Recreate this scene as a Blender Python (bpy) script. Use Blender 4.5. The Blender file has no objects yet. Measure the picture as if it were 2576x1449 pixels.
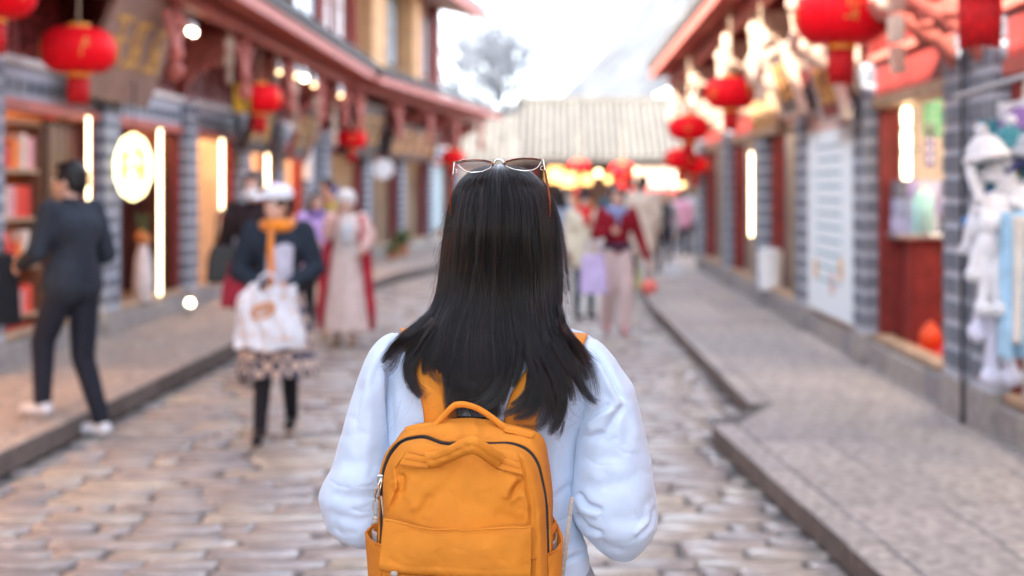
import bpy, bmesh, math, random
import numpy as np
from mathutils import Vector, Matrix, noise

random.seed(7)
rng = np.random.default_rng(7)
scene = bpy.context.scene
col = scene.collection
FP = 3578.0            # focal length in pixels of the 2576 px wide view
CAMZ = 1.57

# ------------------------------------------------------------------ camera
cam_data = bpy.data.cameras.new('camera')
cam_data.sensor_width = 36.0
cam_data.lens = 36.0 * FP / 2576.0
cam_data.shift_x = -(1400 - 1288) / 2576.0
cam_data.shift_y = -(724.5 - 475) / 2576.0
cam_data.clip_start = 0.1
cam_data.clip_end = 2000
cam_data.dof.use_dof = True
cam_data.dof.focus_distance = 2.37
cam_data.dof.aperture_fstop = 2.4
cam = bpy.data.objects.new('camera', cam_data)
cam.location = (0, 0, CAMZ)
cam.rotation_euler = (math.radians(90), 0, 0)
col.objects.link(cam)
scene.camera = cam

# ------------------------------------------------------------------ sky + sun
SUN_EL, SUN_AZ = 30.0, 238.0     # azimuth from +Y (north) clockwise: sun stands left and behind
world = bpy.data.worlds.new('World')
scene.world = world
world.use_nodes = True
nt = world.node_tree
nt.nodes.clear()
wo = nt.nodes.new('ShaderNodeOutputWorld')
bg = nt.nodes.new('ShaderNodeBackground')
sky = nt.nodes.new('ShaderNodeTexSky')
sky.sky_type = 'NISHITA'
sky.sun_disc = False
sky.sun_elevation = math.radians(SUN_EL)
sky.sun_rotation = math.radians(SUN_AZ)
sky.air_density = 1.0
sky.dust_density = 2.0
sky.ozone_density = 1.0
sky.altitude = 2400
hsv = nt.nodes.new('ShaderNodeHueSaturation')           # thin cloud takes most of the blue out
hsv.inputs['Saturation'].default_value = 0.42
nt.links.new(sky.outputs[0], hsv.inputs['Color'])
veil = nt.nodes.new('ShaderNodeMixRGB')
veil.inputs[0].default_value = 0.12
veil.inputs[2].default_value = (1.75, 1.80, 1.86, 1)    # thin high cloud veil
nt.links.new(hsv.outputs[0], veil.inputs[1])
nt.links.new(veil.outputs[0], bg.inputs[0])
bg.inputs[1].default_value = 0.15
nt.links.new(bg.outputs[0], wo.inputs[0])

sun_data = bpy.data.lights.new('sun', 'SUN')
sun_data.energy = 3.0
sun_data.angle = math.radians(0.53)
sun_data.color = (1.0, 0.91, 0.78)
sun = bpy.data.objects.new('sun', sun_data)
_a, _e = math.radians(SUN_AZ), math.radians(SUN_EL)
sdir = Vector((math.sin(_a) * math.cos(_e), math.cos(_a) * math.cos(_e), math.sin(_e)))
sun.rotation_euler = sdir.to_track_quat('Z', 'Y').to_euler()
sun.location = (-10, -5, 20)
col.objects.link(sun)

vs = scene.view_settings
vs.view_transform = 'Standard'
vs.look = 'None'
vs.gamma = 1.0
vs.use_curve_mapping = False
vs.exposure = 3.25
scene.cycles.max_bounces = 6
scene.cycles.diffuse_bounces = 3
scene.cycles.glossy_bounces = 3
scene.cycles.transmission_bounces = 5
scene.cycles.transparent_max_bounces = 8
scene.cycles.sample_clamp_indirect = 6

# ------------------------------------------------------------------ helpers
def W(px, py, Y):
    """a point seen at (px, py) of the 2576 px wide view, at the distance Y"""
    return Vector(((px - 1400) * Y / FP, Y, CAMZ - (py - 475) * Y / FP))

def Wn(px, py, Y):
    px, py, Y = np.broadcast_arrays(np.asarray(px, float), np.asarray(py, float), np.asarray(Y, float))
    return np.stack([(px - 1400) * Y / FP, Y, CAMZ - (py - 475) * Y / FP], -1)

MATS = {}
def mat(name, c, rough=0.6, var=0.12, scale=6.0, bump=0.0, bscale=80.0, metal=0.0, sheen=0.0, emit=0.0,
        ecol=None, c2=None, rnd=None, trans=0.0, spec=0.32, weave=0.0, coat=0.0, sss=0.0, alpha=1.0):
    m = bpy.data.materials.new(name)
    m.use_nodes = True
    t = m.node_tree
    b = t.nodes['Principled BSDF']
    b.inputs['Roughness'].default_value = rough
    b.inputs['Metallic'].default_value = metal
    b.inputs['Specular IOR Level'].default_value = spec
    if sheen:
        b.inputs['Sheen Weight'].default_value = sheen
        b.inputs['Sheen Roughness'].default_value = 0.5
    if coat:
        b.inputs['Coat Weight'].default_value = coat
        b.inputs['Coat Roughness'].default_value = 0.15
    if sss:
        b.inputs['Subsurface Weight'].default_value = sss
        b.inputs['Subsurface Radius'].default_value = (0.02, 0.008, 0.004)
        b.inputs['Subsurface Scale'].default_value = 0.3
    if trans:
        b.inputs['Transmission Weight'].default_value = trans
    if alpha < 1:
        b.inputs['Alpha'].default_value = alpha
    if emit:
        b.inputs['Emission Color'].default_value = (*(ecol or c), 1)
        b.inputs['Emission Strength'].default_value = emit
    tc = t.nodes.new('ShaderNodeTexCoord')
    nz = t.nodes.new('ShaderNodeTexNoise')
    nz.inputs['Scale'].default_value = scale
    nz.inputs['Detail'].default_value = 5
    nz.inputs['Roughness'].default_value = 0.6
    t.links.new(tc.outputs['Object'], nz.inputs['Vector'])
    mr = t.nodes.new('ShaderNodeMapRange')
    mr.inputs[1].default_value = 0.3
    mr.inputs[2].default_value = 0.7
    t.links.new(nz.outputs['Fac'], mr.inputs[0])
    mx = t.nodes.new('ShaderNodeMixRGB')
    d = c2 if c2 else tuple(max(0, x * (1 - 2 * var)) for x in c)
    u = c if c2 else tuple(min(1, x * (1 + var)) for x in c)
    mx.inputs[1].default_value = (*d, 1)
    mx.inputs[2].default_value = (*u, 1)
    t.links.new(mr.outputs[0], mx.inputs[0])
    out = mx.outputs[0]
    if rnd:                                   # several tones, one per piece
        oi = t.nodes.new('ShaderNodeObjectInfo')
        ge = t.nodes.new('ShaderNodeNewGeometry')
        ad = t.nodes.new('ShaderNodeMath'); ad.operation = 'ADD'
        fr = t.nodes.new('ShaderNodeMath'); fr.operation = 'FRACT'
        t.links.new(oi.outputs['Random'], ad.inputs[0])
        t.links.new(ge.outputs['Random Per Island'], ad.inputs[1])
        t.links.new(ad.outputs[0], fr.inputs[0])
        rp = t.nodes.new('ShaderNodeValToRGB')
        rp.color_ramp.interpolation = 'LINEAR'
        n = len(rnd)
        while len(rp.color_ramp.elements) < n:
            rp.color_ramp.elements.new(0.5)
        for i, rc in enumerate(rnd):
            rp.color_ramp.elements[i].position = i / (n - 1)
            rp.color_ramp.elements[i].color = (*rc, 1)
        t.links.new(fr.outputs[0], rp.inputs[0])
        m2 = t.nodes.new('ShaderNodeMixRGB')
        m2.blend_type = 'MULTIPLY'
        m2.inputs[0].default_value = 1
        t.links.new(out, m2.inputs[1])
        t.links.new(rp.outputs[0], m2.inputs[2])
        out = m2.outputs[0]
    t.links.new(out, b.inputs['Base Color'])
    h = None
    if bump:
        n2 = t.nodes.new('ShaderNodeTexNoise')
        n2.inputs['Scale'].default_value = bscale
        n2.inputs['Detail'].default_value = 4
        t.links.new(tc.outputs['Object'], n2.inputs['Vector'])
        h = n2.outputs['Fac']
    if weave:
        wv = t.nodes.new('ShaderNodeTexWave')
        wv.bands_direction = 'DIAGONAL'
        wv.inputs['Scale'].default_value = weave
        wv.inputs['Distortion'].default_value = 1.2
        wv.inputs['Detail'].default_value = 1
        t.links.new(tc.outputs['Object'], wv.inputs['Vector'])
        if h:
            aa = t.nodes.new('ShaderNodeMath'); aa.operation = 'ADD'
            t.links.new(h, aa.inputs[0]); t.links.new(wv.outputs['Fac'], aa.inputs[1])
            h = aa.outputs[0]
        else:
            h = wv.outputs['Fac']
    if h:
        bp = t.nodes.new('ShaderNodeBump')
        bp.inputs['Strength'].default_value = bump or 0.2
        bp.inputs['Distance'].default_value = 0.01 if bscale < 200 else 0.002
        t.links.new(h, bp.inputs['Height'])
        t.links.new(bp.outputs[0], b.inputs['Normal'])
    MATS[name] = m
    return m

M = {}
M['stone'] = mat('road_stone', (0.95, 0.95, 0.95), 0.30, 0.26, 9, 0.35, 22, rnd=[(0.41, 0.365, 0.35), (0.49, 0.43, 0.37), (0.35, 0.315, 0.31), (0.45, 0.395, 0.37), (0.38, 0.34, 0.33), (0.54, 0.48, 0.40), (0.31, 0.28, 0.28), (0.44, 0.385, 0.365)])
M['joint'] = mat('dirt_joint', (0.12, 0.11, 0.108), 0.8, 0.3, 12, 0.4, 40)
M['earth'] = mat('ground_earth', (0.2, 0.17, 0.15), 0.9, 0.3, 2)
M['pave'] = mat('pavement_stone', (0.92, 0.92, 0.92), 0.7, 0.3, 16, 0.5, 30, rnd=[(0.47, 0.415, 0.395), (0.54, 0.475, 0.44), (0.40, 0.36, 0.35), (0.50, 0.44, 0.40)])
M['pave_warm'] = mat('pavement_stone_warm', (0.92, 0.92, 0.92), 0.7, 0.3, 16, 0.5, 30, rnd=[(0.46, 0.385, 0.345), (0.51, 0.43, 0.375), (0.42, 0.36, 0.33), (0.49, 0.405, 0.355)])
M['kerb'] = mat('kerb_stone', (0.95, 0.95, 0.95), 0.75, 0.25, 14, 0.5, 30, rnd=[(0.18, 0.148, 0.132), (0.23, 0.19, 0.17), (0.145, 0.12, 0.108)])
M['plinth'] = mat('plinth_stone', (0.95, 0.95, 0.95), 0.7, 0.2, 12, 0.3, 30, rnd=[(0.33, 0.31, 0.31), (0.42, 0.38, 0.35), (0.3, 0.29, 0.3)])
M['tile'] = mat('grey_wall_tile', (0.95, 0.95, 0.95), 0.5, 0.12, 10, rnd=[(0.14, 0.165, 0.21), (0.19, 0.22, 0.27), (0.16, 0.185, 0.23), (0.22, 0.245, 0.285)])
M['mortar'] = mat('pale_mortar', (0.47, 0.50, 0.58), 0.8, 0.08, 10)
M['redwood'] = mat('dark_red_paint', (0.22, 0.028, 0.024), 0.5, 0.2, 7, 0.1, 30)
M['pinkwood'] = mat('faded_red_paint', (0.50, 0.135, 0.105), 0.6, 0.18, 5, 0.1, 20)
M['soffit'] = mat('soffit_board', (0.50, 0.33, 0.28), 0.7, 0.15, 4, 0.1, 20)
M['brownwood'] = mat('brown_wood', (0.16, 0.075, 0.045), 0.5, 0.3, 3, 0.1, 30)
M['darkwood'] = mat('dark_wood', (0.05, 0.025, 0.02), 0.55, 0.3, 3, 0.1, 30)
M['sandwood'] = mat('pale_wood', (0.45, 0.30, 0.19), 0.5, 0.2, 3, 0.1, 30)
M['creamwood'] = mat('carved_cream_wood', (0.58, 0.42, 0.33), 0.6, 0.15, 8)
M['board'] = mat('sign_board_wood', (0.30, 0.175, 0.13), 0.5, 0.3, 2.5, 0.15, 14, c2=(0.19, 0.105, 0.08))
M['blackboard'] = mat('dark_sign_board', (0.075, 0.06, 0.058), 0.4, 0.2, 3)
M['gold'] = mat('gold_paint', (0.75, 0.42, 0.10), 0.35, 0.15, 8, metal=0.3)
M['whitetrim'] = mat('white_plaster_trim', (0.75, 0.72, 0.70), 0.7, 0.08, 5)
M['plaster'] = mat('beige_plaster', (0.60, 0.50, 0.40), 0.8, 0.1, 3)
M['warmwall'] = mat('warm_shop_wall', (0.55, 0.33, 0.18), 0.7, 0.15, 2)
M['brick'] = mat('orange_brick', (0.95, 0.95, 0.95), 0.7, 0.15, 12, rnd=[(0.55, 0.27, 0.10), (0.62, 0.33, 0.13), (0.50, 0.24, 0.10)])
M['rooftile'] = mat('grey_roof_tile', (0.95, 0.95, 0.95), 0.75, 0.3, 8, 0.3, 20, rnd=[(0.15, 0.145, 0.15), (0.22, 0.21, 0.21), (0.12, 0.115, 0.12)])
M['paleroof'] = mat('pale_roof_tile', (0.95, 0.95, 0.95), 0.8, 0.2, 3, 0.3, 20, rnd=[(0.14, 0.130, 0.120), (0.18, 0.168, 0.152), (0.12, 0.112, 0.104)])
M['lantern'] = mat('lantern_silk', (0.88, 0.002, 0.012), 0.5, 0.05, 10, spec=0.15)
M['lanternrib'] = mat('lantern_rib', (0.62, 0.012, 0.02), 0.4, 0.05)
M['tassel'] = mat('tassel_red', (0.60, 0.01, 0.015), 0.55, 0.2, 30)
M['orange_cap'] = mat('gold_lantern_cap', (0.9, 0.38, 0.05), 0.35, 0.1, 10)
M['string'] = mat('pale_string', (0.7, 0.55, 0.4), 0.8)
M['led'] = mat('warm_led', (1, 0.85, 0.6), 0.5, emit=1.6, ecol=(1, 0.78, 0.46))
M['neon'] = mat('neon_yellow', (1, 0.9, 0.6), 0.5, emit=0.75, ecol=(1, 0.80, 0.40))
M['neonface'] = mat('lit_sign_face', (0.30, 0.20, 0.07), 0.5, emit=0.03, ecol=(1, 0.72, 0.30))
M['bulb'] = mat('spot_bulb', (1, 0.9, 0.7), 0.5, emit=5.0, ecol=(1, 0.80, 0.5))
M['bulbdim'] = mat('dim_bulb', (1, 0.8, 0.5), 0.5, emit=1.0, ecol=(1, 0.66, 0.33))
M['shoplight'] = mat('shop_ceiling_lamp', (1, 0.9, 0.8), 0.5, emit=4.0, ecol=(1, 0.55, 0.27))
M['shoplight_cool'] = mat('shop_ceiling_lamp_neutral', (1, 0.95, 0.9), 0.5, emit=1.6, ecol=(1, 0.88, 0.74))
M['shoplight_dim'] = mat('shop_ceiling_lamp_dim', (1, 0.9, 0.8), 0.5, emit=0.5, ecol=(1, 0.7, 0.45))
M['amberglow'] = mat('amber_lamp', (1, 0.7, 0.3), 0.5, emit=0.4, ecol=(1, 0.50, 0.13))
M['metal'] = mat('brushed_metal', (0.55, 0.55, 0.55), 0.35, 0.05, metal=1.0)
M['chrome'] = mat('polished_metal', (0.85, 0.83, 0.80), 0.12, 0.02, metal=1.0)
M['black'] = mat('black_plastic', (0.015, 0.015, 0.017), 0.4, 0.1)
M['white'] = mat('white_plastic', (0.78, 0.80, 0.82), 0.4, 0.05)
M['paper'] = mat('poster_paper', (0.80, 0.88, 0.92), 0.5, 0.03)
M['glass'] = mat('window_glass', (0.55, 0.62, 0.68), 0.08, 0.1, 1.5)
M['leafgreen'] = mat('plant_leaf', (0.10, 0.18, 0.04), 0.6, 0.3, 20)
M['bark'] = mat('pale_bark', (0.17, 0.16, 0.17), 0.9, 0.2, 10)
M['skin'] = mat('skin', (0.62, 0.38, 0.29), 0.5, 0.06, 8, sss=0.15)
M['redcarpet'] = mat('red_carpet', (0.55, 0.03, 0.035), 0.9, 0.1, 20)

def C(name, c, rough=0.75, **k):
    """a plain cloth or paint colour, made once"""
    if name not in M:
        k.setdefault('var', 0.1)
        M[name] = mat(name, c, rough, scale=9, **k)
    return M[name]

class MB:
    """collects shapes into one mesh"""
    def __init__(s, T=None):
        s.v, s.f, s.T = [], [], T
        s.smooth = False
    def add(s, vs_, fs_):
        o = len(s.v)
        if s.T:
            vs_ = [s.T(*p) for p in vs_]
        s.v += [tuple(p) for p in vs_]
        s.f += [tuple(i + o for i in f) for f in fs_]
        return s
    def box(s, x0, x1, y0, y1, z0, z1, b=0.0):
        if b:
            v = []
            for z, i in ((z0, b), (z0 + b, 0), (z1 - b, 0), (z1, b)):
                v += [(x0 + i, y0 + i, z), (x1 - i, y0 + i, z), (x1 - i, y1 - i, z), (x0 + i, y1 - i, z)]
            f = [(3, 2, 1, 0), (12, 13, 14, 15)]
            for k in range(3):
                for j in range(4):
                    f.append((4 * k + j, 4 * k + (j + 1) % 4, 4 * k + 4 + (j + 1) % 4, 4 * k + 4 + j))
            return s.add(v, f)
        v = [(x0, y0, z0), (x1, y0, z0), (x1, y1, z0), (x0, y1, z0), (x0, y0, z1), (x1, y0, z1), (x1, y1, z1), (x0, y1, z1)]
        return s.add(v, [(3, 2, 1, 0), (4, 5, 6, 7), (0, 1, 5, 4), (1, 2, 6, 5), (2, 3, 7, 6), (3, 0, 4, 7)])
    def hexa(s, p):
        """8 corners: bottom four then top four"""
        return s.add(p, [(3, 2, 1, 0), (4, 5, 6, 7), (0, 1, 5, 4), (1, 2, 6, 5), (2, 3, 7, 6), (3, 0, 4, 7)])
    def tube(s, pts, rad, n=8, caps=True, flat=1.0, up=None):
        pts = [Vector(p) for p in pts]
        if isinstance(rad, (int, float)):
            rad = [rad] * len(pts)
        v, f = [], []
        prev = None
        for i, p in enumerate(pts):
            d = (pts[min(i + 1, len(pts) - 1)] - pts[max(i - 1, 0)])
            d = d.normalized() if d.length > 1e-9 else Vector((0, 0, 1))
            if prev is None:
                a = Vector(up) if up is not None else (Vector((0, 0, 1)) if abs(d.z) < 0.9 else Vector((1, 0, 0)))
                a = (a - d * a.dot(d)).normalized()
            else:
                a = (prev - d * prev.dot(d))
                a = a.normalized() if a.length > 1e-6 else prev
            prev = a
            bb = d.cross(a)
            for k in range(n):
                th = 2 * math.pi * k / n
                v.append(p + a * (math.cos(th) * rad[i] * flat) + bb * (math.sin(th) * rad[i]))
        for i in range(len(pts) - 1):
            for k in range(n):
                f.append((i * n + k, i * n + (k + 1) % n, (i + 1) * n + (k + 1) % n, (i + 1) * n + k))
        if caps:
            f.append(tuple(reversed(range(n))))
            f.append(tuple((len(pts) - 1) * n + k for k in range(n)))
        return s.add(v, f)
    def capsule(s, p0, r0, p1, r1, n=12):
        p0, p1 = Vector(p0), Vector(p1)
        d = p1 - p0
        if d.length < 1e-6:
            d = Vector((0, 0, 1e-4)); p1 = p0 + d
        u = d.normalized()
        P, R = [], []
        for k in range(4):
            a = math.pi / 2 * (1 - k / 3.5)
            P.append(p0 - u * r0 * math.sin(a)); R.append(max(1e-4, r0 * math.cos(a)))
        for k in range(3, -1, -1):
            a = math.pi / 2 * (1 - k / 3.5)
            P.append(p1 + u * r1 * math.sin(a)); R.append(max(1e-4, r1 * math.cos(a)))
        return s.tube(P, R, n)
    def ball(s, c, r, n=12, m=8):
        if isinstance(r, (int, float)):
            r = (r, r, r)
        v = [(c[0], c[1], c[2] - r[2])]
        for i in range(1, m):
            a = -math.pi / 2 + math.pi * i / m
            for k in range(n):
                t = 2 * math.pi * k / n
                v.append((c[0] + r[0] * math.cos(a) * math.cos(t), c[1] + r[1] * math.cos(a) * math.sin(t), c[2] + r[2] * math.sin(a)))
        v.append((c[0], c[1], c[2] + r[2]))
        f = [(0, 1 + (k + 1) % n, 1 + k) for k in range(n)]
        for i in range(m - 2):
            for k in range(n):
                a = 1 + i * n
                f.append((a + k, a + (k + 1) % n, a + n + (k + 1) % n, a + n + k))
        L = len(v) - 1
        f += [(L, 1 + (m - 2) * n + k, 1 + (m - 2) * n + (k + 1) % n) for k in range(n)]
        return s.add(v, f)
    def lathe(s, prof, n=20, c=(0, 0, 0)):
        v, f = [], []
        for r, z in prof:
            for k in range(n):
                t = 2 * math.pi * k / n
                v.append((c[0] + r * math.cos(t), c[1] + r * math.sin(t), c[2] + z))
        for i in range(len(prof) - 1):
            for k in range(n):
                f.append((i * n + k, i * n + (k + 1) % n, (i + 1) * n + (k + 1) % n, (i + 1) * n + k))
        f.append(tuple(reversed(range(n)))); f.append(tuple((len(prof) - 1) * n + k for k in range(n)))
        return s.add(v, f)
    def prism(s, outline, y0, y1):
        """outline in (x, z), extruded along y"""
        n = len(outline)
        v = [(x, y0, z) for x, z in outline] + [(x, y1, z) for x, z in outline]
        f = [tuple(range(n)), tuple(reversed(range(n, 2 * n)))]
        f += [(i, i + n, (i + 1) % n + n, (i + 1) % n) for i in range(n)]
        return s.add(v, f)
    def build(s, name, m, parent=None, smooth=None, remesh=0, sub=0, solid=0, bevel=0, world=True):
        me = bpy.data.meshes.new(name)
        vv = s.v
        if parent is not None and world:
            L = parent_world(parent)
            vv = [(p[0] - L[0], p[1] - L[1], p[2] - L[2]) for p in vv]
        me.from_pydata(vv, [], s.f)
        me.validate()
        if m:
            me.materials.append(m)
        return link_mesh(name, me, parent, s.smooth if smooth is None else smooth, remesh, sub, solid, bevel)

def parent_world(o):
    p = Vector((0, 0, 0))
    while o is not None:
        p = p + o.location
        o = o.parent
    return p

def link_mesh(name, me, parent, smooth=False, remesh=0, sub=0, solid=0, bevel=0):
    o = bpy.data.objects.new(name, me)
    col.objects.link(o)
    if parent is not None:
        o.parent = parent
    if remesh:
        r = o.modifiers.new('r', 'REMESH'); r.mode = 'VOXEL'; r.voxel_size = remesh; r.use_smooth_shade = True
        q = o.modifiers.new('s', 'SMOOTH'); q.iterations = 4; q.factor = 0.5
    if solid:
        r = o.modifiers.new('t', 'SOLIDIFY'); r.thickness = solid; r.offset = 0
    if bevel:
        r = o.modifiers.new('b', 'BEVEL'); r.width = bevel; r.segments = 2
    if sub:
        r = o.modifiers.new('u', 'SUBSURF'); r.levels = sub; r.render_levels = sub
    if smooth or sub:
        me.polygons.foreach_set('use_smooth', [True] * len(me.polygons))
    return o

def tag(o, label=None, cat=None, group=None, kind=None):
    if label: o['label'] = label
    if cat: o['category'] = cat
    if group: o['group'] = group
    if kind: o['kind'] = kind
    return o

def empty(name, loc, label=None, cat=None, group=None):
    o = bpy.data.objects.new(name, None)
    o.empty_display_size = 0.1
    col.objects.link(o)
    o.location = loc
    return tag(o, label, cat, group)

def copy_tree(o, parent=None):
    c = o.copy()
    col.objects.link(c)
    if parent is not None:
        c.parent = parent
    for ch in list(o.children):
        copy_tree(ch, c)
    return c

def piece(name, me, loc, parent, rot=None):
    """one more object sharing the mesh me; loc in world coordinates"""
    o = bpy.data.objects.new(name, me)
    col.objects.link(o)
    if parent is not None:
        o.parent = parent
        L = parent_world(parent)
        o.location = (loc[0] - L[0], loc[1] - L[1], loc[2] - L[2])
    else:
        o.location = loc
    if rot: o.rotation_euler = rot
    return o

def mesh_of(mb, m, name='piece', smooth=False):
    me = bpy.data.meshes.new(name)
    me.from_pydata(mb.v, [], mb.f)
    me.materials.append(m)
    if smooth:
        me.polygons.foreach_set('use_smooth', [True] * len(me.polygons))
    return me

def struct(mb, name, m, smooth=False):
    o = mb.build(name, m, None, smooth)
    o['kind'] = 'structure'
    return o

def grid_obj(name, V, m, parent, closed=False, smooth=True, solid=0.0, sub=0, caps=False):
    """V: rows x cols x 3 array in world coordinates"""
    R, K = V.shape[:2]
    L = np.array(parent_world(parent)) if parent is not None else np.zeros(3)
    vv = (V.reshape(-1, 3) - L)
    f = []
    kk = K if closed else K - 1
    for i in range(R - 1):
        for k in range(kk):
            f.append((i * K + k, i * K + (k + 1) % K, (i + 1) * K + (k + 1) % K, (i + 1) * K + k))
    if caps:
        f.append(tuple(range(K))); f.append(tuple(reversed(range((R - 1) * K, R * K))))
    me = bpy.data.meshes.new(name)
    me.from_pydata(vv.tolist(), [], f)
    me.materials.append(m)
    return link_mesh(name, me, parent, smooth, 0, sub, solid)

def lerp(a, b, t):
    return a + (b - a) * t

def interp(x, xs, ys):
    return np.interp(x, xs, ys)

def smooth_interp(x, xs, ys):
    """monotone-ish cubic through the points"""
    xs = np.asarray(xs, float); ys = np.asarray(ys, float)
    x = np.asarray(x, float)
    d = np.gradient(ys, xs)
    i = np.clip(np.searchsorted(xs, x) - 1, 0, len(xs) - 2)
    h = xs[i + 1] - xs[i]
    t = np.clip((x - xs[i]) / h, 0, 1)
    return ((2 * t**3 - 3 * t**2 + 1) * ys[i] + (t**3 - 2 * t**2 + t) * h * d[i] + (-2 * t**3 + 3 * t**2) * ys[i + 1] + (t**3 - t**2) * h * d[i + 1])

# ------------------------------------------------------------------ ground, road, pavements
struct(MB().box(-250, 250, -30, 320, -1.0, -0.06), 'ground', M['earth'])
struct(MB().box(-3.6, 6.5, -8, 75, -0.055, -0.022), 'road', M['joint'])
road = bpy.data.objects['road']

def kerb_left(y):      # inner edge of the left pavement
    return float(np.interp(y, [-8, 20, 24, 27, 32, 40, 60], [-3.04, -3.0, -2.75, -2.25, -1.55, -0.6, 1.8]))

def kerb_right(y):
    if y < 5.0: return 1.26
    if y < 9.05: return float(np.interp(y, [5.0, 9.05], [1.25, 0.93]))
    return float(np.interp(y, [9.05, 18, 30, 60], [1.31, 1.19, 1.5, 4.0]))

def stone_shape(mb, cx, cy, lx, ly, r):
    """a worn paving stone with rounded, uneven outline"""
    hx, hy = lx / 2, ly / 2
    z = -0.002 + r.uniform(-0.014, 0.008)
    tx, ty = r.uniform(-0.02, 0.02), r.uniform(-0.035, 0.02)
    c = 0.16 * min(lx, ly)
    out = [(-hx, -hy + c), (-hx + c, -hy), (hx - c, -hy), (hx, -hy + c), (hx, hy - c), (hx - c, hy), (-hx + c, hy), (-hx, hy - c)]
    out = [(x + r.uniform(-.014, .014), y + r.uniform(-.012, .012)) for x, y in out]
    v = [(cx + x, cy + y, -0.03) for x, y in out]
    v += [(cx + x * .985, cy + y * .96, z - 0.014 + tx * x + ty * y) for x, y in out]
    v += [(cx + x * .93, cy + y * .84, z + tx * x + ty * y) for x, y in out]
    f = [tuple(range(16, 24))]
    for k in range(2):
        for j in range(8):
            f.append((8 * k + j, 8 * k + (j + 1) % 8, 8 * k + 8 + (j + 1) % 8, 8 * k + 8 + j))
    mb.add(v, f)

rs = random.Random(3)
stones = []
y = 2.4
while y < 62:
    ly = rs.uniform(0.13, 0.235) * (1 if y < 24 else 1.6)
    x0, x1 = kerb_left(y + ly / 2) - 0.0, kerb_right(y + ly / 2) + 0.02
    x = x0 - rs.uniform(0, 0.3)
    while x < x1:
        lx = rs.uniform(0.24, 0.62) if rs.random() > .15 else rs.uniform(.14, .24)
        a, b = max(x, x0), min(x + lx, x1)
        if b - a > 0.08:
            stones.append(((a + b) / 2, y + ly / 2, b - a - 0.017, ly - 0.017))
        x += lx
    y += ly
def in_view(x, y):
    px = 1400 + FP * x / y
    py = 475 + FP * 1.57 / y
    return -60 < px < 2640 and py < 1500 and not (830 < px < 1620 and py > 1150) and not (980 < px < 1480 and py > 850)
ordered = sorted(stones, key=lambda s: (not in_view(s[0], s[1]), s[1]))
near, rest = ordered[:300], ordered[300:]
for s in near:
    mb = MB(); stone_shape(mb, 0, 0, s[2], s[3], rs)
    piece('paving_stone', mesh_of(mb, M['stone'], 'paving_stone', True), (s[0], s[1], 0), road)
mb = MB()
for s in rest:
    stone_shape(mb, s[0], s[1], s[2], s[3], rs)
o = mb.build('paving_stones', M['stone'], road, True); o['kind'] = 'stuff'

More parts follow.
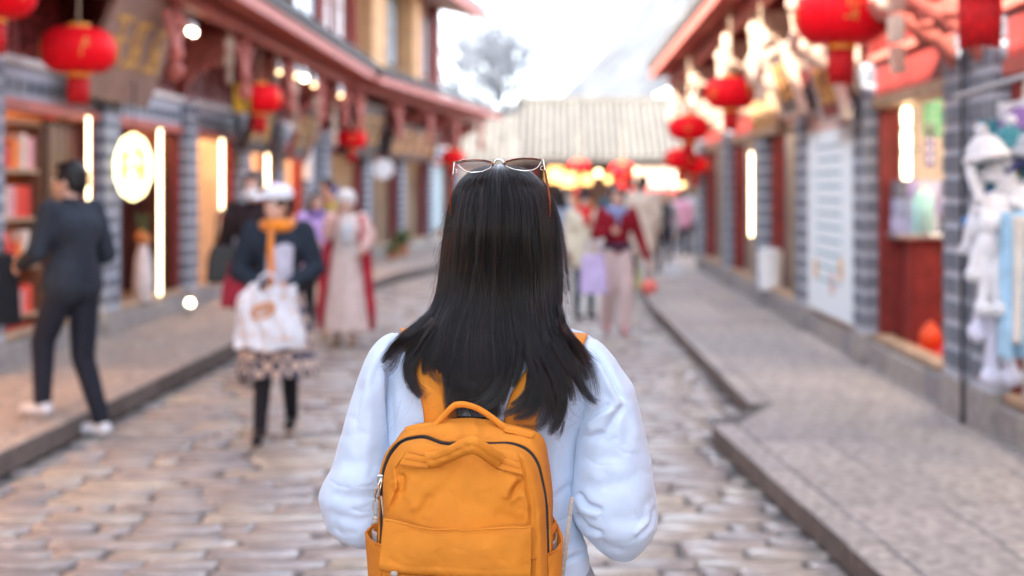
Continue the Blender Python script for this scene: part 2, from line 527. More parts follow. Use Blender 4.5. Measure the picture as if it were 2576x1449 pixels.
def pavement(name, inner, outer, y0, y1, h, sgn):
    """sgn +1: pavement right of the road. slabs and kerb stones are pieces"""
    mb = MB()
    ys_ = np.arange(y0, y1 + 0.01, 0.5)
    v, f = [], []
    for yy in ys_:
        a, b = inner(yy) + sgn * 0.05, outer
        v += [(a, yy, -0.05), (b, yy, -0.05), (b, yy, h - 0.012), (a, yy, h - 0.012)]
    for i in range(len(ys_) - 1):
        for j in range(4):
            f.append((4 * i + j, 4 * i + (j + 1) % 4, 4 * i + 4 + (j + 1) % 4, 4 * i + 4 + j))
    f.append((0, 1, 2, 3)); k = 4 * (len(ys_) - 1); f.append((k + 3, k + 2, k + 1, k))
    mb.add(v, f)
    base = struct(mb, name, M['joint'])
    PM = M['pave'] if sgn > 0 else M['pave_warm']
    r = random.Random(len(name))
    yy = y0
    slabs = MB(); n = 0
    def slab(mbx, a0, a1, b0, b1, y_0, y_1, ox=0, oy=0):
        z = h + r.uniform(-.003, .004)
        g = 0.006
        p = []
        for zz, q in ((0.0, 0), (z - .008, 0), (z, .01)):
            p += [(a0 + g + q - ox, y_0 + g + q - oy, zz), (b0 - g - q - ox, y_0 + g + q - oy, zz), (b1 - g - q - ox, y_1 - g - q - oy, zz), (a1 + g + q - ox, y_1 - g - q - oy, zz)]
        ff = [(8, 9, 10, 11)]
        for kk in range(2):
            for j in range(4):
                ff.append((4 * kk + j, 4 * kk + (j + 1) % 4, 4 * kk + 4 + (j + 1) % 4, 4 * kk + 4 + j))
        mbx.add(p, ff)
    while yy < y1 - 0.05:
        L = min(r.uniform(0.55, 0.95), y1 - yy)
        e0, e1 = inner(yy), inner(yy + L)
        # kerb stone
        if abs(e0 - e1) < 0.3:
            if sgn > 0: a0, a1, b0, b1 = e0, e1, e0 + .16, e1 + .16
            else: a0, a1, b0, b1 = e0 - .16, e1 - .16, e0, e1
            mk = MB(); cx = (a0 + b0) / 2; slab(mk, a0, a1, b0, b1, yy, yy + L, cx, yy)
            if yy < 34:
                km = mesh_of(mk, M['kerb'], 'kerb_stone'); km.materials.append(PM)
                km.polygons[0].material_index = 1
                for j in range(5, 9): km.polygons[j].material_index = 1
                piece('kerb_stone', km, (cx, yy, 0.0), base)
            else:
                slab(slabs, a0, a1, b0, b1, yy, yy + L)
        # slabs behind the kerb
        xs = [0.16]
        tot = abs(outer - (e0 + e1) / 2)
        while xs[-1] < tot - 0.35:
            xs.append(xs[-1] + r.uniform(0.4, 0.75))
        xs[-1] = tot
        for q in range(len(xs) - 1):
            u0, u1 = xs[q], xs[q + 1]
            def X(e, u):
                return e + sgn * u if u < tot else outer
            A = sorted([X(e0, u0), X(e0, u1)]); B = sorted([X(e1, u0), X(e1, u1)])
            px = 1400 + FP * A[0] / max(yy, .5)
            if n < 270 and 4.5 < yy < 26 and -500 < px < 2700:
                mk = MB(); slab(mk, A[0], B[0], A[1], B[1], yy, yy + L, A[0], yy)
                piece('paving_slab', mesh_of(mk, PM, 'paving_slab'), (A[0], yy, 0), base); n += 1
            else:
                slab(slabs, A[0], B[0], A[1], B[1], yy, yy + L)
        yy += L
    o = slabs.build('far_paving_slabs', PM, base); o['kind'] = 'stuff'
    return base
pavement('pavement_left', kerb_left, -4.42, -8, 60, 0.14, -1)
pavement('pavement_right', kerb_right, 2.95, -8, 60, 0.12, 1)
# ------------------------------------------------------------------ buildings
def frame(P0, U, V):
    P0, U, V = Vector(P0), Vector(U).normalized(), Vector(V).normalized()
    def T(u, v, z):
        q = P0 + U * u + V * v
        return (q.x, q.y, z)
    T.rot = math.atan2(U.y, U.x)
    T.U, T.V = U, V
    return T

def tiled_face(T, parent, u0, u1, z0, z1, v, th, side=False, single=True, tw=0.25, tz=0.11, g=0.045, name='wall_tile'):
    """running-bond tiles on the plane v (or, side=True, on the plane u=u0, from v=u0.. )"""
    lo, hi = u0, u1
    n = max(1, round((hi - lo) / tw)); w = (hi - lo) / n
    rows = int((z1 - z0) / (tz + g))
    mb0 = MB()
    a, b = w / 2 - .018, tz / 2
    if not side:
        mb0.box(-a, a, -th / 2, th / 2, -b, b, 0.004)
    else:
        mb0.box(-th / 2, th / 2, -a, a, -b, b, 0.004)
    me = mesh_of(mb0, M['tile'], name)
    allmb = MB()
    for r in range(rows):
        zc = z0 + g + tz / 2 + r * (tz + g)
        off = 0.0
        for k in range(n):
            c = lo + (k + 0.5) * w + off
            if not side:
                p = T(c, v, zc)
            else:
                p = T(v, c, zc)
            if single:
                o = piece(name, me, p, parent)
                o.rotation_euler = (0, 0, T.rot)
            else:
                R = Matrix.Rotation(T.rot, 3, 'Z')
                allmb.add([tuple(R @ Vector(q) + Vector(p)) for q in mb0.v], mb0.f)
    if not single:
        o = allmb.build('wall_tiles', M['tile'], parent); o['kind'] = 'stuff'

def pillar(T, root, u0, u1, z1, single=True, proud=0.14, sidetiles=True, z0=0.12, flip=1):
    mb = MB(T); mb.box(u0 + .012, u1 - .012, -0.2, proud - .012, z0, z1)
    p = mb.build('pillar', M['mortar'], root)
    # a plain stone foot
    f = MB(T); f.box(u0 - .01, u1 + .01, -0.1, proud + .012, z0, z0 + 0.26, .01)
    f.build('foot_stone', M['plinth'], p)
    tiled_face(T, p, u0, u1, z0 + .27, z1, proud - .008, 0.02, False, single)
    if sidetiles:
        tiled_face(T, p, -0.0, proud, z0 + .27, z1, u0 + .008, 0.02, True, single, tw=0.13)
    return p

def carved_bracket(T, root, uc, vz, m, s=1.0):
    """stepped and scrolled beam end that carries the eave at a pillar"""
    mb = MB(T); w = 0.07
    v0, z0 = vz
    prof = [(0, 0), (.52, .02), (.56, .10), (.50, .16), (.56, .22), (.50, .30), (.40, .30), (.36, .38), (.26, .36), (.2, .46), (.12, .44), (0, .62)]
    prof = [(v0 + a * s, z0 - b * s) for a, b in prof]
    n = len(prof)
    v = [(uc - w, a, z) for a, z in prof] + [(uc + w, a, z) for a, z in prof]
    f = [tuple(range(n)), tuple(reversed(range(n, 2 * n)))] + [(i, (i + 1) % n, (i + 1) % n + n, i + n) for i in range(n)]
    mb.add(v, f)
    for a, b in ((.42, .12), (.3, .2), (.2, .3)):
        mb.box(uc - w - .03, uc + w + .03, v0 + a * s - .05, v0 + a * s + .05, z0 - b * s - .06, z0 - b * s + .05, .015)
    return mb.build('bracket', m, root)

def pendant_post(T, root, uc, v, z0, z1, m):
    """hanging carved post below the eave purlin, ending in a bud"""
    mb = MB()
    x, y, _ = T(uc, v, 0)
    h = z1 - z0
    mb.lathe([(.001, 0), (.04, .02), (.085, .08), (.09, .14), (.05, .19), (.045, .22), (.085, .25), (.085, .31), (.05, .34), (.055, h * .7), (.08, h * .72), (.08, h * .8), (.055, h * .82), (.055, h)], 12, (x, y, z0))
    p = mb.build('pendant_post', m, root, True)
    for a in (-1, 1):
        q = MB(T)
        for i, (du, dz, r) in enumerate(((.10, .55, .10), (.20, .70, .085), (.30, .82, .07))):
            q.box(uc + a * du - r / 2, uc + a * du + r / 2, v - .03, v + .03, z0 + h * dz - r, z0 + h * dz + r * .8, .02)
        q.build('side_carving', m, p)
    return p

def roof_ribs(T, root, u0, u1, va, za, vb, zb, mt, step=0.22, name='roof_tiles'):
    mb = MB(T)
    n = int((u1 - u0) / step)
    L = max(2, int(math.hypot(vb - va, zb - za) / .3))
    for i in range(n + 1):
        u = u0 + i * step
        for k in range(L):
            t0, t1 = k / L, (k + 1.02) / L
            r = .055
            v, f = [], []
            for t, rr, dz in ((t0, r, .012), (t1, r * .86, 0)):
                vv, zz = lerp(va, vb, t), lerp(za, zb, t) + dz
                for a in range(5):
                    th = math.pi * a / 4
                    v.append((u + rr * math.cos(th), vv, zz + rr * .8 * math.sin(th)))
            for a in range(4):
                f.append((a, a + 1, a + 6, a + 5))
            f.append((0, 1, 2, 3, 4))
            mb.add(v, f)
    o = mb.build(name, mt, root); o['kind'] = 'stuff'
    return o

def window(T, root, u0, u1, z0, z1, v, fm='redwood', nu=2, nz=3, glass='glass', curtain=None):
    mb = MB(T); t = .05
    mb.box(u0, u1, v - .04, v + .05, z0, z0 + t); mb.box(u0, u1, v - .04, v + .05, z1 - t, z1)
    mb.box(u0, u0 + t, v - .04, v + .05, z0 + t, z1 - t); mb.box(u1 - t, u1, v - .04, v + .05, z0 + t, z1 - t)
    w = mb.build('window', M[fm], root)
    g = MB(T); g.box(u0 + t, u1 - t, v - .012, v - .004, z0 + t, z1 - t)
    g.build('pane', M[glass], w)
    b = MB(T)
    for i in range(1, nu):
        uc = lerp(u0, u1, i / nu); b.box(uc - .018, uc + .018, v - .003, v + .03, z0 + t, z1 - t)
    for i in range(1, nz):
        zc = lerp(z0, z1, i / nz); b.box(u0 + t, u1 - t, v - .0025, v + .025, zc - .015, zc + .015)
    b.build('mullion', M[fm], w)
    return w

def lattice(T, root, u0, u1, z0, z1, v, m='redwood', dens=.13):
    """carved fretwork panel"""
    mb = MB(T); t = .05
    mb.box(u0, u1, v - .03, v + .03, z0, z0 + t); mb.box(u0, u1, v - .03, v + .03, z1 - t, z1)
    mb.box(u0, u0 + t, v - .03, v + .03, z0 + t, z1 - t); mb.box(u1 - t, u1, v - .03, v + .03, z0 + t, z1 - t)
    p = mb.build('fretwork_panel', M[m], root)
    g = MB(T); r = random.Random(int(u0 * 100))
    nu = max(2, int((u1 - u0) / dens)); nz = max(2, int((z1 - z0) / dens))
    for i in range(nu):
        for k in range(nz):
            a, b = lerp(u0 + t, u1 - t, (i + .5) / nu), lerp(z0 + t, z1 - t, (k + .5) / nz)
            s = dens * .5
            q = (i + k) % 3
            if q == 0:
                g.box(a - s, a + s, v - .012, v + .014, b - .014, b + .014)
                g.box(a - .014, a + .014, v - .014, v + .016, b - s, b + s)
            elif q == 1:
                g.box(a - s * .8, a + s * .8, v - .012, v + .02, b - s * .8, b - s * .45)
                g.box(a - s * .8, a - s * .45, v - .0125, v + .022, b - s * .45, b + s * .8)
            else:
                g.box(a - s * .5, a + s * .5, v - .013, v + .026, b - s * .55, b + s * .55, .012)
                g.box(a - .012, a + .012, v - .01, v + .01, b - s, b + s)
    g.build('fretwork', M[m], p)
    bk = MB(T); bk.box(u0, u1, v - .08, v - .05, z0, z1); bk.build('backing', M['darkwood'], p)
    return p

def shop_row(root, T, u0, u1, pillars, opts):
    """a row of shops: plinth, floor, back wall, pillars, lintel band, fretwork, eave, roof"""
    H = opts.get('lint', 2.32)
    ev, ez = opts['eave_v'], opts['eave_z']
    zf = 0.34
    near = opts.get('near', (u0, u1))
    mb = MB(T); mb.box(u0, u1, -3.2, 0.0, 0.0, zf - .02); mb.build('floor', M[opts.get('floor', 'sandwood')], root)
    mb = MB(T); mb.box(u0, u1, -3.35, -3.2, 0, 4.2); mb.build('back_wall', M['warmwall'], root)
    mb = MB(T); mb.box(u0, u1, -3.2, -0.16, H + .45, H + .5); mb.build('shop_ceiling', M['plaster'], root)
    # plinth stones
    r = random.Random(int(u1 * 7))
    u = near[0]
    while u < near[1] - .05:
        L = min(r.uniform(.7, 1.2), near[1] - u)
        s = MB(T); s.box(u + .006, u + L - .006, 0.0, 0.105, 0.1, zf - .02 + r.uniform(-.006, .006), .012)
        s.build('plinth_stone', M['plinth'], root); u += L
    s = MB(T)
    for a, b in ((u0, near[0]), (near[1], u1)):
        if b - a > .1: s.box(a, b, 0, .1, 0.1, zf - .02)
    if s.v: s.build('plinth', M['plinth'], root)
    # door sill
    for i in range(len(pillars) - 1):
        a, b = pillars[i][1], pillars[i + 1][0]
        s = MB(T); s.box(a + .02, b - .02, -.06, .07, zf - .012, zf + .05, .01); s.build('door_sill', M['sandwood'], root)
    # party walls at the pillars
    for a, b in pillars:
        s = MB(T); s.box((a + b) / 2 - .07, (a + b) / 2 + .07, -3.2, -.2, zf, H + .45)
        s.build('party_wall', M['plaster'], root)
    for a, b in pillars:
        pu = (a + b) / 2
        vis = opts['single'](pu)
        pillar(T, root, a, b, H + .28, vis, sidetiles=True)
    # lintel band with tiles, white coping and red beam
    for i in range(len(pillars) - 1):
        a, b = pillars[i][1] + .003, pillars[i + 1][0] - .003
        s = MB(T); s.box(a, b, -.16, .04, H, H + .27); p = s.build('lintel_band', M[opts.get('band', 'mortar')], root)
        if opts.get('bandtiles', lambda q: True)((a + b) / 2):
            tiled_face(T, p, a, b, H + .004, H + .262, .045, .018, False, opts['single']((a + b) / 2))
        s = MB(T); s.box(a, b, -.165, .10, H + .273, H + .34, .01); s.build('coping', M[opts.get('coping', 'whitetrim')], root)
        s = MB(T); s.box(a, b, -.13, .07, H - .10, H - .003, .01); s.build('lintel_beam', M[opts.get('beam', 'pinkwood')], root)
        # frames of the opening
        for q, e in ((a, 1), (b, -1)):
            s = MB(T); lo, hi = sorted((q, q + e * .10)); s.box(lo + .002, hi, -.14, .02, zf + .05, H - .103)
            s.build('door_jamb', M['redwood'], root)
        # ceiling lamp inside, as in the lit shops
        s = MB(T); c = (a + b) / 2; s.box(c - .8, c + .8, -1.6, -.7, H + .40, H + .44); s.build('ceiling_lamp', M[opts.get('lampmat', 'shoplight')], root)
    # upper zone
    zt = opts.get('top', 3.45)
    for i in range(len(pillars) - 1):
        a, b = pillars[i][0], pillars[i + 1][0]
        if opts.get('near_u', -99) < b:
            n = 3; w = (b - a - .2) / n
            for k in range(n):
                lattice(T, root, a + .2 + k * w + .01, a + .2 + (k + 1) * w - .01, H + .36, zt - .01, -.05, opts.get('fret', 'redwood'))
    s = MB(T); s.box(u0, u1, -.3, -.18, H + .36, zt); s.build('upper_wall', M['darkwood'], root)
    for a, b in pillars:
        s = MB(T); s.box((a + b) / 2 - .09, (a + b) / 2 + .09, -.17, .06, H + .285, zt - .003); s.build('post', M['redwood'], root)
    s = MB(T); s.box(u0, u1, -.18, .09, zt, zt + .2, .01); s.build('wall_beam', M[opts.get('eavecol', 'pinkwood')], root)
    pv = ev * .62
    pz = lerp(zt + .3, ez, .62) - .1
    mb = MB(T); mb.box(u0, u1, pv - .07, pv + .07, pz - .16, pz - .005, .02); mb.build('purlin', M[opts.get('eavecol', 'pinkwood')], root)
    for a, b in pillars:
        pu = (a + b) / 2
        if pu > opts.get('near_u', -99) - .1:
            s = MB(T); s.box(pu - .06, pu + .06, .092, pv - .072, zt - .02, zt + .14, .01); s.build('tie_beam', M['redwood'], root)
            carved_bracket(T, root, pu, (.06, zt - .03), M[opts.get('brk', 'pinkwood')], 1.0)
            if not (10.9 < pu < 11.7): pendant_post(T, root, pu, pv, pz - .95, pz - .165, M[opts.get('brk', 'pinkwood')])
    # soffit, rafters, fascia
    za = zt + .33
    mb = MB(T)
    mb.hexa([(u0, -.2, za), (u1, -.2, za), (u1, ev, ez), (u0, ev, ez), (u0, -.2, za + .03), (u1, -.2, za + .03), (u1, ev, ez + .03), (u0, ev, ez + .03)])
    mb.build('soffit', M['soffit'], root)
    n = 0
    step = .34
    rf = MB()
    a = Vector(T(0, -.1, za - .045)); b = Vector(T(0, ev - .03, ez - .045))
    rf.tube([(0, 0, 0), tuple(b - a)], .042, 6)
    rme = mesh_of(rf, M[opts.get('eavecol', 'pinkwood')], 'rafter')
    u = max(u0, opts.get('near_u', u0) - 1) + .1
    while u < u1:
        piece('rafter', rme, T(u, -.1, za - .045), root); u += step
    mb = MB(T); mb.box(u0, u1, ev - .005, ev + .03, ez - .10, ez + .06, .008); mb.build('fascia', M[opts.get('eavecol', 'pinkwood')], root)
    # roof
    ru, rz = -.55, opts.get('roof_top', 4.25)
    mb = MB(T)
    mb.hexa([(u0, ru, rz), (u1, ru, rz), (u1, ev + .08, ez + .065), (u0, ev + .08, ez + .065), (u0, ru, rz + .07), (u1, ru, rz + .07), (u1, ev + .08, ez + .13), (u0, ev + .08, ez + .13)])
    ro = mb.build('roof', M['rooftile'], root)
    roof_ribs(T, ro, max(u0, opts.get('near_u', u0) - 2), u1, ev + .12, ez + .135, ru, rz + .075, M['rooftile'])
    return zf

M['maroonwood'] = mat('maroon_door', (0.085, 0.022, 0.016), 0.5, 0.2, 3)
# ---- left shops
TL = frame((-4.5, 0, 0), (0, 1, 0), (1, 0, 0))
left = empty('shop_building', (-4.5, 18.0, 0), 'left shop row with faded red eaves and warm light tubes beside the doors', 'building')
PL = [(-14, -13.5), (-8, -7.5), (-3, -2.5), (1.6, 2.1), (5, 5.5), (7.8, 8.3), (10.70, 11.26), (13.78, 14.25), (16.9, 17.33), (19.72, 20.35), (22.3, 22.95), (25.0, 25.5)]  # bays beside and behind the camera are unseen, added to shade the street
shop_row(left, TL, -14, 25.6, PL, dict(eave_v=1.2, eave_z=3.62, near=(9.5, 25.6), near_u=8.4,
        single=lambda u: 10.5 < u < 17.3, bandtiles=lambda u: u > 9, roof_top=4.2))
# upper storey, mostly unseen, gives the row its height for shading the street
mb = MB(TL); mb.box(-14, 25.5, -.75, -.55, 4.1, 6.7); mb.build('upper_storey_wall', M['plaster'], left)
for k in range(3):
    window(TL, left, 20.2 + k * 1.8, 21.5 + k * 1.8, 4.6, 6.1, -.5)
mb = MB(TL)
mb.hexa([(-14, -3.5, 8.6), (25.8, -3.5, 8.6), (25.8, .45, 6.75), (-14, .45, 6.75), (-14, -3.5, 8.75), (25.8, -3.5, 8.75), (25.8, .45, 6.9), (-14, .45, 6.9)])
mb.build('upper_roof', M['rooftile'], left)
mb = MB(TL); mb.box(-14, 25.55, -3.6, -3.36, 0, 8.5); mb.build('rear_wall', M['plaster'], left)
# gable end towards the next house
mb = MB(TL); mb.box(25.52, 25.6, -3.3, -.2, 0, 6.7); mb.build('gable_wall', M['brownwood'], left)
# far door leaves in the first shop, and the panelled doorway of the second
mb = MB(TL); mb.box(12.80, 13.70, -.16, -.10, .4, 2.2); d = mb.build('door_leaf', M['darkwood'], left)
for k in range(5):
    q = MB(TL); q.box(12.81 + k * .175, 12.97 + k * .175, -.099, -.075, .45, 2.15, .008); q.build('door_board', M['maroonwood'], d)
mb = MB(TL); mb.box(14.6, 16.8, -.66, -.60, .36, 2.3); d = mb.build('door_leaf', M['redwood'], left)
for k in range(6):
    q = MB(TL); q.box(14.63 + k * .36, 14.96 + k * .36, -.599, -.575, .4, 2.26, .008); q.build('door_board', M['maroonwood'], d)
mb = MB(TL); mb.box(16.78, 16.86, -1.6, -.03, .36, 2.3); mb.build('inner_screen', M['maroonwood'], left)
mb = MB(TL); mb.box(17.6, 19.5, -.9, -.85, .36, 2.3); mb.build('inner_screen', M['plaster'], left)
mb = MB(TL); mb.box(20.6, 22.1, -.7, -.65, .36, 2.3); mb.build('inner_screen', M['sandwood'], left)

# ---- second house on the left, turned with the street
U2 = (1.7, 13.9, 0); V2 = (13.9, -1.7, 0)
TB = frame((-4.42, 25.9, 0), U2, V2)
hB = empty('shop_building', (-4.42, 25.9, 0), 'two storey corner house with orange brick piers and upturned roof corner', 'building')
PB = [(.2, .65), (3.3, 3.75), (6.4, 6.85), (9.5, 9.95), (13.0, 13.5)]
shop_row(hB, TB, 0, 14.0, PB, dict(eave_v=1.2, eave_z=3.58, single=lambda u: False, near_u=-1, roof_top=4.3, eavecol='pinkwood', lampmat='shoplight_dim'))
# upper storey: brick piers, windows, posts
mb = MB(TB); mb.box(0, 13.6, -3.2, -.62, 4.15, 6.6); mb.build('upper_storey_wall', M['plaster'], hB)
for i, (a, b) in enumerate(((4.9, 6.1), (8.9, 9.7))):
    mb = MB(TB); mb.box(a + .01, b - .01, -.6, -.16, 4.25, 6.55); p = mb.build('brick_pier', M['whitetrim'], hB)
    for side in (0, 1):
        bm_ = MB()
        if side == 0: bm_.box(-(b - a) / 4 + .006, (b - a) / 4 - .006, -.012, .012, -.055, .055)
        else: bm_.box(-.012, .012, -.095, .095, -.055, .055)
        me = mesh_of(bm_, M['brick'], 'brick')
        for r_ in range(18):
            for k in (0, 1):
                if side == 0: q = TB(a + (b - a) * (.25 + .5 * k), -.158, 4.33 + r_ * .125)
                else: q = TB(a - .002, -.48 + .21 * k, 4.33 + r_ * .125)
                o = piece('brick', me, q, p); o.rotation_euler = (0, 0, TB.rot)
for a, b, gl in ((.4, 1.9, 'glass'), (2.2, 3.0, 'white'), (3.2, 4.0, 'white'), (6.5, 7.5, 'glass'), (7.7, 8.7, 'glass'), (10.1, 11.1, 'plaster'), (11.3, 12.3, 'glass')):
    window(TB, hB, a, b, 4.5, 6.2, -.56, 'redwood' if a < 4 else 'darkwood', 2, 2, gl)
for a in (2.05, 4.5, 10.0, 11.2, 12.6, 13.4):
    mb = MB(TB); mb.box(a - .09, a + .09, -.6, -.42, 4.2, 6.6); mb.build('post', M['redwood'], hB)
mb = MB(TB)
mb.hexa([(-.4, -3.2, 8.2), (14.3, -3.2, 8.2), (14.3, .75, 6.42), (-.4, .75, 6.42), (-.4, -3.2, 8.35), (14.3, -3.2, 8.35), (14.3, .75, 6.57), (-.4, .75, 6.57)])
ro = mb.build('upper_roof', M['rooftile'], hB)
roof_ribs(TB, ro, -.4, 14.3, .8, 6.58, -3.2, 8.36, M['rooftile'])
mb = MB(TB); mb.box(-.4, 14.3, .72, .78, 6.25, 6.41); mb.build('upper_fascia', M['pinkwood'], hB)
mb = MB(TB); mb.hexa([(-.4, -.6, 6.58), (14.3, -.6, 6.58), (14.3, .72, 6.30), (-.4, .72, 6.30), (-.4, -.6, 6.61), (14.3, -.6, 6.61), (14.3, .72, 6.33), (-.4, .72, 6.33)])
mb.build('upper_soffit', M['soffit'], hB)
# upturned corner
mb = MB(TB); mb.tube([(13.4, 1.25, 3.66), (14.1, 1.38, 3.72), (14.5, 1.5, 3.86), (14.8, 1.6, 4.1)], [.09, .08, .06, .02], 8)
mb.build('roof_corner', M['rooftile'], hB)
mb = MB(TB); mb.box(13.6, 13.8, -3, .1, .3, 4.0); mb.build('gable_wall', M['brownwood'], hB)
for a in (4.0, 7.1):
    for k in range(6):
        q = MB(TB); q.box(a + k * .37, a + k * .37 + .34, -.5, -.44, .4, 2.2, .01); q.build('shutter_board', M['brownwood'], hB)
mb = MB(TB); mb.box(10.2, 12.9, -.3, -.25, .5, 2.2); mb.build('shop_window', C('pale_display', (.55, .72, .78), .3), hB)

# ---- right shops
TR = frame((2.66, 0, 0), (0, 1, 0), (-1, 0, 0))
r1 = empty('shop_building', (2.66, 6.0, 0), 'nearest shop on the right, hung with knitted toys and scarves beside its tiled pillar', 'building')
shop_row(r1, TR, -10, 8.745, [(-9.9, -9.4), (-6, -5.5), (-2, -1.5), (1.8, 2.3), (5.2, 5.7), (8.27, 8.70)], dict(eave_v=.85, eave_z=3.7, near=(5, 8.74), near_u=4,
        single=lambda u: 5.9 < u < 9.5, bandtiles=lambda u: False, band='redwood', coping='pinkwood', lampmat='shoplight_cool', roof_top=4.1, brk='creamwood'))
r2 = empty('shop_building', (2.66, 9.25, 0), 'right shop row with tiled pillars, poster bay and sunlit carved brackets', 'building')
PR = [(8.80, 9.30), (11.69, 12.10), (14.54, 15.08), (17.5, 18.18), (21.2, 21.7), (25.1, 25.6)]
shop_row(r2, TR, 8.755, 25.6, PR, dict(eave_v=.95, eave_z=3.64, near=(8.755, 22), near_u=8.5,
        single=lambda u: u < 14, bandtiles=lambda u: False, band='redwood', coping='pinkwood', lampmat='shoplight_cool', roof_top=4.1, brk='creamwood', beam='sandwood'))
for rt, a, b in ((r1, -10, 8.745), (r2, 8.755, 25.6)):
    mb = MB(TR); mb.hexa([(a, -3.6, 5.6), (b, -3.6, 5.6), (b, -.5, 4.16), (a, -.5, 4.16), (a, -3.6, 5.7), (b, -3.6, 5.7), (b, -.5, 4.27), (a, -.5, 4.27)])
    mb.build('rear_roof', M['rooftile'], rt)
# pipe in the joint between the two houses
p = MB(TR); p.tube([(8.75, .165, .12), (8.75, .165, 3.5)], .011, 8)
o = p.build('drain_pipe', M['black'], None); tag(o, 'thin black pipe running down the joint of the nearest tiled pillars', 'pipe')
# inside the first bay: light door wing, counter wall, red cabinet
for a, b, v, z0, z1, m, nm in ((11.58, 11.80, -.22, .36, 2.5, 'plaster', 'side_panel'), (9.35, 11.80, -2.2, .36, 2.6, 'plaster', 'inner_wall')):
    mb = MB(TR); mb.box(a, b, v - .05, v, z0, z1); mb.build(nm, M[m], r2)
mb = MB(TR); mb.box(9.35, 11.8, -2.1, .0, .325, .345); mb.build('floor_carpet', M['redcarpet'], r2)
mb = MB(TR); mb.box(12.15, 14.5, -1.6, -.02, .325, .345); mb.build('floor_carpet', M['redcarpet'], r2)
for a, b in ((15.2, 17.4), (18.3, 21.1), (21.8, 25.0)):
    mb = MB(TR); mb.box(a, b, -.75, -.7, .36, 2.4); mb.build('inner_screen', M['sandwood' if a < 17 else 'plaster'], r2)
# carved beam ends at the pillar heads, low and proud, catching the sun
for k, (a, b) in enumerate([(8.27, 8.70)] + PR):
    carved_bracket(TR, r1 if k == 0 else r2, (a + b) / 2, (.14, 2.95), M['pinkwood' if k in (0, 1) else 'creamwood'], 1.0)

# ---- further houses on the right beyond the row, and the hall closing the street
TR3 = frame((3.0, 26.0, 0), (.16, 1, 0), (-1, .16, 0))
r3 = empty('shop_building', (3.0, 26.0, 0), 'small sunlit shop house beyond the right row, near the crowd', 'building')
shop_row(r3, TR3, 0, 13, [(.2, .7), (4.2, 4.7), (8.3, 8.8), (12.4, 12.9)], dict(eave_v=.9, eave_z=3.4, single=lambda u: False, near_u=0, brk='creamwood', roof_top=4.0, lampmat='shoplight_cool'))

hall = empty('market_hall', (1.2, 50, 0), 'low hall with broad pale sunlit tiled roof closing the end of the street', 'building')
TH = frame((-6.0, 50, 0), (1, 0, 0), (0, -1, 0))
mb = MB(TH); mb.box(0, 15, -7, -.1, -.05, 2.9); mb.build('wall', M['darkwood'], hall)
# two-tier hipped roof with ribs
def hip(u0, u1, v0, v1, z0, z1, iu, name):
    vm = v0 - (v0 - v1) * .5
    m1 = MB(TH)
    a, b = u0 + iu, u1 - iu
    m1.add([(u0, v0, z0), (u1, v0, z0), (u1, v1, z0), (u0, v1, z0), (a, vm, z1), (b, vm, z1),
            (u0, v0, z0 - .1), (u1, v0, z0 - .1), (u1, v1, z0 - .1), (u0, v1, z0 - .1)],
           [(0, 1, 5, 4), (1, 2, 5), (2, 3, 4, 5), (3, 0, 4), (6, 7, 1, 0), (7, 8, 2, 1), (8, 9, 3, 2), (9, 6, 0, 3), (9, 8, 7, 6)])
    ro = m1.build(name, M['paleroof'], hall)
    rb = MB(TH)
    n = int((u1 - u0) / .24)
    for i in range(n + 1):
        u = u0 + (u1 - u0) * i / n
        t = 1.0
        if u < a: t = (u - u0) / iu
        if u > b: t = (u1 - u) / iu
        if t < .04: continue
        rb.tube([(u, v0 + .03, z0 + .03), (u, lerp(v0, vm, t), lerp(z0, z1, t) + .03)], .06, 6)
    o = rb.build('roof_tiles', M['paleroof'], ro); o['kind'] = 'stuff'
    rr = MB(TH); rr.box(a - .2, b + .2, vm - .12, vm + .12, z1 - .02, z1 + .22, .03)
    rr.tube([(a, vm, z1 + .08), (u0, v0, z0 + .1)], .1, 6); rr.tube([(b, vm, z1 + .08), (u1, v0, z0 + .1)], .1, 6)
    rr.build('roof_ridge', M['paleroof'], ro)
hip(2.6, 13.4, 1.8, -6.0, 2.62, 4.75, 2.2, 'roof')
for k in range(7):
    s = MB(TH); s.box(3.6 + k * 1.5, 3.8 + k * 1.5, .9, 1.1, -.05, 2.6); s.build('post', M['redwood'], hall)
s = MB(TH); s.box(3.2, 13.2, .8, 1.2, 2.3, 2.6); s.build('eave_beam', M['darkwood'], hall)
for k, (a, mm) in enumerate(((3.9, 'brownwood'), (5.4, 'darkwood'), (6.9, 'brownwood'), (8.4, 'darkwood'), (9.9, 'amberglow'), (11.4, 'brownwood'))):
    s = MB(TH); s.box(a, a + 1.2, -.09, -.02, .5, 1.5 if k % 2 else 2.2); s.build('shop_window', M[mm if mm != 'amberglow' else 'sandwood'], hall)
# a lower pale roof left of the hall
sh = empty('low_house', (-3.5, 44, 0), 'low pale roofed house peeping out behind the corner house', 'building')
TS = frame((-6.5, 44.5, 0), (1, 0, 0), (0, -1, 0))
mb = MB(TS); mb.box(0, 5.0, -3, 0, -.05, 2.3); mb.build('wall', M['plaster'], sh)
mb = MB(TS); mb.hexa([(-.4, .8, 2.35), (5.4, .8, 2.35), (5.0, -1.8, 4.0), (-.2, -1.8, 4.0), (-.4, .8, 2.45), (5.4, .8, 2.45), (5.0, -1.8, 4.1), (-.2, -1.8, 4.1)])
ro = mb.build('roof', M['paleroof'], sh)
roof_ribs(TS, ro, 0, 4.9, .8, 2.46, -1.8, 4.1, M['paleroof'], .24)
mb = MB(TS); mb.box(3.6, 4.5, .01, .06, .4, 1.9); mb.build('door', M['redwood'], sh)

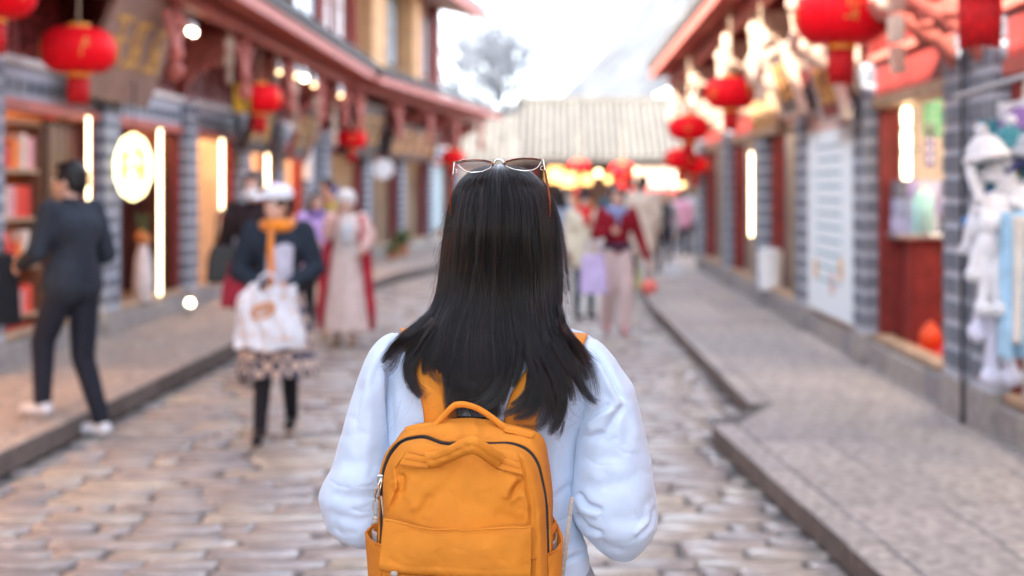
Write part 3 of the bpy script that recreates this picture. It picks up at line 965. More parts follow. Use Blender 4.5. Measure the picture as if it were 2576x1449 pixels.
# ---- hill with its pagoda-dotted slope, blurred grey green
v, f = [], []
NX, NY = 40, 14
for j in range(NY):
    for i in range(NX):
        x = -60 + 200 * i / (NX - 1)
        y = 150 + 90 * j / (NY - 1)
        h = 42 * math.exp(-((x - 32) / 30) ** 2) * math.exp(-((y - 205) / 60) ** 2) + 1.5
        h += 1.8 * noise.noise(Vector((x * .1, y * .1, 0)))
        v.append((x, y, h - 1))
for j in range(NY - 1):
    for i in range(NX - 1):
        f.append((j * NX + i, j * NX + i + 1, (j + 1) * NX + i + 1, (j + 1) * NX + i))
struct(MB().add(v, f), 'hill', mat('hillside', (0.065, 0.072, 0.085), .95, .3, .2), True)
# ------------------------------------------------------------------ bare tree
def bare_tree(loc, h, spread, label, seed):
    root = empty('bare_tree', loc, label, 'tree')
    r = random.Random(seed)
    trunk = MB(); twigs = MB()
    def branch(p, d, L, rad, depth):
        rad = max(rad, .02)
        n = 4
        pts, dd = [p], d.copy()
        for i in range(n):
            dd = (dd + Vector((r.uniform(-.16, .16), r.uniform(-.16, .16), r.uniform(-.05, .12)))).normalized()
            pts.append(pts[-1] + dd * L / n)
        (trunk if depth < 2 else twigs).tube(pts, [lerp(rad, rad * .6, i / n) for i in range(n + 1)], 6 if depth < 2 else 3, caps=depth == 0)
        if depth == 5: return
        k = 4 if depth < 4 else 3
        for i in range(k):
            a = pts[r.randint(2, n)]
            ang = 2 * math.pi * (i + r.random() * .6) / k
            side = Vector((math.cos(ang), math.sin(ang), r.uniform(-.1, .5)))
            nd = (dd * .9 + side * spread * r.uniform(.5, .95)).normalized()
            branch(a, nd, L * r.uniform(.58, .78), rad * .55, depth + 1)
        branch(pts[-1], dd, L * .7, rad * .6, depth + 1)
    branch(Vector(loc), Vector((0.02, 0, 1)), h * .30, h * .022, 0)
    trunk.build('trunk', M['bark'], root)
    o = twigs.build('crown', mat('twig', (.20, .22, .26), .9, .2), root); o['kind'] = 'stuff'
bare_tree((-1.75, 60, 0), 12.3, 1.35, 'tall bare tree with a rounded haze of twigs above the corner house', 4)
bare_tree((-7.5, 66, 0), 8.5, .9, 'smaller bare tree half behind the upper storey of the corner house', 9)

# ------------------------------------------------------------------ lanterns
def make_lantern():
    root = empty('red_lantern', (0, 0, 0))
    R, Hh, n = 0.30, 0.185, 26
    V, f = [], []
    prof = []
    for i in range(15):
        a = -math.pi / 2 + math.pi * i / 14
        z = Hh * math.sin(a); rr = .085 + (R - .085) * max(0, math.cos(a)) ** .75
        prof.append((rr, z))
    K = n * 6
    for rr, z in prof:
        for k in range(K):
            t = 2 * math.pi * k / K
            sc = 1 - .045 * abs(math.cos(t * n / 2)) ** 6 * 0 - .05 * (1 - abs(math.sin(t * n / 2))) * (rr / R) * .5
            V.append((rr * sc * math.cos(t), rr * sc * math.sin(t), z))
    for i in range(14):
        for k in range(K):
            f.append((i * K + k, i * K + (k + 1) % K, (i + 1) * K + (k + 1) % K, (i + 1) * K + k))
    MB().add(V, f).build('silk_body', M['lantern'], root, True)
    rb = MB()
    for k in range(n):
        t = 2 * math.pi * (k) / n
        rb.tube([((rr + .003) * math.cos(t), (rr + .003) * math.sin(t), z) for rr, z in prof[1:-1]], .0035, 4)
    rb.build('rib', M['lanternrib'], root)['kind'] = 'stuff'
    MB().lathe([(.09, -Hh - .035), (.095, -Hh - .03), (.095, -Hh + .02), (.085, -Hh + .025)], 20).build('lower_cap', M['orange_cap'], root, False)
    MB().lathe([(.085, Hh - .025), (.095, Hh - .02), (.095, Hh + .03), (.06, Hh + .035)], 20).build('upper_cap', M['orange_cap'], root, False)
    t_ = MB()
    for k in range(40):
        a = 2 * math.pi * k / 40
        rr = .078
        t_.tube([(rr * math.cos(a), rr * math.sin(a), -Hh - .03), (rr * 1.04 * math.cos(a), rr * 1.04 * math.sin(a), -Hh - .12), (rr * .96 * math.cos(a + .1), rr * .96 * math.sin(a + .1), -Hh - .235 - .012 * (k % 3))], .0085, 5)
    t_.build('tassel', M['tassel'], root, True)
    MB().tube([(0, 0, Hh + .03), (.01, 0, Hh + .9)], .006, 5).build('cord', M['string'], root)
    # gilt characters painted on the silk, as thin raised strokes
    r = random.Random(4)
    for k in range(4):
        g = MB()
        a0 = k * math.pi / 2 + .4
        for j in range(5):
            a = a0 + r.uniform(-.14, .14); z = r.uniform(-.05, .07)
            horiz = j % 2
            pts = []
            for q in range(3):
                aa = a + (q - 1) * (.10 if horiz else .015); zz = z + (q - 1) * (.004 if horiz else .035)
                rr = .085 + (R - .085) * max(0, math.cos(math.asin(max(-1, min(1, zz / Hh))))) ** .75 + .001
                pts.append((rr * math.cos(aa), rr * math.sin(aa), zz))
            g.tube(pts, .0065, 4)
        g.build('gilt_character', M['gold'], root)
    return root
lant0 = make_lantern()
LN = [((-3.90, 11.6, 2.70), 1.0, 'red lantern hanging in front of the big tilted brown sign board'),
      ((-3.76, 18.0, 2.71), .98, 'red lantern beside the hanging yellow box lamp on the left'),
      ((-3.90, 27.0, 2.52), 1.0, 'red lantern in front of the dark gold-lettered sign of the corner house'),
      ((-2.55, 35.0, 2.35), 1.0, 'red lantern just left of the sunglasses, under the upturned roof corner'),
      ((1.86, 9.3, 2.70), 1.0, 'largest red lantern, nearest whole one on the right'),
      ((1.87, 15.3, 2.60), .92, 'middle red lantern of the right row below a cream pendant post'),
      ((1.87, 20.1, 2.43), .95, 'small red lantern of the right row above a cluster of red ones'),
      ((2.05, 23.4, 2.06), .9, 'red lantern in the low cluster at the end of the right row'),
      ((2.42, 25.0, 1.98), .85, 'lowest red lantern of the cluster behind the right row'),
      ((1.89, 6.35, 2.68), 1.08, 'red lantern cut by the top edge on the right, only its tassel showing'),
      ((-4.04, 10.2, 2.98), 1.0, 'red lantern at the very top left corner above the grey tile pillar'),
      ((2.16, 46.5, 2.15), 1.35, 'round red lantern hanging under the hall eave above the crowd'),
      ((0.75, 46.5, 2.28), 1.1, 'dim red lantern under the hall eave among the amber lamps')]
for i, (p, s, lab) in enumerate(LN):
    o = lant0 if i == 0 else copy_tree(lant0)
    o.location = p; o.scale = (s, s, s); o.rotation_euler = (0, 0, i * .7)
    tag(o, lab, 'lantern', 'red silk lanterns along the street')

# ------------------------------------------------------------------ sign boards
def glyph(mb, cx, cz, s, y, r, t=.10):
    """brush strokes that read as one character, in the local x-z plane"""
    th = s * t
    def st(x0, z0, x1, z1):
        d = Vector((x1 - x0, 0, z1 - z0)); n = Vector((-d.z, 0, d.x)).normalized() * th / 2
        p = [(cx + x0 + n.x, cz + z0 + n.z), (cx + x0 - n.x, cz + z0 - n.z), (cx + x1 - n.x * .6, cz + z1 - n.z * .6), (cx + x1 + n.x * .6, cz + z1 + n.z * .6)]
        mb.hexa([(a, y, b) for a, b in p] + [(a, y - .012, b) for a, b in p])
    h = s / 2
    rows = r.choice((2, 3, 3, 4))
    for i in range(rows):
        z = lerp(h * .8, -h * .7, i / (rows - 1)); w = h * r.uniform(.5, .95)
        st(-w, z - .03 * s, w, z + .03 * s)
    st(r.uniform(-.1, .1) * s, h * .95, r.uniform(-.12, .05) * s, -h * .9)
    if r.random() < .7: st(-.05 * s, 0, -h * .9, -h * .9)
    if r.random() < .7: st(.05 * s, 0, h * .9, -h * .85)
    if r.random() < .5: st(-h * .7, h * .6, -h * .75, -h * .2)

def sign_board(loc, w, h, rot, label, bm, lm='gold', rows=1, cols=4, seed=1, frame_m=None, tilt=0.0, group=None, cat='sign', name='sign_board', d=.06):
    """board facing local -y; rot about z, tilt leans the top outward"""
    root = empty(name, loc, label, cat, group)
    root.rotation_euler = (tilt, 0, rot)
    m1 = MB(); m1.box(-w / 2, w / 2, 0, d, -h / 2, h / 2, .012)
    m1.build('board', M[bm], root, world=False)
    if frame_m:
        f_ = MB(); t = min(w, h) * .07
        f_.box(-w / 2 - .002, w / 2 + .002, -.03, d + .004, h / 2 - t, h / 2 + .01); f_.box(-w / 2 - .002, w / 2 + .002, -.03, d + .004, -h / 2 - .01, -h / 2 + t)
        f_.box(-w / 2 - .004, -w / 2 + t, -.028, d + .003, -h / 2 + t, h / 2 - t); f_.box(w / 2 - t, w / 2 + .004, -.028, d + .003, -h / 2 + t, h / 2 - t)
        f_.build('frame', M[frame_m], root, world=False)
    r = random.Random(seed)
    s = min(w / (cols + .35), h / (rows + .25))
    for a in range(cols):
        for b in range(rows):
            g = MB()
            glyph(g, (a - (cols - 1) / 2) * (w / (cols + .3)), ((rows - 1) / 2 - b) * (h / (rows + .2)), s * .85, -.001, r)
            g.build('character', M[lm], root, world=False)
    return root
RL, RR = math.radians(90), math.radians(-90)
# left side: local -y must face +x  -> rotate +90
sign_board((-4.0, 13.6, 2.93), 2.1, 1.15, RL, 'large brown wooden sign board hung slanting above the doorway with worn gold characters', 'board', cols=3, rows=1, seed=5, frame_m=None, tilt=math.radians(22))
sign_board((-3.95, 19.2, 2.45), 1.5, .8, RL, 'dark framed sign board behind the yellow box lamp', 'blackboard', cols=2, seed=6, frame_m='darkwood', tilt=.3)
sign_board((-3.95, 22.4, 2.45), 1.5, .9, RL, 'dark sign board with orange characters halfway along the left row', 'blackboard', cols=2, seed=7, frame_m='redwood', tilt=.3)
M['orangeletter'] = mat('orange_lettering', (.85, .38, .1), .5)
sign_board(TB(2.1, .45, 2.72), 2.4, 1.05, TB.rot, 'dark grey sign with yellow characters on the corner house, nearer one', 'blackboard', cols=3, seed=8, frame_m='darkwood', tilt=.25, lm='gold')
sign_board(TB(6.6, .4, 2.6), 4.6, .75, TB.rot, 'long brown sign with orange characters on the corner house, farther one', 'brownwood', cols=5, seed=9, frame_m='darkwood', tilt=.2, lm='orangeletter')
# right side faces -x
sign_board((2.30, 12.15, 2.45), .95, .62, RR, 'small sign with orange panel behind the tassel of the largest lantern', 'redwood', cols=2, seed=10, frame_m='metal', tilt=.25)
sign_board((2.25, 14.1, 2.62), 1.1, .7, RR, 'tilted dark board with orange characters between cream brackets on the right', 'blackboard', cols=2, rows=1, seed=11, frame_m='creamwood', tilt=.3, lm='orangeletter')
sign_board((2.45, 17.0, 2.45), 1.9, .5, RR, 'sunlit pale wooden sign beam over the right doorways', 'sandwood', cols=4, seed=12, tilt=.1)
sign_board(W(1655, 447, 47.5), 1.5, .65, 0, 'cream sign with orange characters under the hall eave', 'plaster', cols=3, seed=13, frame_m='creamwood', lm='orangeletter')
sign_board(W(1650, 478, 46.0), 1.7, .16, 0, 'narrow red banner below the cream sign of the hall', 'tassel', cols=6, seed=14, lm='whitetrim')
sign_board((-4.32, 24.9, 2.1), .5, .75, RL, 'upright white sign with an orange disc by the last left doorway', 'white', cols=1, rows=2, seed=15, lm='orangeletter')

# poster on the right
root = empty('poster', (2.52, 13.2, 1.45), 'tall pale blue poster of menu lines between the red jambs on the right', 'poster')
w, h = 2.3, 2.14
MB().box(2.52, 2.55, 12.16, 14.25, .40, 2.34).build('sheet', M['paper'], root)
tx = MB(); r = random.Random(21)
for row in range(11):
    z = 1.95 - row * .125
    y0 = 12.6
    while y0 < 13.7:
        L = r.uniform(.08, .2); tx.box(2.513, 2.5185, y0, y0 + L, z, z + .032); y0 += L + .06
tx.build('lettering', C('poster_ink', (.36, .50, .56)), root)['kind'] = 'stuff'
bd = MB(); bd.box(2.514, 2.519, 12.20, 14.2, 2.12, 2.30); bd.build('heading_band', C('poster_pink', (.75, .50, .45)), root)
for yy, zz, c in ((12.6, .85, 'poster_orange'), (13.0, .7, 'poster_pink'), (13.8, .8, 'poster_orange')):
    q = MB(); q.lathe([(.001, 0), (.11, 0), (.11, .004)], 14)
    q2 = MB(); q2.add([(2.519 - z, yy + x, zz + y) for x, y, z in q.v], q.f)
    q2.build('dish_picture', C(c, (.8, .5, .25)), root)

# oval neon sign and its glass face
root = empty('neon_sign', W(335, 420, 13.85), 'glowing yellow scalloped oval sign hanging in the dark doorway on the left', 'sign')
c = W(335, 420, 13.85)
def scallop(mbx, k, rad, a=.165, b=.30):
    pts = []
    for i in range(97):
        t = 2 * math.pi * i / 96
        s_ = 1 + .045 * abs(math.sin(5 * t))
        pts.append((c.x + a * k * s_ * math.cos(t), c.y, c.z + b * k * s_ * math.sin(t)))
    mbx.tube(pts, rad, 6)
q = MB(); scallop(q, 1.0, .011); q.build('outer_tube', M['neon'], root)
q = MB(); scallop(q, .84, .007); q.build('inner_tube', M['neon'], root)
q = MB(); pts = []
for i in range(48):
    t = 2 * math.pi * i / 48; pts.append((c.x + .155 * math.cos(t), c.z + .285 * math.sin(t)))
q.prism(pts, c.y + .03, c.y + .05); q.build('face_plate', M['neonface'], root)
r = random.Random(31)
for k in range(2):
    g = MB(); glyph(g, c.x, c.z + .11 - .23 * k, .19, c.y - .005, r, .09); g.build('character', M['neon'], root)
q = MB(); q.tube([(c.x, c.y + .03, c.z + .29), (c.x, c.y + .03, 2.7)], .006, 5); q.build('cord', M['black'], root)

# LED light tubes beside the doors
def led(px0, ya, yb, Y, wpx, label):
    a, b = W(px0, ya, Y), W(px0, yb, Y)
    root = empty('light_tube', (a.x, a.y, b.z), label, 'light', 'warm light tubes beside the doors')
    rr = wpx / 2 * Y / FP
    MB().tube([b, a], rr * .62, 10).build('glowing_tube', M['led'], root, True)
    h = MB(); h.box(a.x - rr, a.x + rr, a.y + rr * .7, a.y + rr * 1.1, b.z - .02, a.z + .02); h.build('back_rail', M['sandwood'], root)
    for z in (a.z, b.z):
        e = MB(); e.box(a.x - rr * .8, a.x + rr * .8, a.y - rr * .7, a.y + rr * .7, z - .012, z + .012); e.build('end_cap', M['metal'], root)
led(222, 292, 528, 13.4, 8, 'light tube left of the first grey pillar behind the man')
led(402, 322, 744, 15.9, 8, 'longest light tube, right of the glowing oval sign')
led(558, 349, 531, 18.6, 8, 'light tube against the cream curtain, third from the left edge')
led(672, 366, 496, 21.4, 7, 'farthest and faintest light tube on the left')
led(1890, 382, 596, 18.4, 9, 'light tube on the right row next to the white bin')
# stacked lit sign on the near right bay
root = empty('vertical_light_sign', W(2280, 455, 11.0), 'stacked vertical lit sign over the shelf in the near right shop', 'light')
for k, (a, b) in enumerate(((207, 262), (272, 318), (326, 380), (386, 450))):
    p0, p1 = W(2280, b, 11.0), W(2280, a, 11.0)
    MB().tube([p0, (p0 + p1) / 2, p1], [.028, .034, .028], 8).build('lit_segment', M['led'], root, True)
q = MB(); p0, p1 = W(2280, 455, 11.06), W(2280, 195, 11.06); q.tube([p0, p1], .012, 6); q.build('hanging_rod', M['metal'], root)

# spot lamps under the left eave and floor lamps
def lamp(px, py, Y, r_, m, label, housing=True, up=1, cat='lamp', name='spot_lamp'):
    p = W(px, py, Y)
    root = empty(name, p, label, cat, 'small lamps glowing along the shops')
    MB().ball(p, r_, 12, 8).build('bulb', M[m], root, True)
    if housing:
        q = MB(); q.tube([p + Vector((-.0, 0, r_ * .6 * up)), p + Vector((-.03, 0, .14 * up)), p + Vector((-.03, 0, .2 * up))], [r_ * 1.25, r_ * 1.3, .015], 10)
        q.build('housing', M['metal'], root)
lamp(478, 78, 15.0, .030, 'bulb', 'left one of the twin spot lamps at the first sign board')
lamp(487, 82, 15.2, .034, 'bulb', 'right one of the twin spot lamps at the first sign board')
lamp(702, 182, 19.5, .028, 'bulbdim', 'orange spot lamp left of the brightest one under the eave')
lamp(747, 191, 20.3, .032, 'bulbdim', 'soft lamp touching the brightest one under the left eave')
lamp(766, 197, 20.6, .036, 'bulb', 'brightest round lamp under the left eave')
lamp(790, 214, 21.4, .030, 'bulbdim', 'pale lamp just right of the brightest one under the eave')
lamp(857, 240, 23.5, .030, 'bulbdim', 'greenish ring-like lamp above the third red lantern')
lamp(224, 782, 13.45, .035, 'bulb', 'floor lamp on the step behind the man', True, -1, name='floor_lamp')
lamp(478, 762, 15.9, .035, 'bulb', 'floor lamp on the step right of the longest light tube', True, -1, name='floor_lamp')
lamp(1556, 492, 40.0, .10, 'bulbdim', 'round white lamp above the woman in burgundy')
for k, (px, py, rr) in enumerate(((1398, 440, .26), (1428, 452, .24), (1455, 446, .22), (1478, 452, .16))):
    p = W(px, py, 48.0)
    root = empty('amber_lantern', p, ['amber box lamp nearest the glasses under the hall eave', 'second amber box lamp from the glasses under the hall eave', 'third amber box lamp from the glasses under the hall eave', 'small amber box lamp beside the red hall lantern'][k], 'lantern', 'amber lamps under the hall eave')
    q = MB(); q.box(p.x - rr, p.x + rr, p.y - rr * .7, p.y + rr * .7, p.z - rr, p.z + rr, .05); q.build('lamp_shade', M['amberglow'], root)
    q = MB(); q.box(p.x - rr * 1.1, p.x + rr * 1.1, p.y - rr * .8, p.y + rr * .8, p.z + rr + .002, p.z + rr + .05); q.build('lid', M['darkwood'], root)
for k, (px, py, m_) in enumerate(((1505, 436, 'bulbdim'), (1530, 452, 'amberglow'), (1596, 430, 'bulbdim'), (1690, 445, 'bulbdim'), (1716, 462, 'amberglow'))):
    lamp(px, py, 46.8, .11, m_, ['first white lamp right of the amber box lamps under the hall eave', 'amber lamp between the white ones under the hall eave', 'white lamp just left of the cream hall sign', 'white lamp right of the cream hall sign', 'amber lamp at the right end of the hall eave'][k], False, name='hall_lamp')
    q = MB(); p = W(px, py, 46.8); q.tube([p + Vector((0, 0, .1)), p + Vector((0, 0, .5))], .015, 5); o = q.build('cord', M['black'], bpy.context.scene.objects[-1] if False else [x for x in col.objects if x.name.startswith('hall_lamp')][-1])
# yellow box lamp beside second lantern
p = W(608, 247, 17.6)
root = empty('box_lamp', p, 'hanging yellow and brown box lamp left of the second lantern', 'lamp')
q = MB(); q.box(p.x - .085, p.x + .085, p.y - .085, p.y + .085, p.z - .17, p.z + .17, .01); q.build('lamp_shade', C('yellow_paper', (.85, .50, .04), .5), root)
q = MB()
for dx in (-.09, .09):
    for dy in (-.09, .09): q.box(p.x + dx - .012, p.x + dx + .012, p.y + dy - .012, p.y + dy + .012, p.z - .2, p.z + .2)
q.box(p.x - .11, p.x + .11, p.y - .11, p.y + .11, p.z + .2, p.z + .23); q.build('frame', M['darkwood'], root)
q = MB(); q.tube([(p.x, p.y, p.z + .23), (p.x, p.y, 3.5)], .006, 5); q.build('cord', M['string'], root)
# white round sign on the corner house
p = W(965, 425, 27.0)
root = empty('round_sign', p, 'small white round sign on a black arm at the corner house', 'sign')
q = MB(); q.tube([p + Vector((0, -.03, 0)), p + Vector((0, .03, 0))], .19, 20); q.build('disc', M['white'], root)
q = MB(); q.box(p.x - .75, p.x - .18, p.y - .015, p.y + .015, p.z + .12, p.z + .15); q.build('arm', M['black'], root)

# cream wooden tags hanging in strings below the eaves
tagm = MB(); tagm.box(-.05, .05, -.012, .012, -.16, 0, .006)
def tag_string(loc, n, label, m):
    root = empty('string_of_wooden_tags', loc, label, 'wooden tags', 'strings of carved wooden tags under the eaves')
    me = mesh_of(tagm, M[m], 'wooden_tag')
    for k in range(n):
        piece('wooden_tag', me, (loc[0], loc[1] + random.uniform(-.03, .03), loc[2] - .18 * k), root, (0, random.uniform(-.2, .2), random.uniform(-.9, .9)))
    q = MB(); q.tube([(loc[0], loc[1], loc[2] + .25), (loc[0], loc[1], loc[2] - .18 * n)], .006, 4); q.build('cord', M['string'], root)
places = ['between the second bracket and the box lamp', 'over the second light tube bay', 'beside the brightest eave lamp', 'above the orange sign on the left', 'under the far end of the left eave']
for k, (Y, z, n) in enumerate(((16.3, 3.3, 3), (19.0, 3.3, 3), (20.4, 3.1, 4), (22.2, 3.0, 4), (24.0, 3.0, 4))):
    tag_string((-3.75, Y, z), n, 'pale wooden tags strung ' + places[k], 'creamwood')
places = ['above the middle lantern on the right', 'left of the largest lantern, sunlit', 'at the near right bracket', 'over the tall poster', 'near the far cluster of lanterns']
for k, (Y, z, n) in enumerate(((16.4, 3.35, 4), (11.6, 3.2, 3), (8.2, 2.75, 3), (13.6, 3.1, 4), (20.6, 3.1, 4))):
    tag_string((1.95, Y, z), n, 'cream wooden tags strung ' + places[k], 'creamwood')

# ------------------------------------------------------------------ goods
def gbox(name, x0, x1, y0, y1, z0, z1, m, label, cat, group=None, lid=None):
    root = empty(name, ((x0 + x1) / 2, (y0 + y1) / 2, z0), label, cat, group)
    MB().box(x0, x1, y0, y1, z0, z1, .006).build('body', m, root)
    if lid:
        MB().box(x0 - .005, x1 + .005, y0 - .005, y1 + .005, z1 + .001, z1 + .04, .006).build('lid', lid, root)
    return root
# white bin by the right pillar
root = empty('waste_bin', (2.60, 17.3, .345), 'plain white bin standing in front of the beige doorway on the right', 'bin')
p = Vector((2.60, 17.3, .345))
MB().lathe([(.13, 0), (.14, .01), (.155, .42), (.16, .425), (.16, .45), (.14, .45)], 20, (p.x, p.y, .345)).build('drum', M['white'], root, False)
MB().lathe([(.12, .451), (.15, .455), (.13, .49), (.03, .5)], 20, (p.x, p.y, .345)).build('lid', M['white'], root, True)
# near right shop: counter with bottles and boxes
ct = empty('shop_counter', (2.9, 11.0, .34), 'dark red counter cabinet with a pale top in the near right shop', 'counter')
MB().box(2.78, 3.45, 11.2, 11.75, .35, 1.17).build('cabinet', M['redwood'], ct)
MB().box(2.68, 3.5, 11.13, 11.78, 1.173, 1.215, .008).build('counter_top', M['metal'], ct)
for k in range(3):
    q = MB(); q.box(2.83 + k * .21, 3.02 + k * .21, 11.18, 11.198, .42, 1.1, .006); q.build('door', M['brownwood'] if k == 1 else M['redwood'], ct)
bc = [(.52, .50, .72), (.62, .60, .80), (.35, .38, .55), (.70, .68, .82), (.16, .16, .2), (.45, .35, .62)]
k = 0
for row in range(3):
    for j in range(5):
        c_ = bc[(row * 2 + j) % 6]
        z = 1.217 + row * .142
        gbox('gift_box', 2.70 + j * .085 + .004 * row, 2.78 + j * .085 + .004 * row, 11.3, 11.5, z, z + .135, C('box%d' % ((row * 2 + j) % 6), c_), ['%s gift box in the %s layer of the pile on the counter' % (a_, b_) for b_ in ('bottom', 'middle', 'top') for a_ in ('leftmost', 'second', 'middle', 'fourth', 'rightmost')][row * 5 + j], 'box', 'gift boxes piled on the counter'); k += 1
root = empty('tall_flask', (2.90, 11.21, 1.217), 'pale turquoise flask standing at the front of the counter', 'flask')
MB().lathe([(.075, 0), (.085, .01), (.085, .27), (.07, .30), (.06, .33)], 18, (2.89, 11.21, 1.217)).build('body', C('turquoise', (.42, .75, .72), .4), root, True)
MB().lathe([(.055, 0), (.055, .05), (.02, .055)], 16, (2.89, 11.21, 1.549)).build('cap', M['white'], root, False)
root = empty('orange_jar', (2.84, 10.8, .345), 'glossy orange red jar on the red carpet below the counter', 'jar')
p = W(2340, 860, 10.3)
MB().lathe([(.05, 0), (.075, .04), (.085, .09), (.075, .14), (.05, .165)], 20, (2.84, 10.8, .347)).build('body', C('orange_red', (.85, .09, .02), .3), root, True)
MB().lathe([(.052, .167), (.055, .18), (.02, .20), (.012, .215)], 16, (2.84, 10.8, .347)).build('lid', C('orange_red', (.85, .09, .02), .3), root, True)
p = W(2347, 292, 11.3)
root = empty('green_notice', p, 'small green notice hanging in the near right shop', 'sign')
q = MB(); q.box(p.x - .07, p.x + .07, p.y, p.y + .012, p.z - .16, p.z + .16); q.build('board', C('green_print', (.08, .42, .20)), root)
q = MB()
for a in range(4): q.box(p.x - .05, p.x + .05, p.y - .004, p.y - .0005, p.z - .12 + a * .07, p.z - .10 + a * .07)
q.build('lettering', C('pale_print', (.6, .75, .6)), root)
p = W(2340, 365, 11.3)
root = empty('purple_notice', p, 'purple and white notice hanging under the green one', 'sign')
q = MB(); q.box(p.x - .035, p.x + .035, p.y, p.y + .012, p.z - .17, p.z + .17); q.build('board', C('purple_print', (.14, .10, .34)), root)
q = MB()
for a in range(4): q.box(p.x - .02, p.x + .02, p.y - .004, p.y - .0005, p.z - .13 + a * .08, p.z - .09 + a * .08)
q.build('lettering', M['white'], root)
# star shaped dark ornaments on the inner wall
for k, (px, py) in enumerate(((2275, 300), (2275, 375), (2240, 430))):
    p = W(px, py, 11.77)
    root = empty('wall_ornament', p, ['dark sunburst ornament behind the lit sign, upper one', 'dark sunburst ornament behind the lit sign, lower one', 'small dark ornament beside the foot of the lit sign'][k], 'ornament')
    q = MB()
    for j in range(9):
        a = 2 * math.pi * j / 9
        q.tube([p, p + Vector((math.cos(a) * .12, 0, math.sin(a) * .12))], [.02, .012], 5)
    q.ball(p, .05, 8, 6); q.build('rays', M['darkwood'], root)
# stones by plinth
for k, (px, py, rr) in enumerate(((2085, 860, .10),)):
    pass
# wares at the first left shop: shelves with red goods, garments
sh_ = empty('display_shelf', (-4.8, 12.3, .34), 'lit wooden display shelf of red goods in the first left shop', 'shelf')
for k in range(5):
    q = MB(); q.box(-5.0, -4.62, 11.72, 12.7, .45 + k * .42, .48 + k * .42); q.build('board', M['sandwood'], sh_)
for y_ in (11.68, 12.71):
    q = MB(); q.box(-5.02, -4.60, y_, y_ + .03, .34, 2.35); q.build('side_panel', M['brownwood'], sh_)
cols_ = [('redgood', (.7, .04, .03)), ('orangegood', (.85, .22, .04)), ('creamgood', (.75, .6, .5)), ('pinkgood', (.75, .35, .35)), ('tomatogood', (.8, .08, .04))]
names = ['bottom', 'second', 'third', 'fourth']
r = random.Random(8)
for k in range(4):
    y_ = 11.74
    j = 0
    while y_ < 12.55:
        w_ = r.uniform(.12, .2); n_, c_ = cols_[(k * 3 + j) % 5]
        zt_ = .482 + k * .42
        gbox('packaged_good', -4.9, -4.64, y_, y_ + w_, zt_, zt_ + r.uniform(.18, .32), C(n_, c_), '%s packaged good, number %s from the street corner end of the %s shelf board' % ({'redgood': 'red', 'orangegood': 'orange', 'creamgood': 'cream', 'pinkgood': 'pink', 'tomatogood': 'tomato red'}[n_], ['one', 'two', 'three', 'four', 'five', 'six'][j], names[k]), 'package', 'packages on the %s shelf board' % names[k])
        y_ += w_ + .02; j += 1
sh2 = empty('display_shelf', (-5.2, 13.55, .34), 'tall rack of red and orange goods deeper inside the first left shop', 'shelf')
for k in range(6):
    MB().box(-5.6, -4.85, 13.35, 13.65, .40 + k * .36, .425 + k * .36).build('board', M['sandwood'], sh2)
MB().box(-5.62, -4.83, 13.66, 13.68, .36, 2.5).build('back_panel', C('redgood', (.7, .04, .03)), sh2)
nn_ = ['lowest', 'second', 'third', 'fourth', 'fifth', 'topmost']
for k in range(6):
    x_ = -5.56; j = 0
    while x_ < -4.95:
        w_ = r.uniform(.10, .17); n_, c_ = cols_[(k * 2 + j * 3 + 1) % 5]
        gbox('packaged_good', x_, x_ + w_, 13.4, 13.58, .427 + k * .36, .427 + k * .36 + r.uniform(.15, .28), C(n_, c_), '%s parcel, number %s from the wall on the %s board of the deeper rack' % ({'redgood': 'red', 'orangegood': 'orange', 'creamgood': 'cream', 'pinkgood': 'pink', 'tomatogood': 'tomato red'}[n_], ['one', 'two', 'three', 'four', 'five', 'six', 'seven'][j], nn_[k]), 'package', 'parcels on the %s board of the deeper rack' % nn_[k])
        x_ += w_ + .02; j += 1
# low red mat by the first doorway
q = MB(); q.box(-5.2, -4.45, 11.75, 13.2, .345, .37); o = q.build('door_mat', C('orange_red_mat', (.75, .10, .05), .9)); tag(o, 'orange red mat on the step of the first left shop', 'mat')
# white vase with plant in the doorway
p = W(360, 740, 15.3); p.z = .345
root = empty('tall_vase', p, 'tall white vase holding orange buds and green leaves in the dark doorway', 'vase')
MB().lathe([(.075, 0), (.10, .02), (.105, .25), (.085, .48), (.05, .58), (.055, .62)], 18, p).build('body', C('vase_white', (.75, .68, .66), .35), root, True)
q = MB()
for j in range(7):
    a = 2 * math.pi * j / 7
    q.ball(p + Vector((math.cos(a) * .05, math.sin(a) * .05, .68 + .03 * (j % 3))), (.03, .03, .045), 8, 6)
q.build('bud', C('orange_bud', (.8, .3, .1)), root)
q = MB()
for j in range(9):
    a = 2 * math.pi * j / 9
    q.tube([p + Vector((0, 0, .6)), p + Vector((math.cos(a) * .04, math.sin(a) * .04, .82)), p + Vector((math.cos(a) * .09, math.sin(a) * .09, .98))], [.008, .014, .002], 5, flat=.3)
q.build('leaf', M['leafgreen'], root)
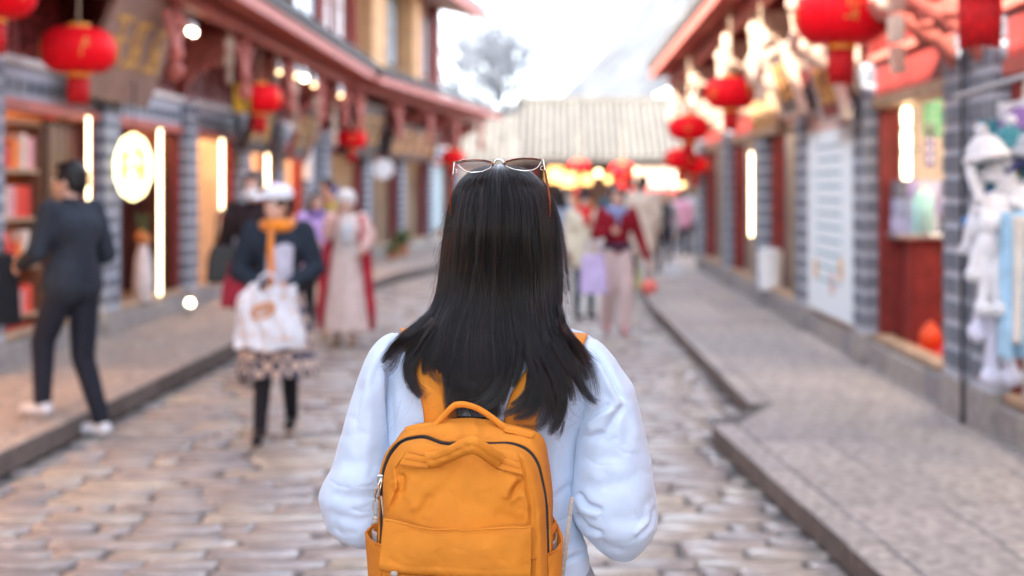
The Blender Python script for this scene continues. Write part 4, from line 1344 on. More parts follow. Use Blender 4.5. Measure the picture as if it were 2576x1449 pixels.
# potted plant at the corner house
for k, (px, py, Y, s_) in enumerate(((1010, 640, 30, .35), (985, 648, 28.5, .22))):
    p = W(px, py, Y)
    root = empty('potted_plant', (p.x, p.y, .34), ['leafy green pot plant in front of the corner house door', 'small clay pot with low leaves beside the striped pillar'][k], 'plant')
    MB().lathe([(s_ * .35, 0), (s_ * .5, s_ * .7), (s_ * .55, s_ * .72), (s_ * .45, s_ * .72)], 14, (p.x, p.y, .14)).build('pot', C('clay', (.5, .22, .12)), root, False)
    q = MB(); r = random.Random(k)
    for j in range(60):
        a = r.uniform(0, 6.28); b = r.uniform(.2, 1.3)
        d = Vector((math.cos(a) * math.cos(b), math.sin(a) * math.cos(b), math.sin(b)))
        o_ = Vector((p.x, p.y, .14 + s_ * .7))
        q.tube([o_, o_ + d * s_ * .6, o_ + d * s_ * r.uniform(.9, 1.5) + Vector((0, 0, -.05))], [.006, .03, .002], 4, flat=.25)
    q.build('leaf', M['leafgreen'], root)

# hanging wares on the right edge: plush toys, scarves, hats
def plush(loc, s, mc, label, pose=0, ears=True):
    """hanging soft toy: head, drooping ears, body, long dangling arms and legs with round paws"""
    root = empty('plush_toy', loc, label, 'plush toy', 'soft toys hanging at the near right shop')
    x, y_, z = loc
    q = MB()
    q.ball((x, y_, z), (.14 * s, .12 * s, .13 * s), 14, 10)
    q.ball((x, y_ - .06 * s, z - .03 * s), (.055 * s, .05 * s, .04 * s), 10, 8)
    q.ball((x, y_, z - .24 * s), (.14 * s, .11 * s, .18 * s), 14, 10)
    q.capsule((x, y_, z - .05 * s), .06 * s, (x, y_, z - .2 * s), .07 * s)
    for a in (-1, 1):
        k1 = Vector((x + a * .15 * s, y_ - .02, z - (.36 + .05 * a * pose) * s)); k2 = k1 + Vector((a * .03 * s, 0, -.20 * s))
        q.capsule((x + a * .07 * s, y_, z - .14 * s), .06 * s, k1, .055 * s); q.capsule(k1, .055 * s, k2, .055 * s); q.ball(k2 + Vector((0, 0, -.02 * s)), .085 * s)
        h1 = Vector((x + a * .05 * s, y_ - .03, z - .55 * s)); h2 = h1 + Vector((a * .03 * s, 0, -.30 * s))
        q.capsule((x + a * .06 * s, y_, z - .34 * s), .075 * s, h1, .065 * s); q.capsule(h1, .065 * s, h2, .06 * s); q.ball(h2 + Vector((0, -.02, -.04 * s)), (.095 * s, .11 * s, .085 * s))
    q.build('body', mc, root, remesh=.012 * max(.7, s))
    if ears:
        for a in (-1, 1):
            e = MB(); e.tube([(x + a * .06 * s, y_, z + .08 * s), (x + a * .13 * s, y_, z + .05 * s), (x + a * .16 * s, y_ - .01, z - .06 * s), (x + a * .15 * s, y_ - .01, z - .16 * s)], [.02 * s, .035 * s, .045 * s, .02 * s], 8, flat=.5)
            e.build('ear', mc, root, True)
    for a in (-1, 1):
        MB().ball((x + a * .045 * s, y_ - .112 * s, z + .02 * s), .011 * s, 8, 6).build('eye', M['black'], root, True)
    MB().ball((x, y_ - .112 * s, z - .02 * s), .012 * s, 8, 6).build('nose', C('pinknose', (.6, .25, .3)), root, True)
    MB().tube([(x, y_, z + .09 * s), (x, y_, z + .3 * s)], .004, 4).build('hanging_loop', M['string'], root)
pw = C('white_plush', (.74, .75, .80), .95, sheen=.4, bump=.5, bscale=90)
pb = C('blue_plush', (.10, .36, .66), .95, sheen=.4)
pl = C('lilac_plush', (.62, .62, .76), .95, sheen=.4, bump=.5, bscale=90)
plush(W(2512, 672, 7.7), .66, pl, 'long legged lilac white plush toy dangling lowest beside the tiled pillar', 1)
plush(W(2486, 565, 7.6), .5, pw, 'little white plush toy just under the highest one', 1)
def knit_hat(loc, m, label, tilt, s_=1.0):
    """hanging knitted hat: ribbed dome, turned-up brim, pompom and two braids"""
    root = empty('knitted_hat', loc, label, 'hat', 'knitted hats hanging at the near right shop')
    root.rotation_euler = (tilt * .4, tilt, 0); root.scale = (s_ * 1.25, s_ * 1.25, s_ * 1.25)
    V = np.zeros((12, 48, 3))
    for i in range(12):
        a = math.pi / 2 * i / 11
        for k in range(48):
            t = 2 * math.pi * k / 48; rr = .105 * math.cos(a) * (1 + .03 * math.cos(12 * t)) + .002
            V[i, k] = (rr * math.cos(t), rr * .85 * math.sin(t), .13 * math.sin(a))
    V += np.array(loc)
    grid_obj('crown', V, m, root, closed=True)
    MB().tube([(.107 * math.cos(t), .092 * math.sin(t), .01) for t in np.linspace(0, 2 * math.pi, 25)], .02, 8).build('brim', m, root, True, world=False)
    MB().ball((0, 0, .15), .035, 12, 8).build('pompom', C('white_plush', (.7, .7, .7)), root, True, world=False)
    for a in (-1, 1):
        MB().tube([(a * .09, 0, 0), (a * .10, -.01, -.08), (a * .085, -.01, -.17), (a * .09, 0, -.22)], [.030, .026, .028, .042], 8).build('braid', m, root, True, world=False)
hc_ = [('white_knit', (.74, .74, .78)), ('blue_knit', (.06, .25, .60)), ('grey_knit', (.40, .42, .48)), ('teal_knit', (.04, .22, .28)), ('navy_knit', (.06, .06, .20)), ('yellow_knit', (.70, .62, .30)), ('violet_knit', (.22, .12, .35))]
for k, (px, py, ci, s_, lab) in enumerate([(2452, 400, 0, .85, 'white knitted hat hanging leftmost at the level of the tile pillar'), (2478, 455, 0, .8, 'white knitted hat in the middle of the hanging hats'), (2494, 512, 1, .8, 'bright blue knitted hat between white ones'),
     (2466, 545, 0, .85, 'white knitted hat lowest on the left of the rack'), (2508, 372, 3, .8, 'teal knitted hat near the top of the rack'), (2536, 325, 6, .8, 'violet knitted hat at the top right'), (2556, 395, 2, .85, 'grey knitted hat at the right edge'),
     (2520, 430, 4, .85, 'navy knitted hat behind the blue one'), (2548, 470, 5, .7, 'pale yellow knitted hat at the right edge'), (2530, 520, 0, .8, 'white knitted hat over the striped wraps')]):
    knit_hat(W(px + 32, py, 7.75 + .06 * (k % 3)), C(*hc_[ci], sheen=.3, bump=.4, bscale=120), lab, random.uniform(-.7, .7), s_)

def scarf(p0, p1, w0, w1, m, label, seed, drop=.0):
    """cloth hanging in soft folds from p0 to p1"""
    r = random.Random(seed)
    p0, p1 = Vector(p0), Vector(p1)
    R_, K_ = 24, 26
    V = np.zeros((R_, K_, 3))
    for i in range(R_):
        t = i / (R_ - 1)
        c_ = p0.lerp(p1, t)
        w_ = lerp(w0, w1, t)
        for k in range(K_):
            u = k / (K_ - 1) - .5
            w_ = lerp(w0, w1, t) * 1.7
            V[i, k] = (c_.x + u * w_, c_.y + .03 * math.sin(u * 16 + seed + t * 1.5) * (.5 + t), c_.z - .02 * abs(u) + .006 * math.sin(9 * u))
    o = grid_obj('hanging_scarf', V, m, None, solid=.008)
    tag(o, label, 'scarf', 'scarves and wraps hanging at the near right shop')
sx = [('white_knit', (.74, .74, .78)), ('sky_knit', (.38, .62, .82)), ('rose_knit', (.72, .40, .42)), ('cream_knit', (.72, .66, .60)), ('teal_knit', (.04, .22, .28)), ('navy_knit', (.06, .06, .20)), ('yellow_knit', (.70, .62, .30)), ('maroon_knit', (.25, .02, .05))]
for k, (a, b, w0, w1, ci, lab) in enumerate([
    ((2548, 560), (2544, 800), .07, .12, 0, 'white knitted scarf left of the rose striped one'),
    ((2544, 545), (2550, 860), .035, .05, 2, 'narrow rose scarf between white and cream ones'),
    ((2560, 530), (2568, 900), .10, .13, 1, 'sky blue scarf at the right edge of the rack'),
    ((2590, 540), (2600, 860), .1, .14, 3, 'cream scarf cut by the right edge'),
    ((2500, 300), (2490, 440), .09, .12, 4, 'teal scarf at the top of the rack'),
    ((2535, 330), (2520, 470), .10, .12, 3, 'cream woollen scarf at the top right of the rack'),
    ((2515, 410), (2500, 480), .08, .1, 5, 'navy scarf bunched behind the white toys'),
    ((2570, 400), (2565, 500), .09, .12, 6, 'pale yellow scarf near the top right edge'),
    ((2550, 255), (2556, 420), .10, .12, 0, 'white scarf hanging from the top bar at the right edge'),
    ((2545, 470), (2535, 530), .08, .08, 7, 'maroon scarf showing between white wool'),
    ((2515, 640), (2510, 830), .10, .12, 3, 'cream shawl behind the long legged toy')]):
    Y_ = 7.58 - .03 * (k % 4) if k < 4 else 7.95
    scarf(W(a[0], a[1], Y_), W(b[0], b[1], Y_), w0, w1, C(*sx[ci], sheen=.3, bump=.3, bscale=120), lab, k)
root = empty('hanging_rack', (2.5, 7.9, 0.12), 'metal rack at the near right shop carrying toys and scarves', 'rack')
MB().tube([(2.30, 8.2, 2.1), (2.9, 7.2, 2.3)], .014, 8).build('bar', M['metal'], root)
MB().tube([(2.62, 7.95, .12), (2.62, 7.95, 2.2)], .016, 8).build('post', M['metal'], root)
MB().box(2.5, 2.72, 7.85, 8.05, .12, .15).build('foot', M['metal'], root)
MB(TR).box(6.2, 8.45, -.6, -.2, .36, .75).build('low_crate_shelf', C('teal_crate', (.05, .22, .28)), r1)
# ------------------------------------------------------------------ passers-by
DEF = dict(pelvis=(0, 0, .90), waist=(0, 0, 1.02), chest=(0, .0, 1.22), neck=(0, 0, 1.38), head=(0, .02, 1.52),
           shL=(-.165, 0, 1.34), shR=(.165, 0, 1.34), elL=(-.22, -.03, 1.08), elR=(.22, -.03, 1.08), wrL=(-.22, .08, .86), wrR=(.22, .08, .86),
           hiL=(-.085, 0, .88), hiR=(.085, 0, .88), knL=(-.09, .03, .48), knR=(.09, .03, .48), anL=(-.095, 0, .08), anR=(.095, 0, .08),
           toL=(0, .15, -.05), toR=(0, .15, -.05))

def hand(mb, w, d, side, s, curl=.5):
    """palm, four unequal bent fingers and a thumb off its side. d: direction, side: thumb direction"""
    w = Vector(w); d = Vector(d).normalized(); side = Vector(side)
    side = (side - d * side.dot(d)).normalized(); up = d.cross(side)
    pc = w + d * .045 * s
    mb.capsule(w, .024 * s, pc + side * .012 * s, .026 * s, 8)
    mb.capsule(w, .02 * s, pc - side * .018 * s, .023 * s, 8)
    for k, (o, L) in enumerate(((.027, .066), (.009, .075), (-.010, .070), (-.027, .055))):
        a = w + d * .075 * s + side * o * s
        b = a + (d + up * curl * .5).normalized() * L * .5 * s
        c = b + (d + up * curl * 1.6).normalized() * L * .5 * s
        mb.capsule(a, .0105 * s, b, .0095 * s, 7); mb.capsule(b, .0095 * s, c, .008 * s, 7)
    a = w + d * .025 * s + side * .022 * s
    b = a + (d * .6 + side * .9).normalized() * .035 * s
    c = b + (d * .9 + side * .3 + up * .3).normalized() * .03 * s
    mb.capsule(a, .013 * s, b, .011 * s, 7); mb.capsule(b, .011 * s, c, .009 * s, 7)

def person(base, face, label, h=1.65, pose=None, top='navy', topc=(.02, .03, .05), legs='trousers', legc=(.02, .02, .03), shoec=(.02, .02, .02),
           hair='short', hairc=(.012, .01, .012), look=0.0, coat=0.0, skirt=None, topfat=1.0, female=True, sleevec=None, group='people strolling in the street', legfat=1.0, lean=0.0):
    s = h / 1.65
    root = empty('person', base, label, 'person', group)
    ca, sa = math.cos(face), math.sin(face)
    B = Vector(base)
    J = dict(DEF); J.update(pose or {})
    def G(p, hd=0.0):
        x, y, z = p
        y += lean * z
        return B + Vector((x * ca - y * sa, x * sa + y * ca, z)) * s
    P = {k: G(v) for k, v in J.items() if k not in ('toL', 'toR')}
    def D(p):
        x, y, z = p
        return Vector((x * ca - y * sa, x * sa + y * ca, z)) * s
    toe = {q: P['an' + q] + D(J['to' + q]) for q in 'LR'}
    # head frame
    lf = face + look
    cl, sl = math.cos(lf), math.sin(lf)
    def Hd(x, y, z):
        return P['head'] + Vector((x * cl - y * sl, x * sl + y * cl, z)) * s
    b = MB()
    def cap(mb, a, ra, c, rc, n=12): mb.capsule(a, ra * s, c, rc * s, n)
    # one continuous body
    cap(b, P['pelvis'] + D((-.055, 0, 0)), .10, P['pelvis'] + D((.055, 0, 0)), .10)
    cap(b, P['pelvis'], .105, P['waist'], .095); cap(b, P['waist'], .095, P['chest'], .11)
    cap(b, P['chest'] + D((-.05, 0, .02)), .10, P['chest'] + D((.05, 0, .02)), .10)
    cap(b, P['shL'], .05, P['shR'], .05); cap(b, P['chest'], .10, P['neck'], .052); cap(b, P['neck'], .048, P['head'] + D((0, -.01, -.04)), .05)
    for q in 'LR':
        cap(b, P['sh' + q], .05, P['el' + q], .038); cap(b, P['el' + q], .036, P['wr' + q], .024)
        cap(b, P['hi' + q], .082, P['kn' + q], .052); cap(b, P['kn' + q], .052, P['an' + q], .036)
        cap(b, P['an' + q] + D((0, 0, -.035)), .036, toe[q], .032)
        d = (P['wr' + q] - P['el' + q])
        hand(b, P['wr' + q], d, D((0, .3, 1)) if q == 'L' else D((0, .3, 1)), s)
    hb = MB()
    for c, r_ in (((0, -.012, .02), (.076, .092, .095)), ((0, .012, -.045), (.060, .072, .075)), ((0, .03, -.08), (.04, .045, .035))):
        q = MB(); q.ball((0, 0, 0), r_, 16, 12)
        b.add([Hd(c[0] + v[0], c[1] + v[1], c[2] + v[2]) for v in q.v], q.f)
    q = MB(); q.tube([(0, .078, .01), (0, .095, -.025), (0, .088, -.04)], [.009, .015, .008], 8); b.add([Hd(*v) for v in q.v], q.f)
    for a in (-1, 1):
        q = MB(); q.ball((a * .078, -.005, -.015), (.010, .02, .032), 8, 6); b.add([Hd(*v) for v in q.v], q.f)
    q = MB(); q.tube([(-.022, .078, -.062), (0, .088, -.062), (.022, .078, -.062)], [.005, .009, .005], 6); b.add([Hd(*v) for v in q.v], q.f)
    b.build('body', M['skin'], root, remesh=.011)
    for a in (-1, 1):
        q = MB(); q.ball((a * .03, .076, .008), (.014, .008, .007), 8, 6)
        MB().add([Hd(*v) for v in q.v], q.f).build('eye', M['white'], root, True)
        q = MB(); q.ball((a * .03, .0825, .008), (.0065, .004, .0065), 8, 6)
        MB().add([Hd(*v) for v in q.v], q.f).build('iris', M['black'], root, True)
        q = MB(); q.tube([(a * .012, .086, .026), (a * .03, .085, .032), (a * .048, .072, .026)], [.003, .004, .002], 5)
        MB().add([Hd(*v) for v in q.v], q.f).build('eyebrow', C('brow', (.02, .015, .012)), root, True)
    q = MB(); q.tube([(-.02, .083, -.062), (0, .093, -.063), (.02, .083, -.062)], [.003, .007, .003], 6)
    MB().add([Hd(*v) for v in q.v], q.f).build('mouth', C('lip', (.5, .14, .13), .5), root, True)
    # hair
    if hair:
        hm = C('hair_%0.3f' % hairc[0], hairc, .45)
        q = MB(); q.ball((0, -.026, .038), (.086, .094, .088), 16, 12); q.ball((0, -.05, -.01), (.078, .07, .075), 14, 10)
        for a in (-1, 1): q.ball((a * .06, .0, .02), (.028, .055, .05), 10, 8)
        q.ball((0, .03, .085), (.062, .05, .028), 12, 8)
        if hair == 'long':
            for a in (-1, 0, 1):
                q.tube([(a * .05, -.05, .0), (a * .07, -.06, -.14), (a * .085, -.075, -.30), (a * .09, -.07, -.38)], [.045, .055, .045, .015], 10)
        if hair == 'wind':
            for k, (dx, dz) in enumerate(((.20, -.10), (.26, -.2), (.20, -.30), (.10, -.36), (.0, -.36))):
                q.tube([(.03, -.06, -.02), (.03 + dx * .4, -.07, dz * .4 - .02), (.03 + dx * .8, -.08, dz * .8), (.03 + dx, -.09, dz - .04)], [.05, .045, .035, .008], 8)
        MB().add([Hd(*v) for v in q.v], q.f).build('hair', hm, root, remesh=.010)
    # top
    tm = C(top, topc, .9, bump=.3, bscale=60, spec=.2)
    g = MB(); f_ = topfat
    cap(g, P['waist'] + D((-.04, 0, -.06)), .115 * f_, P['waist'] + D((.04, 0, -.06)), .115 * f_)
    cap(g, P['waist'] + D((0, 0, -.04)), .125 * f_, P['chest'], .132 * f_); cap(g, P['chest'] + D((-.06, 0, .02)), .118 * f_, P['chest'] + D((.06, 0, .02)), .118 * f_)
    cap(g, P['shL'] + D((.02, 0, -.005)), .068, P['shR'] + D((-.02, 0, -.005)), .068); cap(g, P['chest'], .11, P['neck'] + D((0, 0, -.04)), .062)
    if coat:
        cap(g, P['waist'] + D((-.05, 0, -.05)), .12 * f_, P['waist'] + D((-.06, 0, -.05 - coat)), .125 * f_)
        cap(g, P['waist'] + D((.05, 0, -.05)), .12 * f_, P['waist'] + D((.06, 0, -.05 - coat)), .125 * f_)
    if sleevec is None:
        for q in 'LR':
            w_ = P['wr' + q].lerp(P['el' + q], .08)
            cap(g, P['sh' + q], .068 * f_, P['el' + q], .056 * f_); cap(g, P['el' + q], .056 * f_, w_, .040 * f_)
    g.build('jacket' if coat else 'sweater', tm, root, remesh=.014)
    if sleevec is not None:
        for q in 'LR':
            g = MB(); w_ = P['wr' + q].lerp(P['el' + q], .08)
            cap(g, P['sh' + q], .072 * f_, P['el' + q], .062 * f_); cap(g, P['el' + q], .062 * f_, w_, .050 * f_)
            g.build('sleeve', C(*sleevec), root, remesh=.014)
    g = MB(); q = MB(); cap(g, P['neck'] + D((0, 0, -.03)), .066, P['neck'] + D((0, .005, .012)), .056)
    g.build('collar', tm, root, True)
    # legs
    lm = C(legs + '%0.3f' % legc[0], legc, .75)
    g = MB(); fat = legfat
    cap(g, P['pelvis'] + D((-.05, 0, 0)), .112, P['pelvis'] + D((.05, 0, 0)), .112)
    for q in 'LR':
        cap(g, P['hi' + q], .092 * fat, P['kn' + q], .066 * fat); cap(g, P['kn' + q], .066 * fat, P['an' + q] + D((0, 0, .02 if legs != 'tights' else -.02)), .046 * fat ** 1.5)
    g.build('trousers' if legs != 'tights' else 'tights', lm, root, remesh=.014)
    for q in 'LR':
        g = MB(); an = P['an' + q]
        cap(g, an + D((0, -.03, -.035)), .040, toe[q] + D((0, 0, 0)), .036)
        cap(g, an + D((0, -.005, .0)), .045, an + D((0, -.02, -.03)), .042)
        # keep the sole flat on the ground
        zlow = min(v[2] for v in g.v); sole = min(an.z - .078 * s, zlow + .012)
        g.v = [(v[0], v[1], max(v[2], sole)) for v in g.v]
        sh = g.build('shoe', C('shoe%0.3f' % shoec[0], shoec, .5), root, True)
    if skirt:
        zt, zb, r0, r1, mm, nm = skirt
        V = np.zeros((26, 64, 3))
        for i in range(26):
            t = i / 25
            for k in range(64):
                a = 2 * math.pi * k / 64
                rr = lerp(r0, r1, t ** .8) * (1 + .07 * t * math.sin(a * 9 + 1.3 * math.sin(3 * a)))
                c_ = G((0, 0, lerp(zt, zb, t)))
                V[i, k] = c_ + D((rr * math.cos(a), rr * .78 * math.sin(a), 0))
        grid_obj(nm, V, mm, root, closed=True, solid=.006)
    root['_f'] = face
    return root, P, D, G, Hd

def strap(pts, r_, m, root, name='strap'):
    return MB().tube(pts, r_, 6).build(name, m, root, True)

def handbag(c, w, h, d, m, label, cat='bag', name='handbag', handle=.15, rot=0.0):
    c = Vector(c)
    root = empty(name, c, label, cat)
    q = MB(); V = []
    ca, sa = math.cos(rot), math.sin(rot)
    pr = [(-w * .5, -h / 2), (w * .5, -h / 2), (w * .46, h * .1), (w * .36, h / 2), (-w * .36, h / 2), (-w * .46, h * .1)]
    q.prism(pr, -d / 2, d / 2)
    MB().add([(c.x + x * ca - y * sa, c.y + x * sa + y * ca, c.z + z) for x, y, z in q.v], q.f).build('body', m, root, bevel=.02)
    q = MB(); q.tube([(-w * .25, 0, h * .48), (-w * .18, 0, h * .5 + handle * .8), (0, 0, h * .5 + handle), (w * .18, 0, h * .5 + handle * .8), (w * .25, 0, h * .48)], .009, 6)
    MB().add([(c.x + x * ca - y * sa, c.y + x * sa + y * ca, c.z + z) for x, y, z in q.v], q.f).build('handle', m, root, True)
    return root

H90 = math.pi / 2
# man in charcoal sweater stepping off the kerb, facing the shops (local +y = world -x-ish)
b0 = W(165, 1075, 9.05)
pm, P, D, G, Hd = person((-3.03, 8.95, 0.0), math.radians(62), 'man in charcoal sweater and navy trousers stepping from the kerb, his back to us', 1.76,
    pose=dict(elL=(-.24, .03, 1.10), wrL=(-.16, .26, 1.02), elR=(.25, -.02, 1.08), wrR=(.14, .22, .98),
              knL=(-.11, .13, .58), anL=(-.12, .13, .215), knR=(.09, .02, .47), anR=(.13, -.08, .08), toL=(0, .15, -.045), toR=(-.02, .17, -.05)),
    top='charcoal', topc=(.030, .037, .050), legc=(.013, .016, .028), shoec=(.70, .70, .74), hair='short', hairc=(.010, .009, .010), look=.35, coat=.06, topfat=1.12, lean=.02, legfat=1.12)
r_ = handbag((-3.62, 9.1, .93), .34, .46, .2, C('black_nylon', (.012, .014, .02), .6), 'black backpack carried in front by the man in charcoal', 'backpack', 'backpack', .1, .6)
r_ = handbag((-3.86, 9.2, 1.02), .24, .34, .14, C('navy_nylon', (.014, .016, .035), .6), 'dark bag with a pale blue toy hanging at the left edge', 'bag', 'shoulder_bag', .12, .3)
root = empty('toy_charm', (-3.90, 9.05, 1.16), 'pale blue and white soft toy clipped to the bag at the left edge', 'toy')
q = MB(); q.ball((-3.86, 9.0, 1.14), (.06, .05, .06), 12, 8); q.ball((-3.86, 9.0, 1.05), (.05, .045, .07), 12, 8); q.ball((-3.82, 8.99, .98), (.025, .025, .04)); q.ball((-3.90, 8.99, .98), (.025, .025, .04))
q.build('body', C('pale_blue_plush', (.55, .64, .80), .9), root, remesh=.01)

# woman with white cap and orange scarf, walking towards us and looking aside
plaid = mat('plaid_cloth', (.62, .50, .43), .85, .1, 10)
t = plaid.node_tree
wv = t.nodes.new('ShaderNodeTexChecker'); wv.inputs['Scale'].default_value = 18
wv.inputs['Color1'].default_value = (.62, .49, .42, 1); wv.inputs['Color2'].default_value = (.07, .08, .13, 1)
tc_ = t.nodes.new('ShaderNodeTexCoord'); t.links.new(tc_.outputs['Object'], wv.inputs['Vector'])
mx_ = t.nodes.new('ShaderNodeMixRGB'); mx_.inputs[0].default_value = .95; mx_.inputs[1].default_value = (.62, .5, .43, 1)
t.links.new(wv.outputs[0], mx_.inputs[2]); t.links.new(mx_.outputs[0], t.nodes['Principled BSDF'].inputs['Base Color'])
M['plaid'] = plaid
base = W(712, 1092, 9.05); base.z = 0
pw_, P, D, G, Hd = person((-1.76, 8.98, 0), math.radians(185), 'woman in white cap and orange scarf walking towards us with a white shopping bag', 1.60,
    pose=dict(elL=(-.25, .02, 1.10), wrL=(-.09, .24, 1.00), elR=(.25, .02, 1.08), wrR=(.06, .25, .98), knR=(.08, .08, .48), anR=(.10, .14, .08), knL=(-.07, -.02, .48), anL=(-.07, -.20, .12)),
    top='navy_jacket', topc=(.020, .028, .042), legs='tights', legc=(.008, .008, .012), shoec=(.012, .012, .016), hair='wind', hairc=(.035, .015, .010), look=-.85,
    coat=.0, topfat=1.16, skirt=(1.0, .41, .15, .25, plaid, 'plaid_skirt'), legfat=1.0)
q = MB(); q.ball((0, -.008, .06), (.096, .106, .075), 16, 10); MB().add([Hd(*v) for v in q.v], q.f).build('cap_crown', C('cap_white', (.74, .75, .80), .7), pw_, True)
q = MB(); q.box(-.075, .075, .06, .185, .045, .062, .008); MB().add([Hd(v[0] * (1 - max(0, v[1] - .1) * 2), v[1], v[2] - (v[1] - .06) * .15) for v in q.v], q.f).build('cap_peak', C('cap_white', (.74, .75, .80), .7), pw_, True)
q = MB(); q.ball((.02, .0, .10), (.07, .06, .045), 10, 8); MB().add([Hd(*v) for v in q.v], q.f).build('cap_patch', C('cap_pink', (.72, .38, .55), .7), pw_, True)
om = C('orange_scarf', (.80, .24, .015), .8, sheen=.3)
q = MB(); pts = [P['neck'] + D((.085 * math.cos(a), .09 * math.sin(a), .0)) for a in np.linspace(0, 2 * math.pi, 17)]
q.tube(pts, .042, 8); q.build('scarf_loop', om, pw_, True)
q = MB(); q.tube([P['neck'] + D((.03, .10, -.02)), P['neck'] + D((.03, .155, -.16)), P['neck'] + D((.02, .17, -.30)), P['neck'] + D((.03, .17, -.42))], [.04, .042, .038, .03], 8, flat=.5)
q.build('scarf_end', om, pw_, True)
q = MB(); q.tube([P['neck'] + D((-.03, .085, -.08)), P['chest'] + D((-.03, .125, .02)), P['waist'] + D((-.02, .14, 0)), P['waist'] + D((0, .14, -.14))], [.06, .085, .09, .10], 10, flat=.3)
q.build('blouse_front', C('patterned_blouse', (.46, .44, .52), .8), pw_, True)
# her shopping bag
c = W(675, 800, 8.65)
root = empty('shopping_bag', c, 'white plastic shopping bag with orange print held by the woman in the white cap', 'bag')
V = np.zeros((24, 30, 3))
for i in range(24):
    for k in range(30):
        u, w_ = k / 29 * 2 - 1, i / 23
        half = .205 - .05 * max(0, w_ - .55) * 2.2 + .01 * math.sin(w_ * 9)
        V[i, k] = (c.x + u * half + .01 * math.sin(w_ * 7), c.y - .05 * (1 - u * u) - .012 * math.sin(u * 11 + w_ * 6), c.z - .19 + .375 * w_ - .012 * math.cos(u * 5) + (.02 * math.sin(u * 8) if i in (22, 23) else 0))
grid_obj('front_panel', V, C('bag_white', (.72, .74, .80), .45), root, solid=.004)
V2_ = V.copy(); V2_[:, :, 1] = 2 * c.y - V[:, :, 1] + .02
grid_obj('back_panel', V2_, C('bag_white', (.72, .74, .80), .45), root, solid=.004)
q = MB()
for dx in (-.07, .07):
    q.tube([(c.x + dx, c.y - .03, c.z + .17), (c.x + dx * .6, c.y - .02, c.z + .25), (c.x, c.y, c.z + .28)], .008, 6)
q.build('handle', C('bag_white', (.72, .74, .80), .45), root, True)
q = MB(); pts = [(c.x - .02 + .07 * math.cos(a) , c.y - .062 - .0, c.z + .05 + .04 * math.sin(a) + .02 * math.cos(a)) for a in np.linspace(0, 2 * math.pi, 21)]
q.tube(pts, .009, 6)
for j in range(5):
    x = c.x - .062 + j * .021; q.tube([(x, c.y - .064, c.z + .03 + .004 * j), (x + .008, c.y - .064, c.z + .07 + .004 * j)], .006, 5)
q.build('printed_emblem', C('print_orange', (.72, .30, .10), .5), root, True)
q = MB(); r = random.Random(5)
for j in range(16):
    x, z = r.uniform(-.17, .17), r.uniform(-.17, .15)
    if abs(x) < .08 and z > -.02: continue
    q.tube([(c.x + x, c.y - .054 * (1 - (x / .21) ** 2) - .010, c.z + z), (c.x + x + .02, c.y - .054 * (1 - (x / .21) ** 2) - .010, c.z + z + .012)], .006, 5)
q.build('printed_flecks', C('print_orange', (.72, .30, .10), .5), root, True)['kind'] = 'stuff'

# man in black coat behind her
base = W(610, 900, 11.6)
pb_, P, D, G, Hd = person((-2.42, 11.4, 0), math.radians(175), 'man in black coat and white mask walking behind the woman in the white cap', 1.72,
    pose=dict(knL=(-.09, .10, .48), anL=(-.1, .15, .08), knR=(.09, -.03, .48), anR=(.09, -.15, .1), elR=(.25, -.03, 1.08), wrR=(.24, .10, .88)),
    top='black_coat', topc=(.022, .014, .016), legc=(.02, .012, .014), shoec=(.03, .02, .02), coat=.3, topfat=1.1, hairc=(.010, .009, .011))
q = MB(); q.ball((0, .06, -.045), (.055, .045, .042), 12, 8); MB().add([Hd(*v) for v in q.v], q.f).build('face_mask', M['white'], pb_, True)
handbag(W(562, 665, 11.1), .26, .28, .12, C('black_leather', (.012, .012, .014), .4), 'black shoulder bag hanging by the man in the black coat', 'bag', 'shoulder_bag', .3, .2)
handbag(W(590, 735, 11.0), .2, .24, .1, C('maroon_bag', (.26, .01, .03), .6), 'maroon bag below the black shoulder bag', 'bag', 'shopping_bag', .12)

# woman in lavender jacket
pl_, P, D, G, Hd = person((-2.52, 15.0, 0), math.radians(182), 'woman in lavender jacket and black trousers on the left of the street', 1.55,
    pose=dict(elL=(-.22, .0, 1.08), wrL=(-.08, .22, 1.05), elR=(.22, .0, 1.08), wrR=(.10, .22, 1.0)),
    top='lavender_jacket', topc=(.52, .36, .68), legc=(.012, .012, .018), shoec=(.42, .25, .10), hair='long', look=.3, topfat=1.18, coat=.1, hairc=(.012, .009, .010))
q = MB(); pts = [P['neck'] + D((.08 * math.cos(a), .085 * math.sin(a), .0)) for a in np.linspace(0, 2 * math.pi, 15)]
q.tube(pts, .038, 8); q.build('scarf', C('indigo_scarf', (.20, .14, .42), .8), pl_, True)

# woman in red cloak with white fur hat taking a photograph
pr_, P, D, G, Hd = person((-2.10, 14.2, 0), math.radians(180), 'woman in long red cloak and white fur hat raising her hands', 1.56,
    pose=dict(elL=(-.26, .06, 1.16), wrL=(-.20, .20, 1.02), elR=(.16, .16, 1.18), wrR=(.06, .26, 1.36), knL=(-.08, .06, .48), anL=(-.08, .08, .08)),
    top='cream_robe', topc=(.66, .58, .54), legc=(.55, .42, .38), shoec=(.25, .16, .10), hair='short', topfat=1.1, sleevec=('rosy_sleeve', (.62, .40, .36)),
    skirt=(1.1, .16, .13, .25, C('cream_skirt', (.66, .54, .50), .8), 'long_skirt'))
q = MB(); q.ball((0, -.01, .05), (.105, .11, .09), 14, 10); q.ball((0, -.03, .0), (.10, .09, .08)); MB().add([Hd(*v) for v in q.v], q.f).build('fur_hat', C('fur_white', (.72, .68, .66), .95, sheen=.5), pr_, True)
